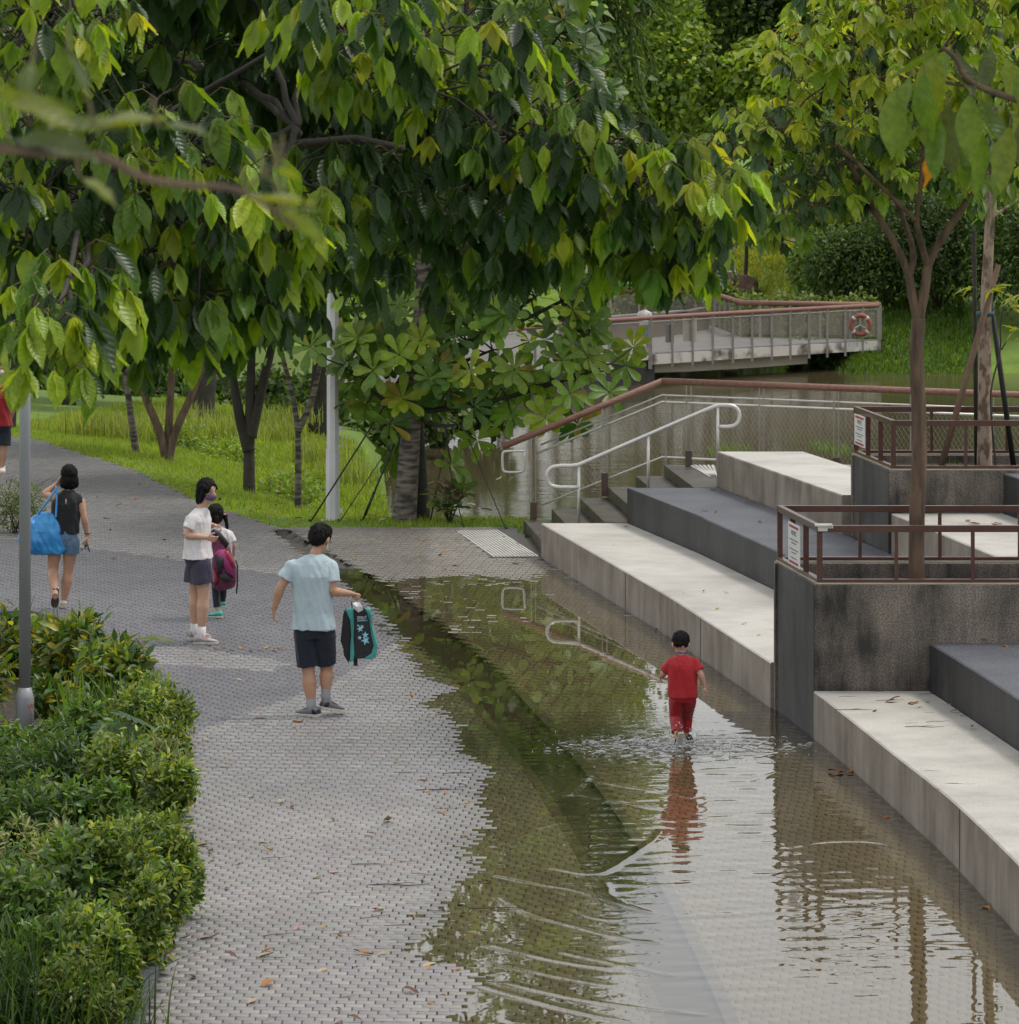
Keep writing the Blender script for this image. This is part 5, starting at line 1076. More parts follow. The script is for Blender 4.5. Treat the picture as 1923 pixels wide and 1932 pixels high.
def clump(name, label, base, n, h, r, wdt, cols, group=None, lean=.6, cat_='grass clump', tpl=None):
    base = Vector(base); root = empty(name, base, label, cat_, group); P = np.array(base) + np.stack([RNG.normal(0, r, n), RNG.normal(0, r, n), np.zeros(n)], 1)
    V, Q, T = blades(P, RNG.uniform(.6, 1.1, n) * h, np.full(n, wdt) * RNG.uniform(.7, 1.2, n), cols, lean, None, 5); o = wparent(link('blades', npmesh('blades', V, Q, m_gr, T)), root); o['kind'] = 'stuff'; return root
for px, y in [(240, 800), (300, 790), (200, 790), (390, 790), (420, 800), (520, 800), (545, 770), (600, 840), (650, 880), (500, 770), (350, 770), (150, 790)]:
    p = G(px, y + 30); z = float(tz(p.x, p.y)); z = float(tz(*tuple(G(px, y + 30, z))[:2])); p = G(px, y + 30, z)
    clump('weed_clump', 'tall pale weedy grass clump on the river bank', p, 200, .5, .34, .022, [(.22, .27, .06), (.28, .30, .09), (.15, .23, .03)], 'weed clumps on the bank', .45)
# low broad weeds
for px, y in [(545, 895), (560, 870), (430, 790), (330, 785)]:
    p = G(px, y); p.z = float(tz(p.x, p.y)); root = empty('leafy_weed', p, 'low leafy weed patch on the grass bank', 'weed', 'leafy weeds on the bank')
    V, Q, T = cloud([(np.array(p) + np.array([0, 0, .15]), np.array([.5, .5, .22]))], 700, .09, [LG, MD, BR], None, 'small'); wparent(link('foliage', npmesh('foliage', V, Q, m_shr, T)), root)
# ---------------------------------------------------------------- planting bed
def shrub(label, x, yt, yb, wpx, n, leaf, cols, tpl='small', group=None, w=None, name='shrub', droop=0.):
    p = G(x, yb); p.z = .06; h = (yb - yt) / pxm(p.y); r = wpx / 2 / pxm(p.y); root = empty(name, p, label, 'shrub', group); blobs = []
    for i in range(10):
        blobs.append((np.array([p.x + RNG.uniform(-.62, .62) * r, p.y + RNG.uniform(-.7, .7) * r, p.z + h * RNG.uniform(.25, .75)]), np.array([r * .48, r * .55, h * .30])))
    V, Q, T = cloud(blobs, n, leaf, cols, w, tpl, droop, .22, .35); wparent(link('foliage', npmesh('foliage', V, Q, m_shr, T)), root)
    mb = MB()
    for c, q in blobs:
        mb.tube([p + Vector((RNG.normal(0, .05), RNG.normal(0, .05), -.03)), c], [.008, .004], 4, cap=False)
        for _ in range(5): mb.tube([c, Vector(c) + Vector(RNG.normal(0, 1, 3)) * float(r) * .3 + Vector((0, 0, .06))], [.004, .002], 4, cap=False)
    mb.build('stems', m_dbark, root, True, world=True); return root
IX = [(.17, .245, .032), (.10, .175, .026), (.25, .31, .04), (.055, .11, .024)]
PALE = [(.22, .26, .10), (.12, .18, .04), (.30, .32, .16)]
ORD = 'first second third fourth fifth sixth seventh eighth ninth tenth eleventh twelfth thirteenth fourteenth fifteenth sixteenth'.split(); ordn = 0
gi = 'small-leafed shrubs hedging the path'; li = 'dense small-leafed green shrub edging the paved path'
for a in [(310, 1290, 1405, 110, 2600), (255, 1300, 1440, 140, 2800), (318, 1380, 1500, 90, 2400), (235, 1400, 1560, 170, 3000), (315, 1450, 1600, 100, 2600), (290, 1520, 1680, 140, 3200), (325, 1580, 1735, 110, 2800), (215, 1560, 1760, 190, 3400), (305, 1640, 1790, 110, 2600), (258, 1660, 1850, 140, 3000), (165, 1700, 1920, 180, 3400), (205, 1760, 1950, 110, 2600)]:
    shrub(ORD[ordn] + ' dense small-leafed hedge shrub along the kerb, counted from the lamp post end', *a, .062, IX, 'small', gi); ordn += 1
shrub('pale variegated shrub with cream-edged leaves in the planting bed', 80, 1560, 1740, 180, 2000, .10, PALE, 'lance'); shrub('low pale yellow green shrub near the kerb corner', 150, 1790, 1975, 170, 3000, .055, [(.2, .25, .06), (.12, .18, .03)], 'small'); shrub('loose pale shrub with narrow leaves under the split leaf', 300, 1400, 1530, 120, 1700, .08, PALE, 'lance')
for a in [(40, 1165, 1285, 160, 800), (130, 1170, 1310, 170, 850), (-35, 1260, 1400, 110, 500), (215, 1215, 1340, 130, 650), (110, 1290, 1390, 100, 420)]:
    shrub('yellow green shrub with broad rounded leaves round the lamp post', *a, .13, [(.14, .20, .02), (.26, .26, .02), (.07, .14, .03), (.05, .11, .03)], 'small', 'broad-leafed shrubs by the lamp post')
for a in [(30, 1425, 1550, 150, 1200), (140, 1400, 1540, 160, 1200), (60, 1480, 1640, 180, 1300), (20, 1640, 1840, 140, 1300), (160, 1340, 1470, 110, 900)]:
    shrub('deep green mixed foliage shrub inside the planting bed', *a, .10, [(.04, .10, .022), (.06, .13, .025), (.09, .16, .03)], 'lance', 'deep green shrubs in the bed')
for a in [(-65, 1380, 1500, 130, 800), (-20, 1480, 1640, 150, 1000), (100, 1480, 1600, 150, 1200), (170, 1480, 1640, 150, 1500), (150, 1600, 1780, 170, 1700), (60, 1660, 1860, 170, 1500), (90, 1760, 1940, 150, 1500), (190, 1330, 1480, 110, 1100)]:
    shrub('mid green filler shrub growing between the taller bed plants', *a, .085, [(.07, .15, .028), (.10, .19, .03), (.15, .23, .04)], 'small', 'filler shrubs in the bed')
for a in [(45, 1378, 1450, 140, 700), (115, 1350, 1450, 110, 700), (-5, 1370, 1440, 90, 420), (80, 1400, 1480, 150, 800)]:
    shrub('low leafy ground cover at the foot of the lamp post', *a, .075, [(.10, .18, .03), (.14, .22, .03), (.06, .13, .026)], 'small', 'ground cover round the lamp post')
shrub('fine-leafed grey green bush beside the far kerb', 30, 905, 1010, 130, 1800, .07, [(.08, .12, .04), (.06, .10, .03), (.2, .22, .10)], 'lance')
def straps(label, x, yb, hpx, n, wpx, cols, wdt, lean, name='strap_leaf_plant'):
    p = G(x, yb); p.z = .06; clump(name, label, p, n, hpx / pxm(p.y), wpx / 2.5 / pxm(p.y), wdt, cols, 'strap-leafed plants in the bed', lean, 'plant')
ST = [(.08, .16, .02), (.12, .20, .025), (.05, .11, .02)]
straps('strap-leafed plant with long upright blades among the shrubs', 215, 1420, 170, 46, 80, ST, .045, .35); straps('strap-leafed plant with long upright blades among the shrubs', 150, 1430, 160, 34, 60, ST, .045, .3); straps('strap-leafed plant with long upright blades among the shrubs', 85, 1260, 120, 26, 50, ST, .035, .35); straps('strap-leafed plant with long upright blades among the shrubs', 260, 1440, 130, 30, 60, ST, .035, .7)
straps('arching dark grassy clump filling the near corner of the bed', 60, 1960, 250, 260, 190, [(.045, .10, .02), (.03, .07, .018), (.08, .14, .03)], .02, .8, 'grassy_clump'); straps('arching dark grassy clump filling the near corner of the bed', 150, 1985, 200, 200, 150, [(.05, .11, .02), (.03, .07, .018), (.09, .15, .03)], .018, .8, 'grassy_clump'); straps('arching dark grassy clump filling the near corner of the bed', 20, 1840, 220, 160, 120, [(.045, .10, .02), (.03, .07, .018), (.08, .14, .03)], .02, .7, 'grassy_clump')
# split-leaf (monstera) plant
mp_ = G(235, 1530); mp_.z = .06; mo = empty('split_leaf_plant', mp_, 'large dark split leaf standing out of the shrubs', 'plant')
def split_leaf(root, c, L, yaw, pitch, cols):
    mb = MB(); n = 9; vs = [(0, 0, 0)]
    for sgn in (-1, 1):
        for i in range(n):
            a0 = math.radians(8 + i * 17) ; a1 = math.radians(8 + i * 17 + 13); am = (a0 + a1) / 2; r = L * (1.0 - .42 * (i / n) ** 1.3)
            b0 = Vector((.12 * L + .55 * L * (1 - i / n), 0, 0))
            def pt(a, rr, z): return Vector((math.cos(a) * rr, sgn * math.sin(a) * rr, z))
            rib = [b0 * .2, pt(a0, r * .42, .03 * L), pt(a0, r * .9, -.05 * L), pt(am, r, -.09 * L), pt(a1, r * .9, -.06 * L), pt(a1, r * .42, .02 * L)]
            k = len(mb.v); mb.v += [tuple(v) for v in rib]; mb.f += [(k, k + 1, k + 5), (k + 1, k + 2, k + 3), (k + 1, k + 3, k + 4), (k + 1, k + 4, k + 5)] if sgn > 0 else [(k, k + 5, k + 1), (k + 1, k + 3, k + 2), (k + 1, k + 4, k + 3), (k + 1, k + 5, k + 4)]
    me = mb.mesh('leaf', m_shr); at = me.color_attributes.new('tint', 'FLOAT_COLOR', 'POINT')
    for q in at.data: q.color = (*cols, 1)
    o = link('leaf', me, root); o.rotation_euler = (0, pitch, yaw); o.location = c
split_leaf(mo, (-.05, -.12, .62), .30, math.radians(-50), math.radians(28), (.035, .09, .028)); split_leaf(mo, (.02, .0, .72), .27, math.radians(20), math.radians(22), (.04, .10, .03))
MB().tube([(0, 0, 0), (-.05, -.02, .4), (-.05, -.12, .62)], .008, 6).build('leaf_stalk', m_twig, mo, True); MB().tube([(0, 0, 0), (.03, .02, .45), (.02, 0, .72)], .008, 6).build('leaf_stalk', m_twig, mo, True)
bf = G(300, 1300); bf.z = .06; bo = empty('broad_leaf_plant', bf, 'single broad pale leaf lying across the shrub tops', 'plant')
tv, tq = TPL['broad']; o = link('leaf', npmesh('leaf', tv, tq, m_shr, np.repeat(np.array([[.14, .19, .09]]), len(tv), 0)), bo); o.scale = (.42, .42, .42); o.location = (-.2, -.2, .45); o.rotation_euler = (0, -.1, -.2)
MB().tube([(0, 0, 0), (-.1, -.1, .3), (-.2, -.2, .45)], .006, 6).build('leaf_stalk', m_twig, bo, True)
# riverbank tufts by the upper planter and landing
for px, y, z in ((1560, 856, .845), (1600, 866, .845), (1370, 866, .845), (1395, 862, .845), (1580, 862, .845)):
    clump('grass_tuft', 'small weedy tuft at the foot of the river railing', G(px, y, z) + Vector((0, .5, 0)), 50, .22, .10, .012, [(.13, .20, .03), (.09, .15, .02)], 'tufts under the river railing', .7)
for k in range(5): p = Vector((4.4 + k * .5 + random.uniform(-.1, .1), 45.7 + random.uniform(0, .8), 1.66)); clump('grass_tuft', 'thin grass tuft growing in the upper planter soil', p, 40, .12, .12, .008, [(.13, .18, .03)], 'tufts in the upper planter', .7)
# ================================================================ people
def remesh(mb, vox, smooth=3, name='body', m=None, disp=None):
    me = mb.mesh('tmp'); o = bpy.data.objects.new('tmp', me)
    r = o.modifiers.new('r', 'REMESH'); r.mode = 'VOXEL'; r.voxel_size = vox
    if smooth:
        s = o.modifiers.new('s', 'SMOOTH'); s.factor = .5; s.iterations = smooth
    out = eval_mesh(o)
    bpy.data.objects.remove(o); bpy.data.meshes.remove(me); out.name = name
    if disp:
        amp, sx, sz, sd = disp
        nv = len(out.vertices); co = np.empty(nv * 3, np.float32); no = np.empty(nv * 3, np.float32); out.vertices.foreach_get('co', co); out.vertices.foreach_get('normal', no); co = co.reshape(-1, 3); no = no.reshape(-1, 3)
        k = np.array([noise.noise(Vector((c[0] * sx + sd, c[1] * sx, c[2] * sz))) + .8 * noise.noise(Vector((c[0] * sx * 2.6 + c[2] * 5, c[1] * sx * 2.6 + sd, c[2] * sz * 1.3 + c[0] * 7))) for c in co.tolist()])
        out.vertices.foreach_set('co', (co + no * (amp * k)[:, None]).astype(np.float32).ravel()); out.update()
    out.shade_smooth(); out.materials.clear()
    if m: out.materials.append(m)
    return out
def skin(name, c): 
    m = mat(name, c, .5, tuple(v * .88 for v in c), 14, 3, spec=.4); b = m.node_tree.nodes['Principled BSDF']; b.inputs['Subsurface Weight'].default_value = .12; b.inputs['Subsurface Radius'].default_value = (.02, .008, .004); b.inputs['Subsurface Scale'].default_value = .3; return m
def cloth(name, c, rough=.85, k=.86): return mat(name, c, rough, tuple(v * k for v in c), 9, 4, bump=.030, bscale=9, sheen=.15, stretch=(1, 1, .55))
m_skin = skin('skin', (.52, .30, .20)); m_skin2 = skin('skin_light', (.60, .37, .26)); m_hair = mat('black_hair', (.010, .008, .008), .55, (.004, .0035, .0035), 40, 4, stretch=(6, 6, .5), bump=.006, bscale=50, spec=.22); m_eye = mat('dark_eye', (.02, .015, .012), .3)
def frame(f):
    f = Vector(f).normalized(); r = f.cross(Vector((0, 0, 1))).normalized(); u = r.cross(f); return f, r, u
def add_head(mb, c, f, s=1.0):
    f, r, u = frame(f); R = Matrix((r, f, u)).transposed(); c = Vector(c)
    mb.ell(c + u * .02 * s - f * .008 * s, .074 * s, .094 * s, .100 * s, R); mb.ell(c - u * .045 * s + f * .022 * s, .056 * s, .066 * s, .066 * s, R)
    mb.ell(c - u * .02 * s + f * .092 * s, .013 * s, .018 * s, .022 * s, R, 8)
    for e in (-1, 1): mb.ell(c - u * .012 * s + r * e * .077 * s - f * .005 * s, .010 * s, .020 * s, .032 * s, R, 8)
def add_hand(mb, w, d, pn, s=1.0, curl=25, side=1, spread=6):
    """w wrist, d direction of the hand, pn palm normal, side: +-1 thumb side along cross(d,pn)"""
    d = Vector(d).normalized(); pn = Vector(pn); pn = (pn - d * pn.dot(d)).normalized(); sd = d.cross(pn) * side; w = Vector(w)
    for e in (-.024, 0, .024): mb.cap(w + d * .012 * s + sd * e * .6 * s, .017 * s, w + d * .078 * s + sd * e * 1.15 * s, .0135 * s, 8)
    for k, (o, L) in enumerate(((.030, .070), (.010, .078), (-.010, .072), (-.029, .056))):
        p = w + d * .082 * s + sd * o * s; a = math.radians(o * -100 * spread / 6); dirv = (d * math.cos(a) - sd * math.sin(a)).normalized(); rad = .0088 * s; ang = 0
        for q, fr in enumerate((.42, .33, .25)):
            ang += math.radians(curl * (1.0 + .15 * k)); dv = dirv * math.cos(ang) + pn * math.sin(ang); p2 = p + dv * L * fr * s; mb.cap(p, rad, p2, rad * .92, 7); p = p2; rad *= .92
    p = w + d * .028 * s + sd * .034 * s; dv = (d * .65 + sd * .7 + pn * .35).normalized(); p2 = p + dv * .036 * s; mb.cap(p, .0115 * s, p2, .010 * s, 7); dv = (d * .85 + sd * .25 + pn * .45).normalized(); mb.cap(p2, .010 * s, p2 + dv * .030 * s, .0085 * s, 7)
def taper(mb, pts, rads, n=14):
    pts = [Vector(p) for p in pts]; rings = []
    for i in range(len(pts) - 1): mb.cap(pts[i], rads[i], pts[i + 1], rads[i + 1], n)
def limbr(mb, a, b2, prof, n=14, f1=True):
    """lofted limb a->b with radius profile [(t, r)] (muscle bulges)"""
    a, b2 = Vector(a), Vector(b2); t = (b2 - a).normalized(); x = t.cross(Vector((0, 1, 0)) if abs(t.y) < .9 else Vector((1, 0, 0))).normalized(); y = t.cross(x)
    mb.loft([(a.lerp(b2, q), x * r, y * r) for q, r in prof], n)
def torso_rings(pts, yaw):
    """pts: (x,y,z, half width, half depth)"""
    cx, sx = math.cos(yaw), math.sin(yaw); return [(Vector((x, y, z)), Vector((cx * w, sx * w, 0)), Vector((-sx * d, cx * d, 0))) for x, y, z, w, d in pts]
def shoe(root, heel, f, L, up, m_up, m_sole, pitch=0., name='shoe', lace=None, acc=None):
    """heel: back of sole on ground (local), f: toe direction"""
    f = Vector((f[0], f[1], 0)).normalized(); r = f.cross(Vector((0, 0, 1))); R = Matrix((f, -r, Vector((0, 0, 1)))).transposed() @ Matrix.Rotation(pitch, 3, 'Y'); heel = Vector(heel)
    W = L * .185
    out = [(0, .62), (.06, .8), (.2, .84), (.42, .80), (.62, 1.0), (.78, 1.02), (.9, .82), (.97, .5), (1.0, .12)]
    sole = MB(); rings = [[(x * L, s_ * W * w * (1 if True else 1), z) for x, w in out] for s_ in (-1, 1) for z in (0,)]
    poly = [(x * L, -W * w) for x, w in out] + [(x * L, W * w) for x, w in reversed(out)]
    sole.prism(poly, 0, lambda x, y: .024 * L / .26 + .012 * max(0, .3 - x / L)); sole.v = [tuple(R @ Vector(v) + heel) for v in sole.v]
    h = [(.02, .22, .30), (.06, .30, .36), (.18, .34, .36), (.30, .31, .33), (.42, .235, .31), (.56, .19, .35), (.72, .15, .37), (.86, .115, .31), (.95, .08, .19), (.985, .05, .08)]
    upm = MB(); rg = []
    for x, hh, w in h:
        hz_ = hh * L * up; rg.append((Vector((x * L, 0, .02 + hz_ * .46)), Vector((0, w * L * .5, 0)), Vector((0, 0, hz_ * .54))))
    upm.loft(rg, 14); upm.v = [tuple(R @ Vector(v) + heel) for v in upm.v]
    so = upm.build(name, m_up, root, True); s2 = sole.build('sole', m_sole, so, bevel=.004)
    if acc is not None:
        hb = MB(); hb.loft([(Vector((x * L, 0, .02 + hh * L * up * .42)), Vector((0, w * L * .5 + .003, 0)), Vector((0, 0, hh * L * up * .50 + .001))) for x, hh, w in h[:3]], 14); hb.v = [tuple(R @ Vector(v) + heel) for v in hb.v]; hb.build('heel_cup', acc, so, True)
    if lace is not None:
        lm = MB()
        for x, z in ((.36, .275), (.43, .235), (.5, .21), (.57, .19)): lm.bar((x * L, -.13 * L, .02 + z * L * up * .98), (x * L, .13 * L, .02 + z * L * up * .98), .008, .006)
        lm.v = [tuple(R @ Vector(v) + heel) for v in lm.v]; lm.build('laces', lace, so)
    return so
def person(name, loc, label, J, yaw, sc, mats, face=None, vox=.006, sleeve=.55, short=.9, hem=0.0, head_s=1.0, arm=.9, leg=1.0, tors=1.0, hands=None, socks=None, hem_r=1.0, sleeveless=False):
    """J joints in local metres. yaw: direction of the body's lateral axis (0: faces +-y)."""
    root = empty(name, loc, label, 'person'); sk, sh, pa = mats['skin'], mats['shirt'], mats['pants']; s = sc
    V = {k: Vector(v) for k, v in J.items()}; b = MB()
    mid_ = (V['shL'] + V['shR']) / 2
    for k in ('shL', 'shR'): V[k] = mid_ + (V[k] - mid_) * .92; V[k].z -= .066 * sc
    add_head(b, V['head'], J['face'], head_s); b.cap(V['neck'] + Vector((0, 0, -.03 * s)), .052 * s, V['head'] - Vector((0, 0, .05 * head_s)), .050 * s)
    pel, che, nk = V['pelvis'], V['chest'], V['neck']; w = tors
    shm = (V['shL'] + V['shR']) / 2
    trp = [(pel.x, pel.y, pel.z - .10 * s, .12 * s * w, .085 * s * w), (pel.x, pel.y, pel.z, .148 * s * w, .105 * s * w), (*pel.lerp(che, .45), .130 * s * w, .092 * s * w), (*che, .145 * s * w, .100 * s * w), (shm.x, shm.y, shm.z + .01 * s, .130 * s * w, .075 * s * w), (nk.x, nk.y, nk.z - .04 * s, .050 * s, .046 * s)]
    b.loft(torso_rings(trp, yaw), 20)
    for S_ in 'LR':
        b.cap(V['sh' + S_], .044 * s * arm, shm - Vector((0, 0, .03 * s)), .045 * s)
        limbr(b, V['sh' + S_], V['el' + S_], [(-.08, .030 * s * arm), (.0, .052 * s * arm), (.35, .050 * s * arm), (.8, .040 * s * arm), (1.0, .038 * s * arm), (1.06, .030 * s * arm)])
        limbr(b, V['el' + S_], V['wr' + S_], [(-.06, .030 * s * arm), (.0, .039 * s * arm), (.25, .042 * s * arm), (.7, .031 * s * arm), (1.0, .026 * s * arm), (1.05, .02 * s)])
        hd = (hands or {}).get(S_, {}); d_ = hd.get('d', V['wr' + S_] - V['el' + S_]); add_hand(b, V['wr' + S_], d_, hd.get('n', (1 if S_ == 'L' else -1, .2, 0)), s * hd.get('s', 1.0), hd.get('curl', 22), hd.get('side', 1))
        limbr(b, V['hi' + S_], V['kn' + S_], [(-.1, .05 * s * leg), (0, .082 * s * leg), (.3, .080 * s * leg), (.75, .060 * s * leg), (1, .054 * s * leg), (1.05, .04 * s * leg)], 16)
        limbr(b, V['kn' + S_], V['an' + S_], [(-.05, .040 * s * leg), (0, .053 * s * leg), (.12, .052 * s * leg), (.32, .060 * s * leg), (.55, .052 * s * leg), (.85, .036 * s * leg), (1, .034 * s * leg), (1.08, .034 * s * leg)], 16)
        b.ell(V['an' + S_] + Vector((0, 0, -.02 * s)), .035 * s, .035 * s, .05 * s)
    bo = link('body', remesh(b, vox, 2, 'body', sk), root)
    # shirt
    t = MB(); hz_ = pel.z + hem
    tk = (pel - che).normalized(); hp = pel + Vector((0, 0, hem))
    rings = [(hp.x, hp.y, hp.z, .182 * s * w * hem_r, .140 * s * w * hem_r), (*hp.lerp(che, .3), .172 * s * w, .130 * s * w), (*hp.lerp(che, .65), .172 * s * w, .125 * s * w), (*che, .180 * s * w, .128 * s * w), (shm.x, shm.y, shm.z - .02 * s, .190 * s * w, .120 * s * w), (shm.x, shm.y, shm.z + .035 * s, .172 * s * w, .104 * s * w), (shm.x * .6 + nk.x * .4, shm.y * .6 + nk.y * .4, shm.z + .072 * s, .142 * s * w, .088 * s * w), (shm.x * .3 + nk.x * .7, shm.y * .3 + nk.y * .7, shm.z + .098 * s, .096 * s * w, .075 * s * w), (nk.x, nk.y, shm.z + .122 * s, .066 * s, .064 * s)]
    t.loft(torso_rings(rings, yaw), 24)
    for S_ in 'LR':
        a, e = V['sh' + S_], V['el' + S_]
        if not sleeveless:
            t.cap(shm + (a - shm) * .6, .066 * s, a, .066 * s * arm, 14); t.cap(a, .071 * s * arm * 1.05, a.lerp(e, sleeve), .064 * s * arm * 1.18, 14, f1=True)
        else: t.cap(shm + (a - shm) * .3 + Vector((0, 0, .02 * s)), .060 * s * w, shm.lerp(a, .74) + Vector((0, 0, .025 * s)), .046 * s, 14)
    link('shirt', remesh(t, vox, 7, 'shirt', sh, (.015 * s, 6.5 / s, 2.6 / s, random.random() * 9)), root)
    # trousers / shorts
    p = MB(); p.loft(torso_rings([(pel.x, pel.y, pel.z - .12 * s, .135 * s * w, .110 * s * w), (pel.x, pel.y, pel.z - .03 * s, .170 * s * w, .130 * s * w), (pel.x, pel.y, pel.z + .06 * s, .158 * s * w, .118 * s * w)], yaw), 20)
    for S_ in 'LR':
        h_, k_ = V['hi' + S_], V['kn' + S_]; a_ = V['an' + S_]; rr = mats.get('flare', 1.0)
        if short <= 1.2:
            e = h_.lerp(k_, short) if short <= 1 else k_.lerp(a_, short - 1); p.cap(h_, .098 * s * leg, e, .090 * s * leg * rr, 16, f1=True)
        else:
            p.cap(h_, .096 * s * leg, k_, .070 * s * leg * rr, 16); p.cap(k_, .070 * s * leg * rr, k_.lerp(a_, short - 1), .060 * s * leg * rr, 16, f1=True)
    link('shorts' if short <= 1.2 else 'trousers', remesh(p, vox, 2, 'trousers', pa, (.010 * s, 8 / s, 3 / s, random.random() * 9)), root)
    if socks:
        for S_ in 'LR':
            a_, k_ = V['an' + S_], V['kn' + S_]; MB().cap(a_ - Vector((0, 0, .04 * s)), .040 * s * leg, a_.lerp(k_, socks[1]), .041 * s * leg, 14, f1=True).build('sock', socks[0], root, True)
    return root, V
def hair_build(root, mb, vox=.005, disp=.008, ns=420, sl=.035):
    me = remesh(mb, vox, 1, 'hair', m_hair, (disp, 45, 12, 2)); o = link('hair', me, root); st_ = MB(); zs = [v.co.z for v in me.vertices]; z0, z1 = min(zs), max(zs); cx = sum(v.co.x for v in me.vertices) / len(zs); cy = sum(v.co.y for v in me.vertices) / len(zs)
    for i in random.sample(range(len(zs)), min(ns, len(zs))):
        v = me.vertices[i]; nrm = v.normal; dn = Vector((0, 0, -1)) + Vector((random.gauss(0, .25), random.gauss(0, .25), 0)); tg = dn - nrm * dn.dot(nrm)
        if tg.length < .1: tg = Vector((random.gauss(0, 1), random.gauss(0, 1), 0)); tg -= nrm * tg.dot(nrm)
        tg.normalize(); p = v.co + nrm * .001; L = sl * random.uniform(.5, 1.3); st_.tube([p - tg * L * .4, p + nrm * .003, p + tg * L * .6 + nrm * random.uniform(-.002, .003)], [.0006, .0016, .0004], 4, cap=False)
    q = st_.build('hair_strands', m_hair, o, True); q['kind'] = 'stuff'; return o
def pl(cx0, cy0, s): return lambda cx, cy, y=0.0: ((cx - cx0) * s, y, (cy0 - cy) * s)
m_wshoe = mat('white_canvas', (.66, .62, .55), .7); m_sole = mat('pale_rubber', (.66, .62, .54), .7, (.5, .47, .4), 12); m_navy = cloth('navy_cloth', (.010, .014, .030)); m_dnavy = mat('navy_leatherette', (.012, .016, .035), .5); m_gshoe = mat('grey_knit', (.22, .22, .24), .8); m_gsock = cloth('grey_sock', (.33, .33, .35)); m_wsock = cloth('white_sock', (.72, .70, .70)); m_wht = cloth('white_cotton', (.74, .71, .72), k=.93); m_maskw = mat('white_mask', (.74, .74, .74), .8)
# ---------------------------------------------------------------- man in light blue, seen from behind
q = pl(500, 1780, .0010716); loc = G(592, 1353); loc.z = hz(loc.x, loc.y)
J = dict(head=q(553, 243, .06), face=(.42, .80, -.42), neck=q(512, 338, .0), chest=q(490, 560, -.01), pelvis=q(497, 985), shL=q(305, 425), elL=q(215, 655, -.03), wrL=q(152, 850, .03), shR=q(655, 430), elR=q(668, 690, -.06), wrR=q(820, 722, .06),
         hiL=q(420, 1060), knL=q(452, 1390, .03), anL=q(480, 1690, .0), hiR=q(588, 1060), knR=q(608, 1375, .10), anR=q(603, 1600, .06))
man, V = person('person', loc, 'man in pale blue t-shirt and navy shorts walking away, carrying a bag', J, 0, 1.0, dict(skin=m_skin, shirt=cloth('pale_blue_cotton', (.44, .55, .60), k=.93), pants=m_navy, flare=1.0), sleeve=.62, short=.86, hem=-.04, head_s=1.2, arm=1.08, leg=1.14, tors=1.12, socks=(m_gsock, .20), hem_r=1.06,
    hands={'L': dict(d=(-.12, .25, -1), n=(.9, .2, 0), curl=24, side=-1), 'R': dict(d=(.9, .35, -.25), n=(0, -.25, -1), curl=62, side=1)})
f, r, u = frame(J['face']); R_ = Matrix((r, f, u)).transposed(); hc = V['head']; h = MB(); h.ell(hc + u * .036 - f * .018, .102, .114, .112, R_); h.ell(hc + u * .0 - f * .050, .092, .078, .088, R_); h.ell(hc + u * .09 + f * .035, .085, .08, .055, R_); hair_build(man, h, sl=.05)
gl_ = MB(); gl_.tube([hc + r * .082 + u * .004 - f * .02, hc + r * .080 + u * .004 + f * .085], .0025, 5).tube([hc + r * .075 + f * .09 + Vector((0, 0, .0)), hc + f * .105], .003, 5); gl_.build('glasses', m_eye, man)
mk = MB(); mk.ell(hc - u * .05 + f * .062, .062, .050, .048, R_); mk.build('face_mask', m_maskw, man, True)
shoe(man, q(548, 1782, -.06), (-.85, .55), .27, .95, m_gshoe, m_sole, 0, lace=m_dnavy, acc=m_dnavy); shoe(man, q(562, 1722, .0), (.80, .60), .27, .95, m_gshoe, m_sole, .20, lace=m_dnavy, acc=m_dnavy)
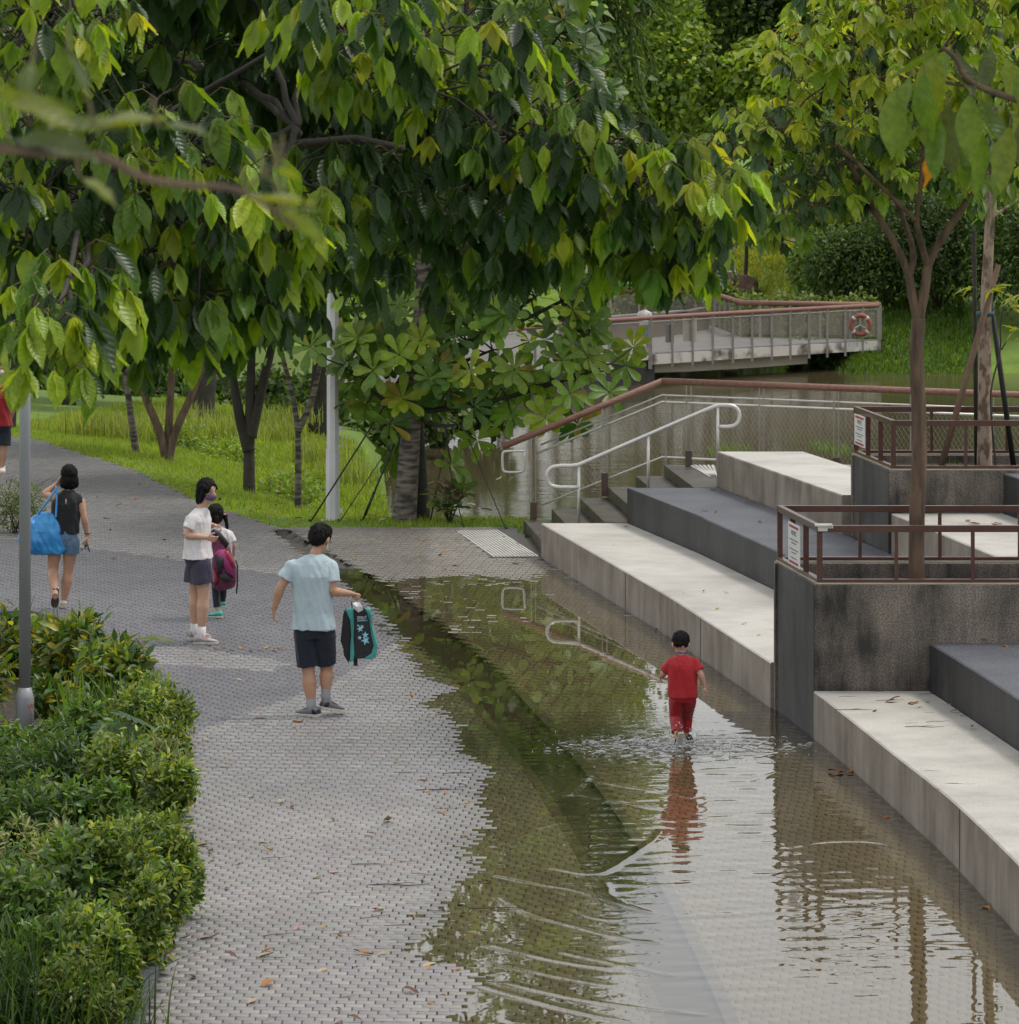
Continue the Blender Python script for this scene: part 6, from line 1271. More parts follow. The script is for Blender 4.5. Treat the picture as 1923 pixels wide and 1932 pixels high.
# bag he carries
def backpack_man():
    c = q(905, 1085, .10); root = empty('skate_bag', Vector(c) + loc, 'black and turquoise sports bag with blue star flowers, held by the man', 'bag')
    s = .0010716; m_bk = cloth('black_nylon', (.012, .013, .016), .6); m_tq = mat('turquoise_nylon', (.06, .36, .34), .45, (.035, .25, .24), 7, coat=.2); m_mesh = mat('black_mesh', (.02, .018, .02), .8)
    def bx(cx, cy): return ((cx - 905) * s, (1085 - cy) * s)
    def slab(pts, y0, y1, m, nm, par):
        mb = MB(); n = len(pts); mb.v = [(x, y0, z) for x, z in pts] + [(x, y1, z) for x, z in pts]; ar = sum(pts[i][0] * pts[(i + 1) % n][1] - pts[(i + 1) % n][0] * pts[i][1] for i in range(n)); ix = list(range(n)) if ar > 0 else list(range(n))[::-1]
        mb.f = [tuple(ix), tuple(n + i for i in reversed(ix))] + [(ix[(i + 1) % n], ix[i], n + ix[i], n + ix[(i + 1) % n]) for i in range(n)]
        return mb.build(nm, m, par, bevel=.012)
    P_ = lambda L: [bx(*p) for p in L]
    slab(P_([(790, 860), (960, 845), (1000, 870), (1010, 1000), (1030, 1100), (1050, 1180), (1040, 1260), (1000, 1285), (850, 1290), (790, 1310), (775, 1100)]), -.06, .10, m_bk, 'body', root)
    slab(P_([(940, 845), (985, 850), (1005, 900), (1005, 980), (1030, 1080), (1055, 1170), (1048, 1250), (1010, 1290), (930, 1288), (1000, 1240), (1020, 1170), (1000, 1080), (985, 960), (965, 890)]), -.085, .08, m_tq, 'side_trim', root)
    slab(P_([(775, 860), (800, 848), (845, 850), (850, 1000), (845, 1100), (855, 1250), (845, 1300), (812, 1318), (815, 1200), (825, 1080), (815, 950)]), -.09, .04, m_tq, 'side_trim', root)
    slab(P_([(770, 870), (795, 862), (812, 950), (822, 1080), (812, 1200), (810, 1315), (798, 1320), (762, 1260), (755, 1195), (732, 1135), (745, 1000), (755, 900)]), -.07, .12, m_mesh, 'mesh_side', root)
    slab(P_([(840, 1290), (878, 1290), (880, 1358), (845, 1358)]), .0, .012, m_bk, 'strap', root)
    MB().tube([(bx(828, 795)[0], 0, bx(828, 795)[1]), (bx(830, 850)[0], 0, bx(830, 850)[1])], .005, 5).build('cord', m_bk, root)
    m_st = mat('star_blue', (.18, .52, .68), .5, (.35, .65, .72), 30); m_ctr = mat('star_centre', (.75, .78, .72), .5)
    for (cx, cy, rr, a0) in [(885, 998, 13, .2), (903, 1028, 30, .5), (920, 1008, 20, 1.0), (900, 1104, 21, .1), (948, 1080, 33, .3), (950, 1128, 42, .7)]:
        x, z = bx(cx, cy); mb = MB(); rr *= s; vs = []
        for k in range(10): a = a0 + k * math.pi / 5; q_ = rr if k % 2 == 0 else rr * .42; vs.append((x + q_ * math.cos(a), -.0665, z + q_ * math.sin(a)))
        mb.v = vs + [(x, -.0675, z)]; mb.f = [(k, (k + 1) % 10, 10) for k in range(10)]; fl_ = mb.build('flower', m_st, root); MB().ell((x, -.068, z), rr * .16, .001, rr * .16, None, 8).build('centre', m_ctr, fl_)
    for tx_, sz, dy, mm in (('ZERO', .034, 930, m_ctr), ('SKATERS', .019, 950, m_st)):
        t = text_mesh(tx_, sz); t.materials.append(mm); o = link('lettering', t, root); x, z = bx(915, dy); o.location = (x, -.0665, z); o.rotation_euler = (math.pi / 2, 0, 0)
    x, z = bx(920, 958); MB().bar((x - .045, -.067, z), (x + .05, -.067, z + .004), .001, .005).build('logo_stroke', m_st, root)
    x, z = bx(955, 930); mb = MB(); mb.ell((x, -.067, z + .016), .005, .001, .005, None, 8); mb.bar((x, -.067, z + .010), (x - .008, -.067, z - .008), .006, .001).bar((x - .004, -.067, z), (x + .012, -.067, z - .014), .004, .001).bar((x - .004, -.067, z + .004), (x + .012, -.067, z + .006), .003, .001); mb.build('logo_figure', m_st, root)
    tp = empty('tissue', Vector(q(880, 800, .06)) + loc, 'crumpled white tissue in the man\'s bag hand', 'tissue'); x0 = Vector(q(880, 800, .06))
    pts = [(835, 800), (870, 792), (905, 795), (925, 835), (930, 862), (890, 880), (850, 850)]; mb = MB(); vv = [Vector(q(*p, .02 + .02 * math.sin(i * 2.1))) - x0 for i, p in enumerate(pts)] + [Vector(q(880, 830, -.02)) - x0, Vector(q(885, 835, .075)) - x0]
    mb.v = [tuple(v) for v in vv]; mb.f = [(i, (i + 1) % 7, 7) for i in range(7)] + [((i + 1) % 7, i, 8) for i in range(7)]; mb.build('sheet', m_maskw, tp)
backpack_man()
# ---------------------------------------------------------------- woman in white turned to the right
q = pl(330, 1765, .0011005); loc2 = G(707, 1216); loc2 = G((620 + 330 * .3881) / 1.9625, 1215.5); loc2.z = hz(loc2.x, loc2.y)
J = dict(head=q(382, 325, 0), face=(.80, -.60, -.05), neck=q(325, 455, .0), chest=q(285, 620), pelvis=q(290, 940), shL=q(255, 530, -.13), elL=q(190, 725, -.17), wrL=q(385, 745, -.17), shR=q(330, 530, .13), elR=q(345, 700, .18), wrR=q(425, 650, .10),
         hiL=q(255, 1010, -.085), knL=q(255, 1305, -.08), anL=q(262, 1650, -.07), hiR=q(330, 1010, .085), knR=q(350, 1300, .03), anR=q(330, 1660, .06))
J['knL'] = q(258, 1300, .10); J['anL'] = q(255, 1650, .10); J['hiL'] = q(270, 1010, .08); J['hiR'] = q(325, 1010, -.08); J['knR'] = q(352, 1295, -.08); J['anR'] = q(328, 1660, -.08)
ww, V = person('person', loc2, 'woman in white t-shirt, dark shorts and purple mask helping with a backpack', J, math.radians(72), .93, dict(skin=m_skin2, shirt=m_wht, pants=cloth('slate_cloth', (.045, .042, .075)), flare=1.25), sleeve=.62, short=.62, hem=-.02, head_s=1.08, arm=1.06, leg=1.22, tors=1.12, socks=(m_wsock, .16), hem_r=1.08,
    hands={'L': dict(d=(.9, .1, -.25), n=(.1, .9, .2), curl=26, side=1), 'R': dict(d=(.95, -.2, -.2), n=(0, -.3, -1), curl=30, side=-1)})
f, r, u = frame(J['face']); R_ = Matrix((r, f, u)).transposed(); hc = V['head']; h = MB(); h.ell(hc + u * .042 - f * .020, .100, .106, .108, R_); h.ell(hc - u * .03 - f * .062, .094, .062, .115, R_); h.ell(hc - u * .075 - f * .06, .097, .050, .085, R_)
for e in (-1, 1): h.cap(hc + u * .06 + r * e * .070 + f * .022, .028, hc - u * .095 + r * e * .088 - f * .015, .022); h.cap(hc + u * .085 + f * .055, .030, hc + u * .04 + r * e * .066 + f * .052, .022)
hair_build(ww, h); 
for e in (-1, 1): MB().ell(hc + r * e * .031 + f * .0835 + u * .004, .014, .006, .0045, R_, 10).build('eye', m_eye, ww, True); MB().ell(hc + r * e * .032 + f * .084 + u * .027, .018, .005, .003, R_, 8).build('eyebrow', m_hair, ww, True)
mk = MB(); mk.ell(hc - u * .048 + f * .048, .068, .062, .050, R_); link('face_mask', remesh(mk, .005, 1, 'face_mask', cloth('purple_mask', (.16, .085, .17)), (.004, 40, 20, 1)), ww)
m_pk = mat('grey_pink_mesh', (.42, .39, .38), .7, (.36, .33, .33), 20); m_pink = mat('pink_lace', (.65, .12, .2), .6)
shoe(ww, q(185, 1742, .10), (.95, .22), .25, .95, m_pk, m_sole, 0, lace=m_pink, acc=m_pk); shoe(ww, q(255, 1766, -.10), (1, -.05), .265, .95, m_pk, m_sole, 0, lace=m_pink, acc=m_pk)
# ---------------------------------------------------------------- girl with bunches, back to us
q = pl(480, 1525, .00115); locg = G((620 + 480 * .3881) / 1.9625, 1167.8); locg.z = hz(locg.x, locg.y)
J = dict(head=q(455, 545), face=(-.35, .93, -.1), neck=q(490, 640), chest=q(510, 760), pelvis=q(500, 1010), shL=q(420, 690), elL=q(405, 830, .03), wrL=q(420, 950, .08), shR=q(592, 690), elR=q(628, 830), wrR=q(625, 940, .10), hiL=q(462, 1060), knL=q(462, 1270, .03), anL=q(478, 1440, 0), hiR=q(535, 1060), knR=q(518, 1260, .12), anR=q(512, 1400, .22))
gi_, V = person('person', locg, 'little girl with two bunches, white top and dark leggings, back turned', J, 0, .68, dict(skin=m_skin2, shirt=m_wht, pants=cloth('charcoal_leggings', (.016, .022, .03)), flare=1.0), sleeve=.75, short=1.93, hem=-.02, head_s=.98, arm=.95, leg=1.0, tors=1.1, vox=.005, hands={'L': dict(n=(1, .2, 0)), 'R': dict(n=(-1, .2, 0), side=-1)})
f, r, u = frame(J['face']); R_ = Matrix((r, f, u)).transposed(); hc = V['head']; h = MB(); h.ell(hc + u * .028 - f * .016, .088, .098, .098, R_); h.ell(hc - u * .02 - f * .035, .078, .066, .075, R_)
h.cap(hc + r * -.012 - u * .025 - f * .098, .026, hc + r * -.01 - u * .115 - f * .105, .020); h.cap(hc + r * .105 - u * .012 - f * .03, .024, hc + r * .125 - u * .14 - f * .03, .017); hair_build(gi_, h, .005)
for p in (hc - r * .012 - u * .018 - f * .092, hc + r * .098 - u * .0 - f * .03): MB().ell(p, .024, .024, .012, None, 10).build('hair_tie', mat('coral_tie', (.7, .25, .2), .6), gi_, True)
mk = MB(); mk.ell(hc - u * .045 + f * .055, .058, .050, .045, R_); mk.build('face_mask', m_maskw, gi_, True)
m_teal = mat('teal_shoe', (.08, .48, .40), .55, (.05, .35, .30), 14)
shoe(gi_, q(530, 1522, -.05), (-.75, .15), .185, .95, m_teal, m_sole); shoe(gi_, q(525, 1450, .16), (-.3, .9), .18, .95, m_teal, m_sole, 0)
# maroon backpack between them
root = empty('backpack', Vector(q(545, 1240, -.17)) + locg, 'maroon and magenta backpack with black pockets between the woman and girl', 'backpack'); org = Vector(q(545, 1240, -.17)); m_mar = cloth('maroon_nylon', (.13, .012, .055), .55); m_mag = cloth('magenta_nylon', (.34, .03, .16), .55); m_crim = cloth('crimson_nylon', (.34, .02, .045), .55); m_bkn = cloth('black_nylon_pack', (.012, .011, .016), .6)
def qq(cx, cy, y): return Vector(q(cx, cy, y)) - org
b_ = MB(); b_.loft([(qq(cx, cy, -.15), Vector((w * .00115, 0, 0)), Vector((0, dp, 0))) for cx, cy, w, dp in ((455, 690, 30, .03), (480, 760, 62, .07), (520, 850, 90, .095), (540, 960, 108, .11), (552, 1070, 120, .12), (552, 1150, 122, .12), (545, 1210, 105, .105), (530, 1245, 60, .06))], 20)
link('body', remesh(b_, .007, 3, 'body', m_mar, (.006, 14, 10, 4)), root)
def patch(pts, y, m, nm, th=.025):
    mb = MB(); n = len(pts); cx = sum(p[0] for p in pts) / n; cy = sum(p[1] for p in pts) / n
    vs = [qq(x, yy_, y + .055) for x, yy_ in pts] + [qq(cx + (x - cx) * .9, cy + (yy_ - cy) * .9, y) for x, yy_ in pts] + [qq(cx, cy, y - .012)]
    mb.v = [tuple(v) for v in vs]; mb.f = [(i, (i + 1) % n, n + (i + 1) % n, n + i) for i in range(n)] + [(n + i, n + (i + 1) % n, 2 * n) for i in range(n)]
    return mb.build(nm, m, root, True)
patch([(455, 900), (500, 850), (560, 850), (600, 900), (640, 1010), (655, 1120), (590, 1080), (545, 1000), (510, 900)], -.285, m_mag, 'front_panel'); patch([(545, 850), (600, 870), (650, 960), (668, 1040), (630, 1010), (590, 930)], -.288, m_crim, 'side_panel'); patch([(475, 905), (535, 905), (560, 940), (548, 1010), (510, 1110), (490, 1060), (480, 980)], -.298, m_bkn, 'pocket'); patch([(510, 1080), (570, 1060), (640, 1140), (600, 1158), (540, 1150), (515, 1120)], -.30, m_bkn, 'pocket'); patch([(440, 1040), (485, 1060), (505, 1130), (470, 1190), (440, 1180)], -.275, m_crim, 'side_panel'); patch([(425, 680), (470, 685), (520, 770), (580, 850), (600, 800), (540, 720), (500, 680), (450, 660)], -.23, m_bkn, 'shoulder_strap')
MB().tube([qq(662, 960, -.2), qq(680, 1000, -.22), qq(682, 1150, -.22), qq(670, 1275, -.2)], .009, 6).build('hanging_strap', m_bkn, root, True)
# ---------------------------------------------------------------- woman in black top with blue bag
q = pl(395, 1690, .001712); locb = G(395 * .29018, 1152.8); locb.z = hz(locb.x, locb.y)
J = dict(head=q(447, 835, .02), face=(-.25, .95, 0), neck=q(447, 905), chest=q(432, 1010), pelvis=q(415, 1215), shL=q(360, 945), elL=q(285, 950, .05), wrL=q(365, 885, .10), shR=q(532, 955), elR=q(550, 1100, -.04), wrR=q(566, 1215, .02), hiL=q(360, 1260), knL=q(342, 1440, .03), anL=q(372, 1580, -.22), hiR=q(462, 1260), knR=q(440, 1450, .06), anR=q(412, 1645, .05))
wb, V = person('person', locb, 'woman in black sleeveless top and denim shorts, shoulder bag and phone', J, 0, .93, dict(skin=m_skin, shirt=cloth('black_top', (.010, .011, .014)), pants=cloth('denim', (.11, .19, .30)), flare=1.1), sleeveless=True, short=.36, hem=.02, head_s=1.04, arm=1.0, leg=1.14, tors=1.02, hem_r=.98, hands={'L': dict(d=(.55, .2, .8), n=(.5, -.2, -.5), curl=30), 'R': dict(d=(.05, .1, -1), n=(-.9, .1, 0), curl=38, side=-1)})
f, r, u = frame(J['face']); R_ = Matrix((r, f, u)).transposed(); hc = V['head']; h = MB(); h.ell(hc + u * .038 - f * .012, .092, .104, .105, R_); h.ell(hc - u * .04 - f * .03, .102, .082, .11, R_); h.ell(hc - u * .075 - f * .03, .108, .075, .065, R_); hair_build(wb, h)
MB().tube([Vector(q(566, 1205, .02)) + Vector((.030 * math.cos(a), .030 * math.sin(a), 0)) for a in np.linspace(0, 6.28, 14)], .006, 6).build('wristband', m_eye, wb)
MB().ell(q(436, 990, -.118), .010, .016, .034, None, 10).build('back_opening', m_skin, wb, True)
shoe(wb, Vector(q(378, 1560, -.20)) + Vector((0, -.02, .02)), (-.25, .9), .24, .85, m_wshoe, mat('brown_sole', (.09, .06, .05), .8), math.radians(68)); shoe(wb, q(412, 1688, .0), (-.15, .9), .24, .85, m_wshoe, m_sole)
o = MB().box((0, 0, 0), .012, .075, .15).build('phone', mat('black_phone', (.015, .015, .018), .2), None, bevel=.004); o.location = Vector(q(566, 1282, .04)) + locb; o.rotation_euler = (0, math.radians(-18), .2); tag(o, 'black phone in the hand of the woman in the black top', 'phone')
# blue bag
bo_ = Vector(q(300, 1330, -.10)); bag = empty('blue_tote', bo_ + locb, 'big crinkled bright blue tote slung on the shoulder of the black-topped woman', 'bag'); m_blu = mat('blue_woven_plastic', (.045, .33, .70), .36, (.025, .22, .55), 7, 5, bump=.006, bscale=18, coat=.15); m_dblu = mat('dark_blue_base', (.02, .13, .40), .5)
def qb(cx, cy, y): return Vector(q(cx, cy, y)) - bo_
b_ = MB(); b_.loft([(qb(cx, cy, -.06), Vector((w * .001712, 0, 0)), Vector((0, dp, 0))) for cx, cy, w, dp in ((295, 1330, 120, .09), (280, 1300, 152, .12), (276, 1240, 156, .13), (280, 1180, 140, .13), (290, 1125, 108, .10), (302, 1085, 80, .05), (310, 1066, 58, .03))], 28)
link('body', remesh(b_, .008, 1, 'body', m_blu, (.022, 9, 7, 7)), bag)
for a, e in (((255, 1070), .0), ((372, 1090), -.08)):
    MB().tube(smoothpoly([tuple(qb(a[0], a[1], -.08 + e)), tuple(qb((a[0] + 372) / 2 + 5, 985, -.13)), tuple(qb(372, 905, -.07)), tuple(qb(366, 898, .0))], 2), .012, 6).build('strap', m_blu, bag, True)
# ---------------------------------------------------------------- boy in red running through the water
q = pl(1010, 1080, .001255); locy = G(1286.7, 1407); locy.z = -.012
J = dict(head=q(1003, 345, .03), face=(-.05, .92, -.35), neck=q(1008, 405, .0), chest=q(1015, 520), pelvis=q(1015, 700), shL=q(935, 445), elL=q(885, 560, .06), wrL=q(868, 600, .14), shR=q(1095, 445), elR=q(1140, 550, -.04), wrR=q(1172, 645, -.02), hiL=q(970, 745), knL=q(965, 870, .05), anL=q(972, 985, -.10), hiR=q(1060, 745), knR=q(1052, 870, .14), anR=q(1048, 1010, .16))
m_redc = cloth('red_cotton', (.44, .010, .018), .75)
by, V = person('person', locy, 'small boy in red t-shirt and red trousers running through the puddle', J, 0, .60, dict(skin=m_skin2, shirt=m_redc, pants=cloth('wet_red_cotton', (.36, .008, .016), .45), flare=1.12), sleeve=.80, short=1.84, hem=-.03, head_s=.95, arm=1.2, leg=1.2, tors=1.26, vox=.0045, hem_r=1.0, hands={'L': dict(d=(-.1, .8, .1), n=(.9, 0, -.2), curl=35), 'R': dict(d=(.25, .05, -1), n=(-.8, .2, 0), curl=24, side=-1)})
f, r, u = frame(J['face']); R_ = Matrix((r, f, u)).transposed(); hc = V['head']; h = MB(); h.ell(hc + u * .030 - f * .014, .080, .090, .084, R_); h.ell(hc + u * .0 - f * .034, .071, .060, .060, R_); hair_build(by, h, .0045, .004, 380, .014)
MB().tube([V['neck'] + Vector((.043 * math.cos(a), .041 * math.sin(a), -.0)) for a in np.linspace(0, 6.28, 18)], .006, 6).build('collar', mat('blue_collar', (.12, .10, .3), .8), by, True)
m_bsh = mat('dark_red_shoe', (.09, .012, .016), .6)
shoe(by, Vector(q(1005, 962, -.16)), (-.35, .9), .185, .95, m_bsh, m_wshoe, math.radians(62), acc=mat('yellow_trim', (.5, .32, .04), .6)); shoe(by, q(1062, 1062, .12), (.15, .95), .165, .95, mat('black_shoe', (.02, .02, .025), .6), m_wshoe, .15)
# ---------------------------------------------------------------- man in red at the left edge, facing us
q = pl(-10, 1760, .0010372); locr = G(-10 * .13183, 894.4); locr.z = hz(locr.x, locr.y)
J = dict(head=q(-5, 285, 0), face=(.15, -1, 0), neck=q(-10, 460), chest=q(-10, 680), pelvis=q(-15, 1060), shL=q(-190, 560), elL=q(-215, 800, .04), wrL=q(-160, 990, .08), shR=q(165, 560), elR=q(200, 800, .05), wrR=q(150, 990, .10), hiL=q(-95, 1130), knL=q(-90, 1400, -.02), anL=q(-85, 1680), hiR=q(70, 1130), knR=q(58, 1400, -.03), anR=q(30, 1690, .0))
rm, V = person('person', locr, 'man in red emblem t-shirt and black shorts wearing a white mask', J, 0, 1.0, dict(skin=m_skin, shirt=cloth('dark_red_cotton', (.30, .012, .016)), pants=m_navy, flare=1.15), sleeve=.7, short=.92, hem=-.04, head_s=1.06, arm=1.0, leg=1.0, tors=1.12, vox=.008, hem_r=1.05, hands={'L': dict(n=(1, 0, 0)), 'R': dict(n=(-1, 0, 0), side=-1)})
f, r, u = frame(J['face']); R_ = Matrix((r, f, u)).transposed(); hc = V['head']; h = MB(); h.ell(hc + u * .045 - f * .022, .090, .098, .090, R_); h.ell(hc + u * .09 + f * .03, .078, .07, .045, R_); hair_build(rm, h)
for e in (-1, 1): MB().ell(hc + r * e * .031 + f * .086 + u * .006, .014, .006, .005, R_, 10).build('eye', m_eye, rm, True)
mk = MB(); mk.ell(hc - u * .045 + f * .05, .066, .062, .052, R_); mk.build('face_mask', m_maskw, rm, True)
m_yel = mat('yellow_print', (.6, .34, .05), .7)
cen = Vector(q(15, 645, -.165)); MB().tube([cen + Vector((.042 * math.cos(a), 0, .042 * math.sin(a))) for a in np.linspace(0, 6.2832, 22)], .004, 5, cap=False).build('emblem', m_yel, rm, True); MB().tube([cen + Vector((x, 0, z)) for x, z in ((-.022, -.012), (-.012, .012), (0, -.006), (.010, .014), (.022, -.010))], .0045, 5).build('emblem_stroke', m_yel, rm, True)
shoe(rm, q(25, 1762, .10), (.1, -1), .27, .95, m_wshoe, m_sole); shoe(rm, q(-90, 1762, .10), (-.1, -1), .27, .95, m_wshoe, m_sole)
# ---------------------------------------------------------------- child standing on the footbridge
s = 1.5 / 2.0; pbp = G(1216, 661, DZ) ; J = dict(head=(0, 0, 1.40), face=(.2, -1, -.1), neck=(0, 0, 1.27), chest=(0, 0, 1.08), pelvis=(0, 0, .78), shL=(-.16, 0, 1.20), elL=(-.2, 0, .98), wrL=(-.12, -.15, .92), shR=(.16, 0, 1.20), elR=(.21, 0, .98), wrR=(.14, -.15, .92), hiL=(-.08, 0, .74), knL=(-.08, -.02, .42), anL=(-.08, 0, .08), hiR=(.08, 0, .74), knR=(.08, -.02, .42), anR=(.09, .0, .08))
bp_, V = person('person', pbp, 'person in white top and blue shorts standing on the footbridge', J, 0, .85, dict(skin=m_skin, shirt=m_wht, pants=cloth('light_blue_cloth', (.15, .26, .42)), flare=1.1), vox=.012, short=.9, sleeve=.6)
h = MB(); h.ell(V['head'] + Vector((0, .02, .04)), .09, .095, .09); hair_build(bp_, h, .01)
for x in (-.08, .09): shoe(bp_, (x, .10, 0), (0, -1), .24, .95, m_gshoe, m_sole)
# ================================================================ splash
m, n, l, b = nmat('splash_water'); gl = n.new('ShaderNodeBsdfGlass'); gl.inputs['IOR'].default_value = 1.33; gl.inputs['Roughness'].default_value = .0; df = n.new('ShaderNodeBsdfDiffuse'); df.inputs['Color'].default_value = (.85, .87, .88, 1); ms = n.new('ShaderNodeMixShader'); ms.inputs[0].default_value = .75
l.new(gl.outputs[0], ms.inputs[1]); l.new(df.outputs[0], ms.inputs[2]); l.new(ms.outputs[0], n['Material Output'].inputs['Surface'])
mb = MB(); rs2 = random.Random(4)
def drop(p, r, st=1.0):
    t = Vector((rs2.gauss(0, .5), rs2.gauss(0, .3), 1)).normalized(); a = t.orthogonal().normalized(); b2 = t.cross(a); mb.loft([(Vector(p) + t * r * st * c, a * r * s_, b2 * r * s_) for c, s_ in ((-.9, .35), (-.4, .9), (.2, .9), (.8, .5), (1.3, .1))], 6)
feet = [Vector((locy.x - .045, locy.y - .10, 0)), Vector((locy.x + .05, locy.y + .15, 0))]
for i in range(800):
    c = rs2.choice(feet); a = rs2.uniform(0, 6.28); rr_ = abs(rs2.gauss(0, .55)) if i > 220 else abs(rs2.gauss(0, .16)); z = max(.002, (.20 * math.exp(-rr_ * 4) + .05 * math.exp(-rr_ * 1.2)) * rs2.random() ** 1.6); drop((c.x + math.cos(a) * rr_ * 1.1, c.y + math.sin(a) * rr_ * .7, z), rs2.uniform(.0016, .0048), rs2.uniform(.8, 2.4))
for i in range(320):                      # low crests of thrown water
    a = rs2.uniform(0, 6.28); c = rs2.choice(feet); rr_ = rs2.uniform(.08, 1.05); x, y = c.x + math.cos(a) * rr_ * 1.15, c.y + math.sin(a) * rr_ * .55 - .1; ang = rs2.gauss(0, .4); L = rs2.uniform(.03, .10); hh = rs2.uniform(.006, .032) * math.exp(-rr_ * 1.3)
    pts = [Vector((x + math.cos(ang) * L * t, y + math.sin(ang) * L * t, .002 + hh * math.sin(math.pi * (t + .5)) + .006 * rs2.random())) for t in (-.5, -.25, 0, .25, .5)]; mb.tube(pts, [.0008, .003, .0045, .003, .0008], 6)
o = mb.build('water_splash', m, None, True); tag(o, 'splash of droplets thrown up round the running boy\'s feet', 'splash', kind='stuff')
# ================================================================ fallen leaves and twigs
def litter_mat(name, c): return mat(name, c, .6, tuple(v * .55 for v in c), 30, 3)
LM = {'yellow': litter_mat('yellow_dead_leaf', (.46, .27, .045)), 'orange': litter_mat('orange_dead_leaf', (.42, .16, .03)), 'brown': litter_mat('brown_dead_leaf', (.13, .05, .025)), 'pale': litter_mat('pale_dead_leaf', (.48, .40, .22)), 'pink': litter_mat('pink_petal', (.55, .28, .36))}
LME = {}
for k, m in LM.items():
    vs_ = []
    for j in range(3):
        tv, tq = leaf_tpl([(0, .02), (.12, .12), (.35, .2), (.6, .19), (.82, .1), (1, .01)], random.uniform(.3, .9), random.uniform(-.5, .5), random.uniform(-.08, .08), 1.5); tv = tv - tv.min(0) * np.array([0, 0, 1]); vs_.append(npmesh('fallen_leaf', tv, tq, m))
    LME[k] = vs_
m_tw = mat('dead_twig', (.045, .032, .025), .8); TW = []
for j in range(4):
    L = 1.0; p = [(-.5, 0, .012), (-.2, random.gauss(0, .05), .05), (.15, random.gauss(0, .06), .02), (.5, random.gauss(0, .05), .03)]; mb = MB().tube(p, [.016, .02, .016, .008], 5)
    if j % 2: mb.tube([(-.1, 0, .03), (.1, .12, .05), (.25, .2, .03)], [.012, .01, .005], 5)
    TW.append(mb.mesh('twig', m_tw))
def leaf_on(x, y, z, L, col, lab, grp): 
    o = link('fallen_leaf', random.choice(LME[col])); p = G(x, y, z); o.location = (p.x, p.y, (z if z else max(hz(p.x, p.y), 0)) + .003); o.scale = (L, L, L * random.uniform(.5, 1)); o.rotation_euler = (random.gauss(0, .12), random.gauss(0, .1), random.uniform(0, 6.28)); tag(o, lab, 'leaf', grp)
def twig_on(x, y, z, L, lab, grp, rz=None):
    o = link('twig', random.choice(TW)); p = G(x, y, z); o.location = (p.x, p.y, (z if z else max(hz(p.x, p.y), 0)) + .002); o.scale = (L, L * .7, L * .5); o.rotation_euler = (0, 0, random.uniform(0, 6.28) if rz is None else rz); tag(o, lab, 'twig', grp)
def c5(x, y): return 305.7 + x * .34446, 1273.9 + y * .34446      # crop -> photo units
for x, y, col, L in [(1352, 110, 'orange', .10), (570, 280, 'brown', .14), (775, 262, 'orange', .12), (735, 298, 'yellow', .08), (512, 203, 'orange', .06), (445, 40, 'pale', .09), (1028, 370, 'brown', .06), (470, 680, 'pale', .08), (668, 702, 'pale', .13), (715, 733, 'brown', .08), (930, 803, 'brown', .07), (1240, 803, 'pale', .16), (1458, 582, 'orange', .12), (1615, 615, 'brown', .10), (1445, 645, 'yellow', .08), (1545, 652, 'orange', .07), (1675, 708, 'yellow', .08), (1522, 752, 'orange', .12), (1160, 890, 'brown', .10), (1668, 887, 'orange', .08), (580, 930, 'pale', .11), (612, 973, 'yellow', .09), (708, 904, 'pale', .05), (258, 980, 'pale', .10), (290, 1025, 'orange', .07), (185, 948, 'yellow', .12), (405, 1052, 'pink', .07), (970, 1085, 'pink', .10), (880, 1120, 'pale', .12), (1305, 1125, 'yellow', .07), (1425, 1122, 'yellow', .07), (1690, 1022, 'pale', .09), (1680, 1073, 'brown', .07), (1805, 1135, 'orange', .07), (1745, 1133, 'brown', .06), (1660, 1265, 'pale', .12), (345, 1188, 'brown', .07), (1215, 1290, 'orange', .10), (890, 1395, 'yellow', .06), (1400, 1317, 'yellow', .07), (985, 1435, 'orange', .08), (735, 1478, 'orange', .06), (320, 1450, 'brown', .08), (280, 1460, 'pink', .10), (725, 1405, 'pink', .08), (75, 1550, 'brown', .11), (555, 1522, 'orange', .08), (525, 1558, 'pale', .13), (340, 1565, 'brown', .12), (1155, 1535, 'orange', .14), (1180, 1535, 'pale', .08), (1500, 1578, 'pale', .15), (1055, 1605, 'pale', .10), (905, 1618, 'pale', .12), (1450, 1620, 'yellow', .06), (1640, 1615, 'orange', .07), (180, 1668, 'pink', .10), (145, 1650, 'pale', .07), (550, 1722, 'orange', .16), (1325, 1738, 'brown', .14), (470, 1812, 'pale', .12), (1470, 1795, 'orange', .08), (1530, 1750, 'yellow', .05), (980, 1835, 'yellow', .06), (25, 1830, 'yellow', .07), (1020, 1905, 'brown', .10), (985, 1905, 'pink', .08), (1785, 515, 'yellow', .08), (1870, 812, 'orange', .06), (1500, 300, 'pink', .05), (1290, 250, 'pale', .07), (1625, 215, 'pink', .07), (1470, 235, 'yellow', .05), (350, 518, 'yellow', .05), (725, 560, 'pale', .05), (1280, 485, 'yellow', .06), (1640, 1310, 'pale', .08), (235, 375, 'pale', .08), (420, 382, 'orange', .05)]:
    X_, Y_ = c5(x, y); n_ = {'yellow': 'small yellow leaf fallen on the pale pavers', 'orange': 'curled orange leaf fallen on the pale pavers', 'brown': 'dark brown leaf fallen on the pale pavers', 'pale': 'pale dry leaf fallen on the pale pavers', 'pink': 'pinkish petal fallen on the pale pavers'}[col]
    leaf_on(X_, Y_, 0, L, col, n_, col + ' litter on the pale pavers')
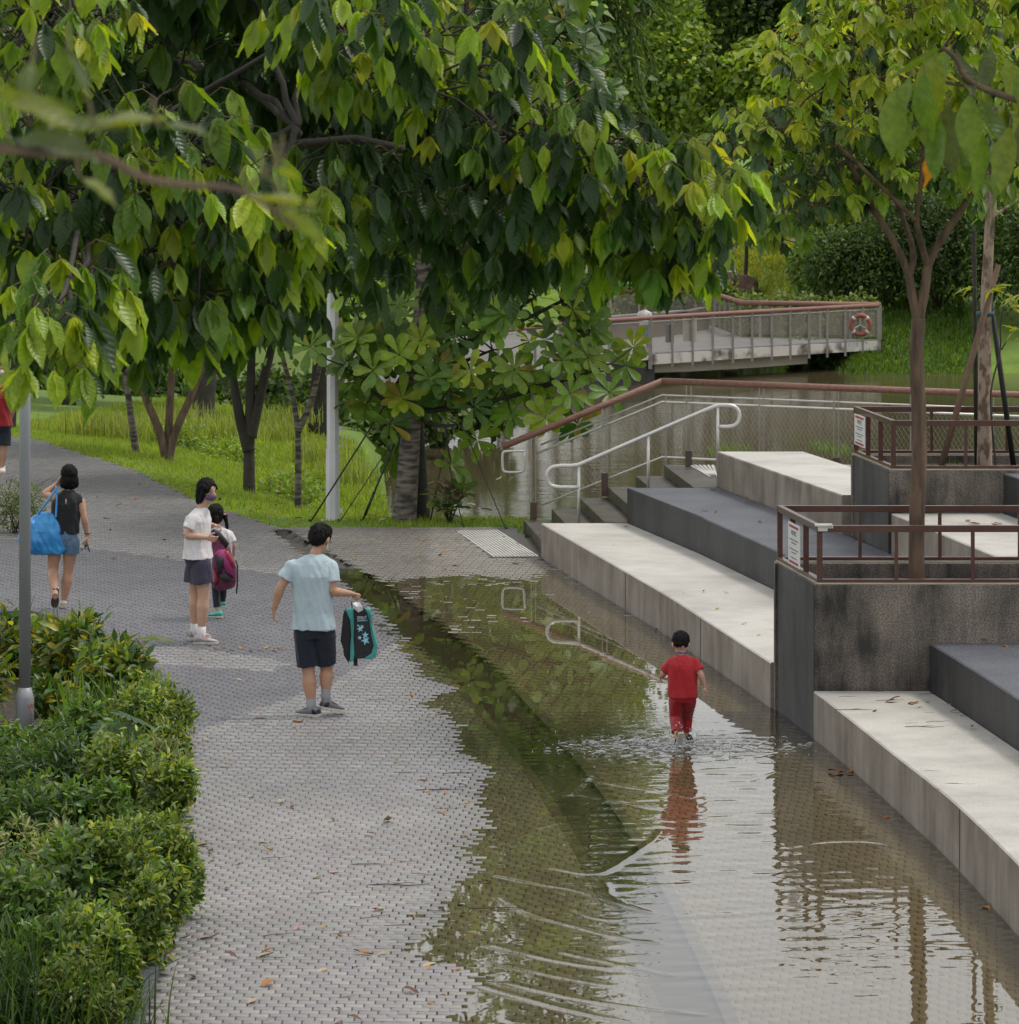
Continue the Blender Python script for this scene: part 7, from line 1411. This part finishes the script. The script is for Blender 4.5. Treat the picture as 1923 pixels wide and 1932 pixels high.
for x, y, L, rz in [(1140, 1045, .30, -.1), (1300, 1155, .46, .02), (1175, 140, .20, 0), (1430, 1095, .18, -.3), (1045, 1275, .16, -.5), (640, 1430, .26, .5), (1300, 1375, .22, .1), (1170, 1330, .24, .5), (1520, 1295, .18, -.2), (640, 1557, .16, -.2), (990, 1418, .16, .5), (150, 1352, .30, .2), (635, 1010, .22, .3), (1335, 540, .2, .1), (1650, 465, .18, -.2), (1630, 540, .3, .3), (1545, 210, .18, -.4), (1840, 1283, .42, -.05), (1020, 1770, .14, .5), (600, 1890, .12, 1), (1150, 1430, .10, .5), (1285, 1575, .12, -.6), (820, 1590, .12, -.3), (330, 518, .2, .05), (1320, 1030, .2, .2), (870, 1200, .2, .4), (1560, 735, .2, 0), (1520, 634, .4, 0)]:
    X_, Y_ = c5(x, y); twig_on(X_, Y_, 0, L, 'thin dark twig lying on the pale pavers', 'twigs on the pavers', rz)
# on the grey band and the drifted line by the woman
for x, y, col, L in [(455, 1228, 'yellow', .09), (470, 1231, 'brown', .10), (488, 1229, 'orange', .08), (500, 1227, 'yellow', .10), (515, 1230, 'orange', .10), (527, 1226, 'yellow', .09), (543, 1228, 'orange', .08), (440, 1236, 'brown', .08), (462, 1240, 'brown', .06), (405, 1228, 'yellow', .07), (390, 1222, 'orange', .06), (355, 1220, 'brown', .08), (378, 1248, 'orange', .06), (425, 1226, 'brown', .09), (550, 1211, 'brown', .07)]:
    leaf_on(x, y, 0, L, col, 'drifted dead leaf in the line behind the woman in white', 'drifted leaves on the grey paving')
for i in range(46):
    t = random.random(); x = random.uniform(150, 430) if t < .6 else random.uniform(560, 980); y = random.uniform(870, 1060) if t < .6 else random.uniform(1010, 1080)
    p = G(x, y)
    if p.y > float(np.interp(p.x, EDGE_X, EDGE_D)) - .2: continue
    leaf_on(x, y, 0, random.uniform(.07, .14), random.choice(['yellow', 'orange', 'brown', 'yellow']), 'dead leaf scattered on the far paving near the lawn', 'leaves scattered on the far paving')
for x, y, col, L in [(1590, 1458, 'orange', .14), (1575, 1460, 'brown', .12), (1605, 1456, 'yellow', .14), (1598, 1461, 'orange', .10), (1680, 1541, 'orange', .14), (1700, 1540, 'yellow', .08), (1684, 1555, 'brown', .06), (1855, 1710, 'orange', .12), (1870, 1711, 'yellow', .08), (1405, 1290, 'brown', .10), (1265, 1205, 'brown', .08), (1310, 1220, 'yellow', .08), (1240, 1190, 'brown', .08), (1330, 1275, 'brown', .06)]:
    leaf_on(x, y, 0, L, col, 'wet leaf lying at the foot of the pale terrace seat', 'wet leaves along the terrace foot')
# on the terrace seats
for x, y, z, col, L in [(1700, 1325, .43, 'brown', .13), (1715, 1327, .43, 'orange', .12), (1735, 1326, .43, 'brown', .09), (1750, 1326, .43, 'pale', .08), (1690, 1326, .43, 'brown', .10), (1790, 1330, .43, 'pink', .12), (1800, 1328, .43, 'brown', .09), (1812, 1345, .43, 'brown', .1), (1825, 1352, .43, 'brown', .07), (1835, 1378, .43, 'brown', .09), (1655, 1342, .43, 'brown', .07), (1740, 1335, .43, 'brown', .05), (1820, 1325, .43, 'brown', .05)]:
    leaf_on(x, y, z, L, col, 'dry leaf in the litter on the pale seat before the planter', 'leaf litter on the pale seat')
for x, y, z, L, rz in [(1680, 1322, .43, .25, .1), (1610, 1340, .43, .32, 0), (1770, 1362, .43, .22, .3), (1745, 1372, .43, .34, 0), (1720, 1365, .43, .12, .1), (1755, 1345, .43, .1, 0), (1755, 1310, .43, .2, .1), (1810, 1480, .46, .24, -.1), (1770, 1490, .46, .12, .2), (1760, 1455, .46, .14, 0), (1880, 1395, .43, .12, .6), (1600, 1315, .43, .18, .2), (1660, 1305, .43, .14, .4)]:
    twig_on(x, y, z, L, 'bare twig on the leaf-strewn pale seat', 'twigs on the pale seat', rz)
for x, y, z, col, L in [(1352, 1150, .43, 'yellow', .09), (1410, 1178, .43, 'brown', .07), (1330, 1118, .43, 'brown', .07), (1428, 1200, .43, 'pale', .06), (1290, 1120, .43, 'pale', .05), (1187, 995, .43, 'orange', .09), (1365, 1120, .43, 'brown', .06), (1155, 1030, .43, 'pale', .05)]:
    leaf_on(x, y, z, L, col, 'lone leaf on the pale seat by the steps', 'leaves on the pale seat by the steps')
for x, y, z, col, L in [(1405, 940, .86, 'orange', .12), (1335, 965, .86, 'orange', .08), (1352, 967, .86, 'brown', .09), (1430, 985, .86, 'orange', .10), (1340, 925, .86, 'yellow', .08), (1390, 930, .86, 'brown', .06), (1575, 1000, .86, 'brown', .10), (1635, 1015, .86, 'brown', .12), (1655, 1018, .86, 'orange', .10), (1610, 1020, .86, 'orange', .08), (1860, 1215, .86, 'brown', .10), (1895, 1218, .86, 'orange', .12), (1795, 1212, .86, 'brown', .08)]:
    leaf_on(x, y, z, L, col, 'dead leaf on a charcoal granite seat', 'leaves on the charcoal seats')
for x, y, z, col, L in [(1830, 985, 1.29, 'brown', .12), (1850, 990, 1.29, 'orange', .13), (1870, 992, 1.29, 'brown', .12), (1890, 990, 1.29, 'brown', .14), (1905, 993, 1.29, 'brown', .10), (1845, 998, 1.29, 'brown', .10), (1880, 998, 1.29, 'orange', .09)]:
    leaf_on(x, y, z, L, col, 'brown leaf in the pile on the seat below the upper planter', 'leaf pile below the upper planter')
for i in range(26):
    x = random.uniform(330, 980); y = random.uniform(905, 985); p = G(x, y)
    if p.y < float(np.interp(p.x, EDGE_X, EDGE_D)) + .3: continue
    leaf_on(x, y, .05, random.uniform(.1, .17), random.choice(['brown', 'orange', 'pale']), 'dead leaf caught in the lawn grass', 'leaves in the lawn grass')
bpy.data.scenes.remove(TMPS)
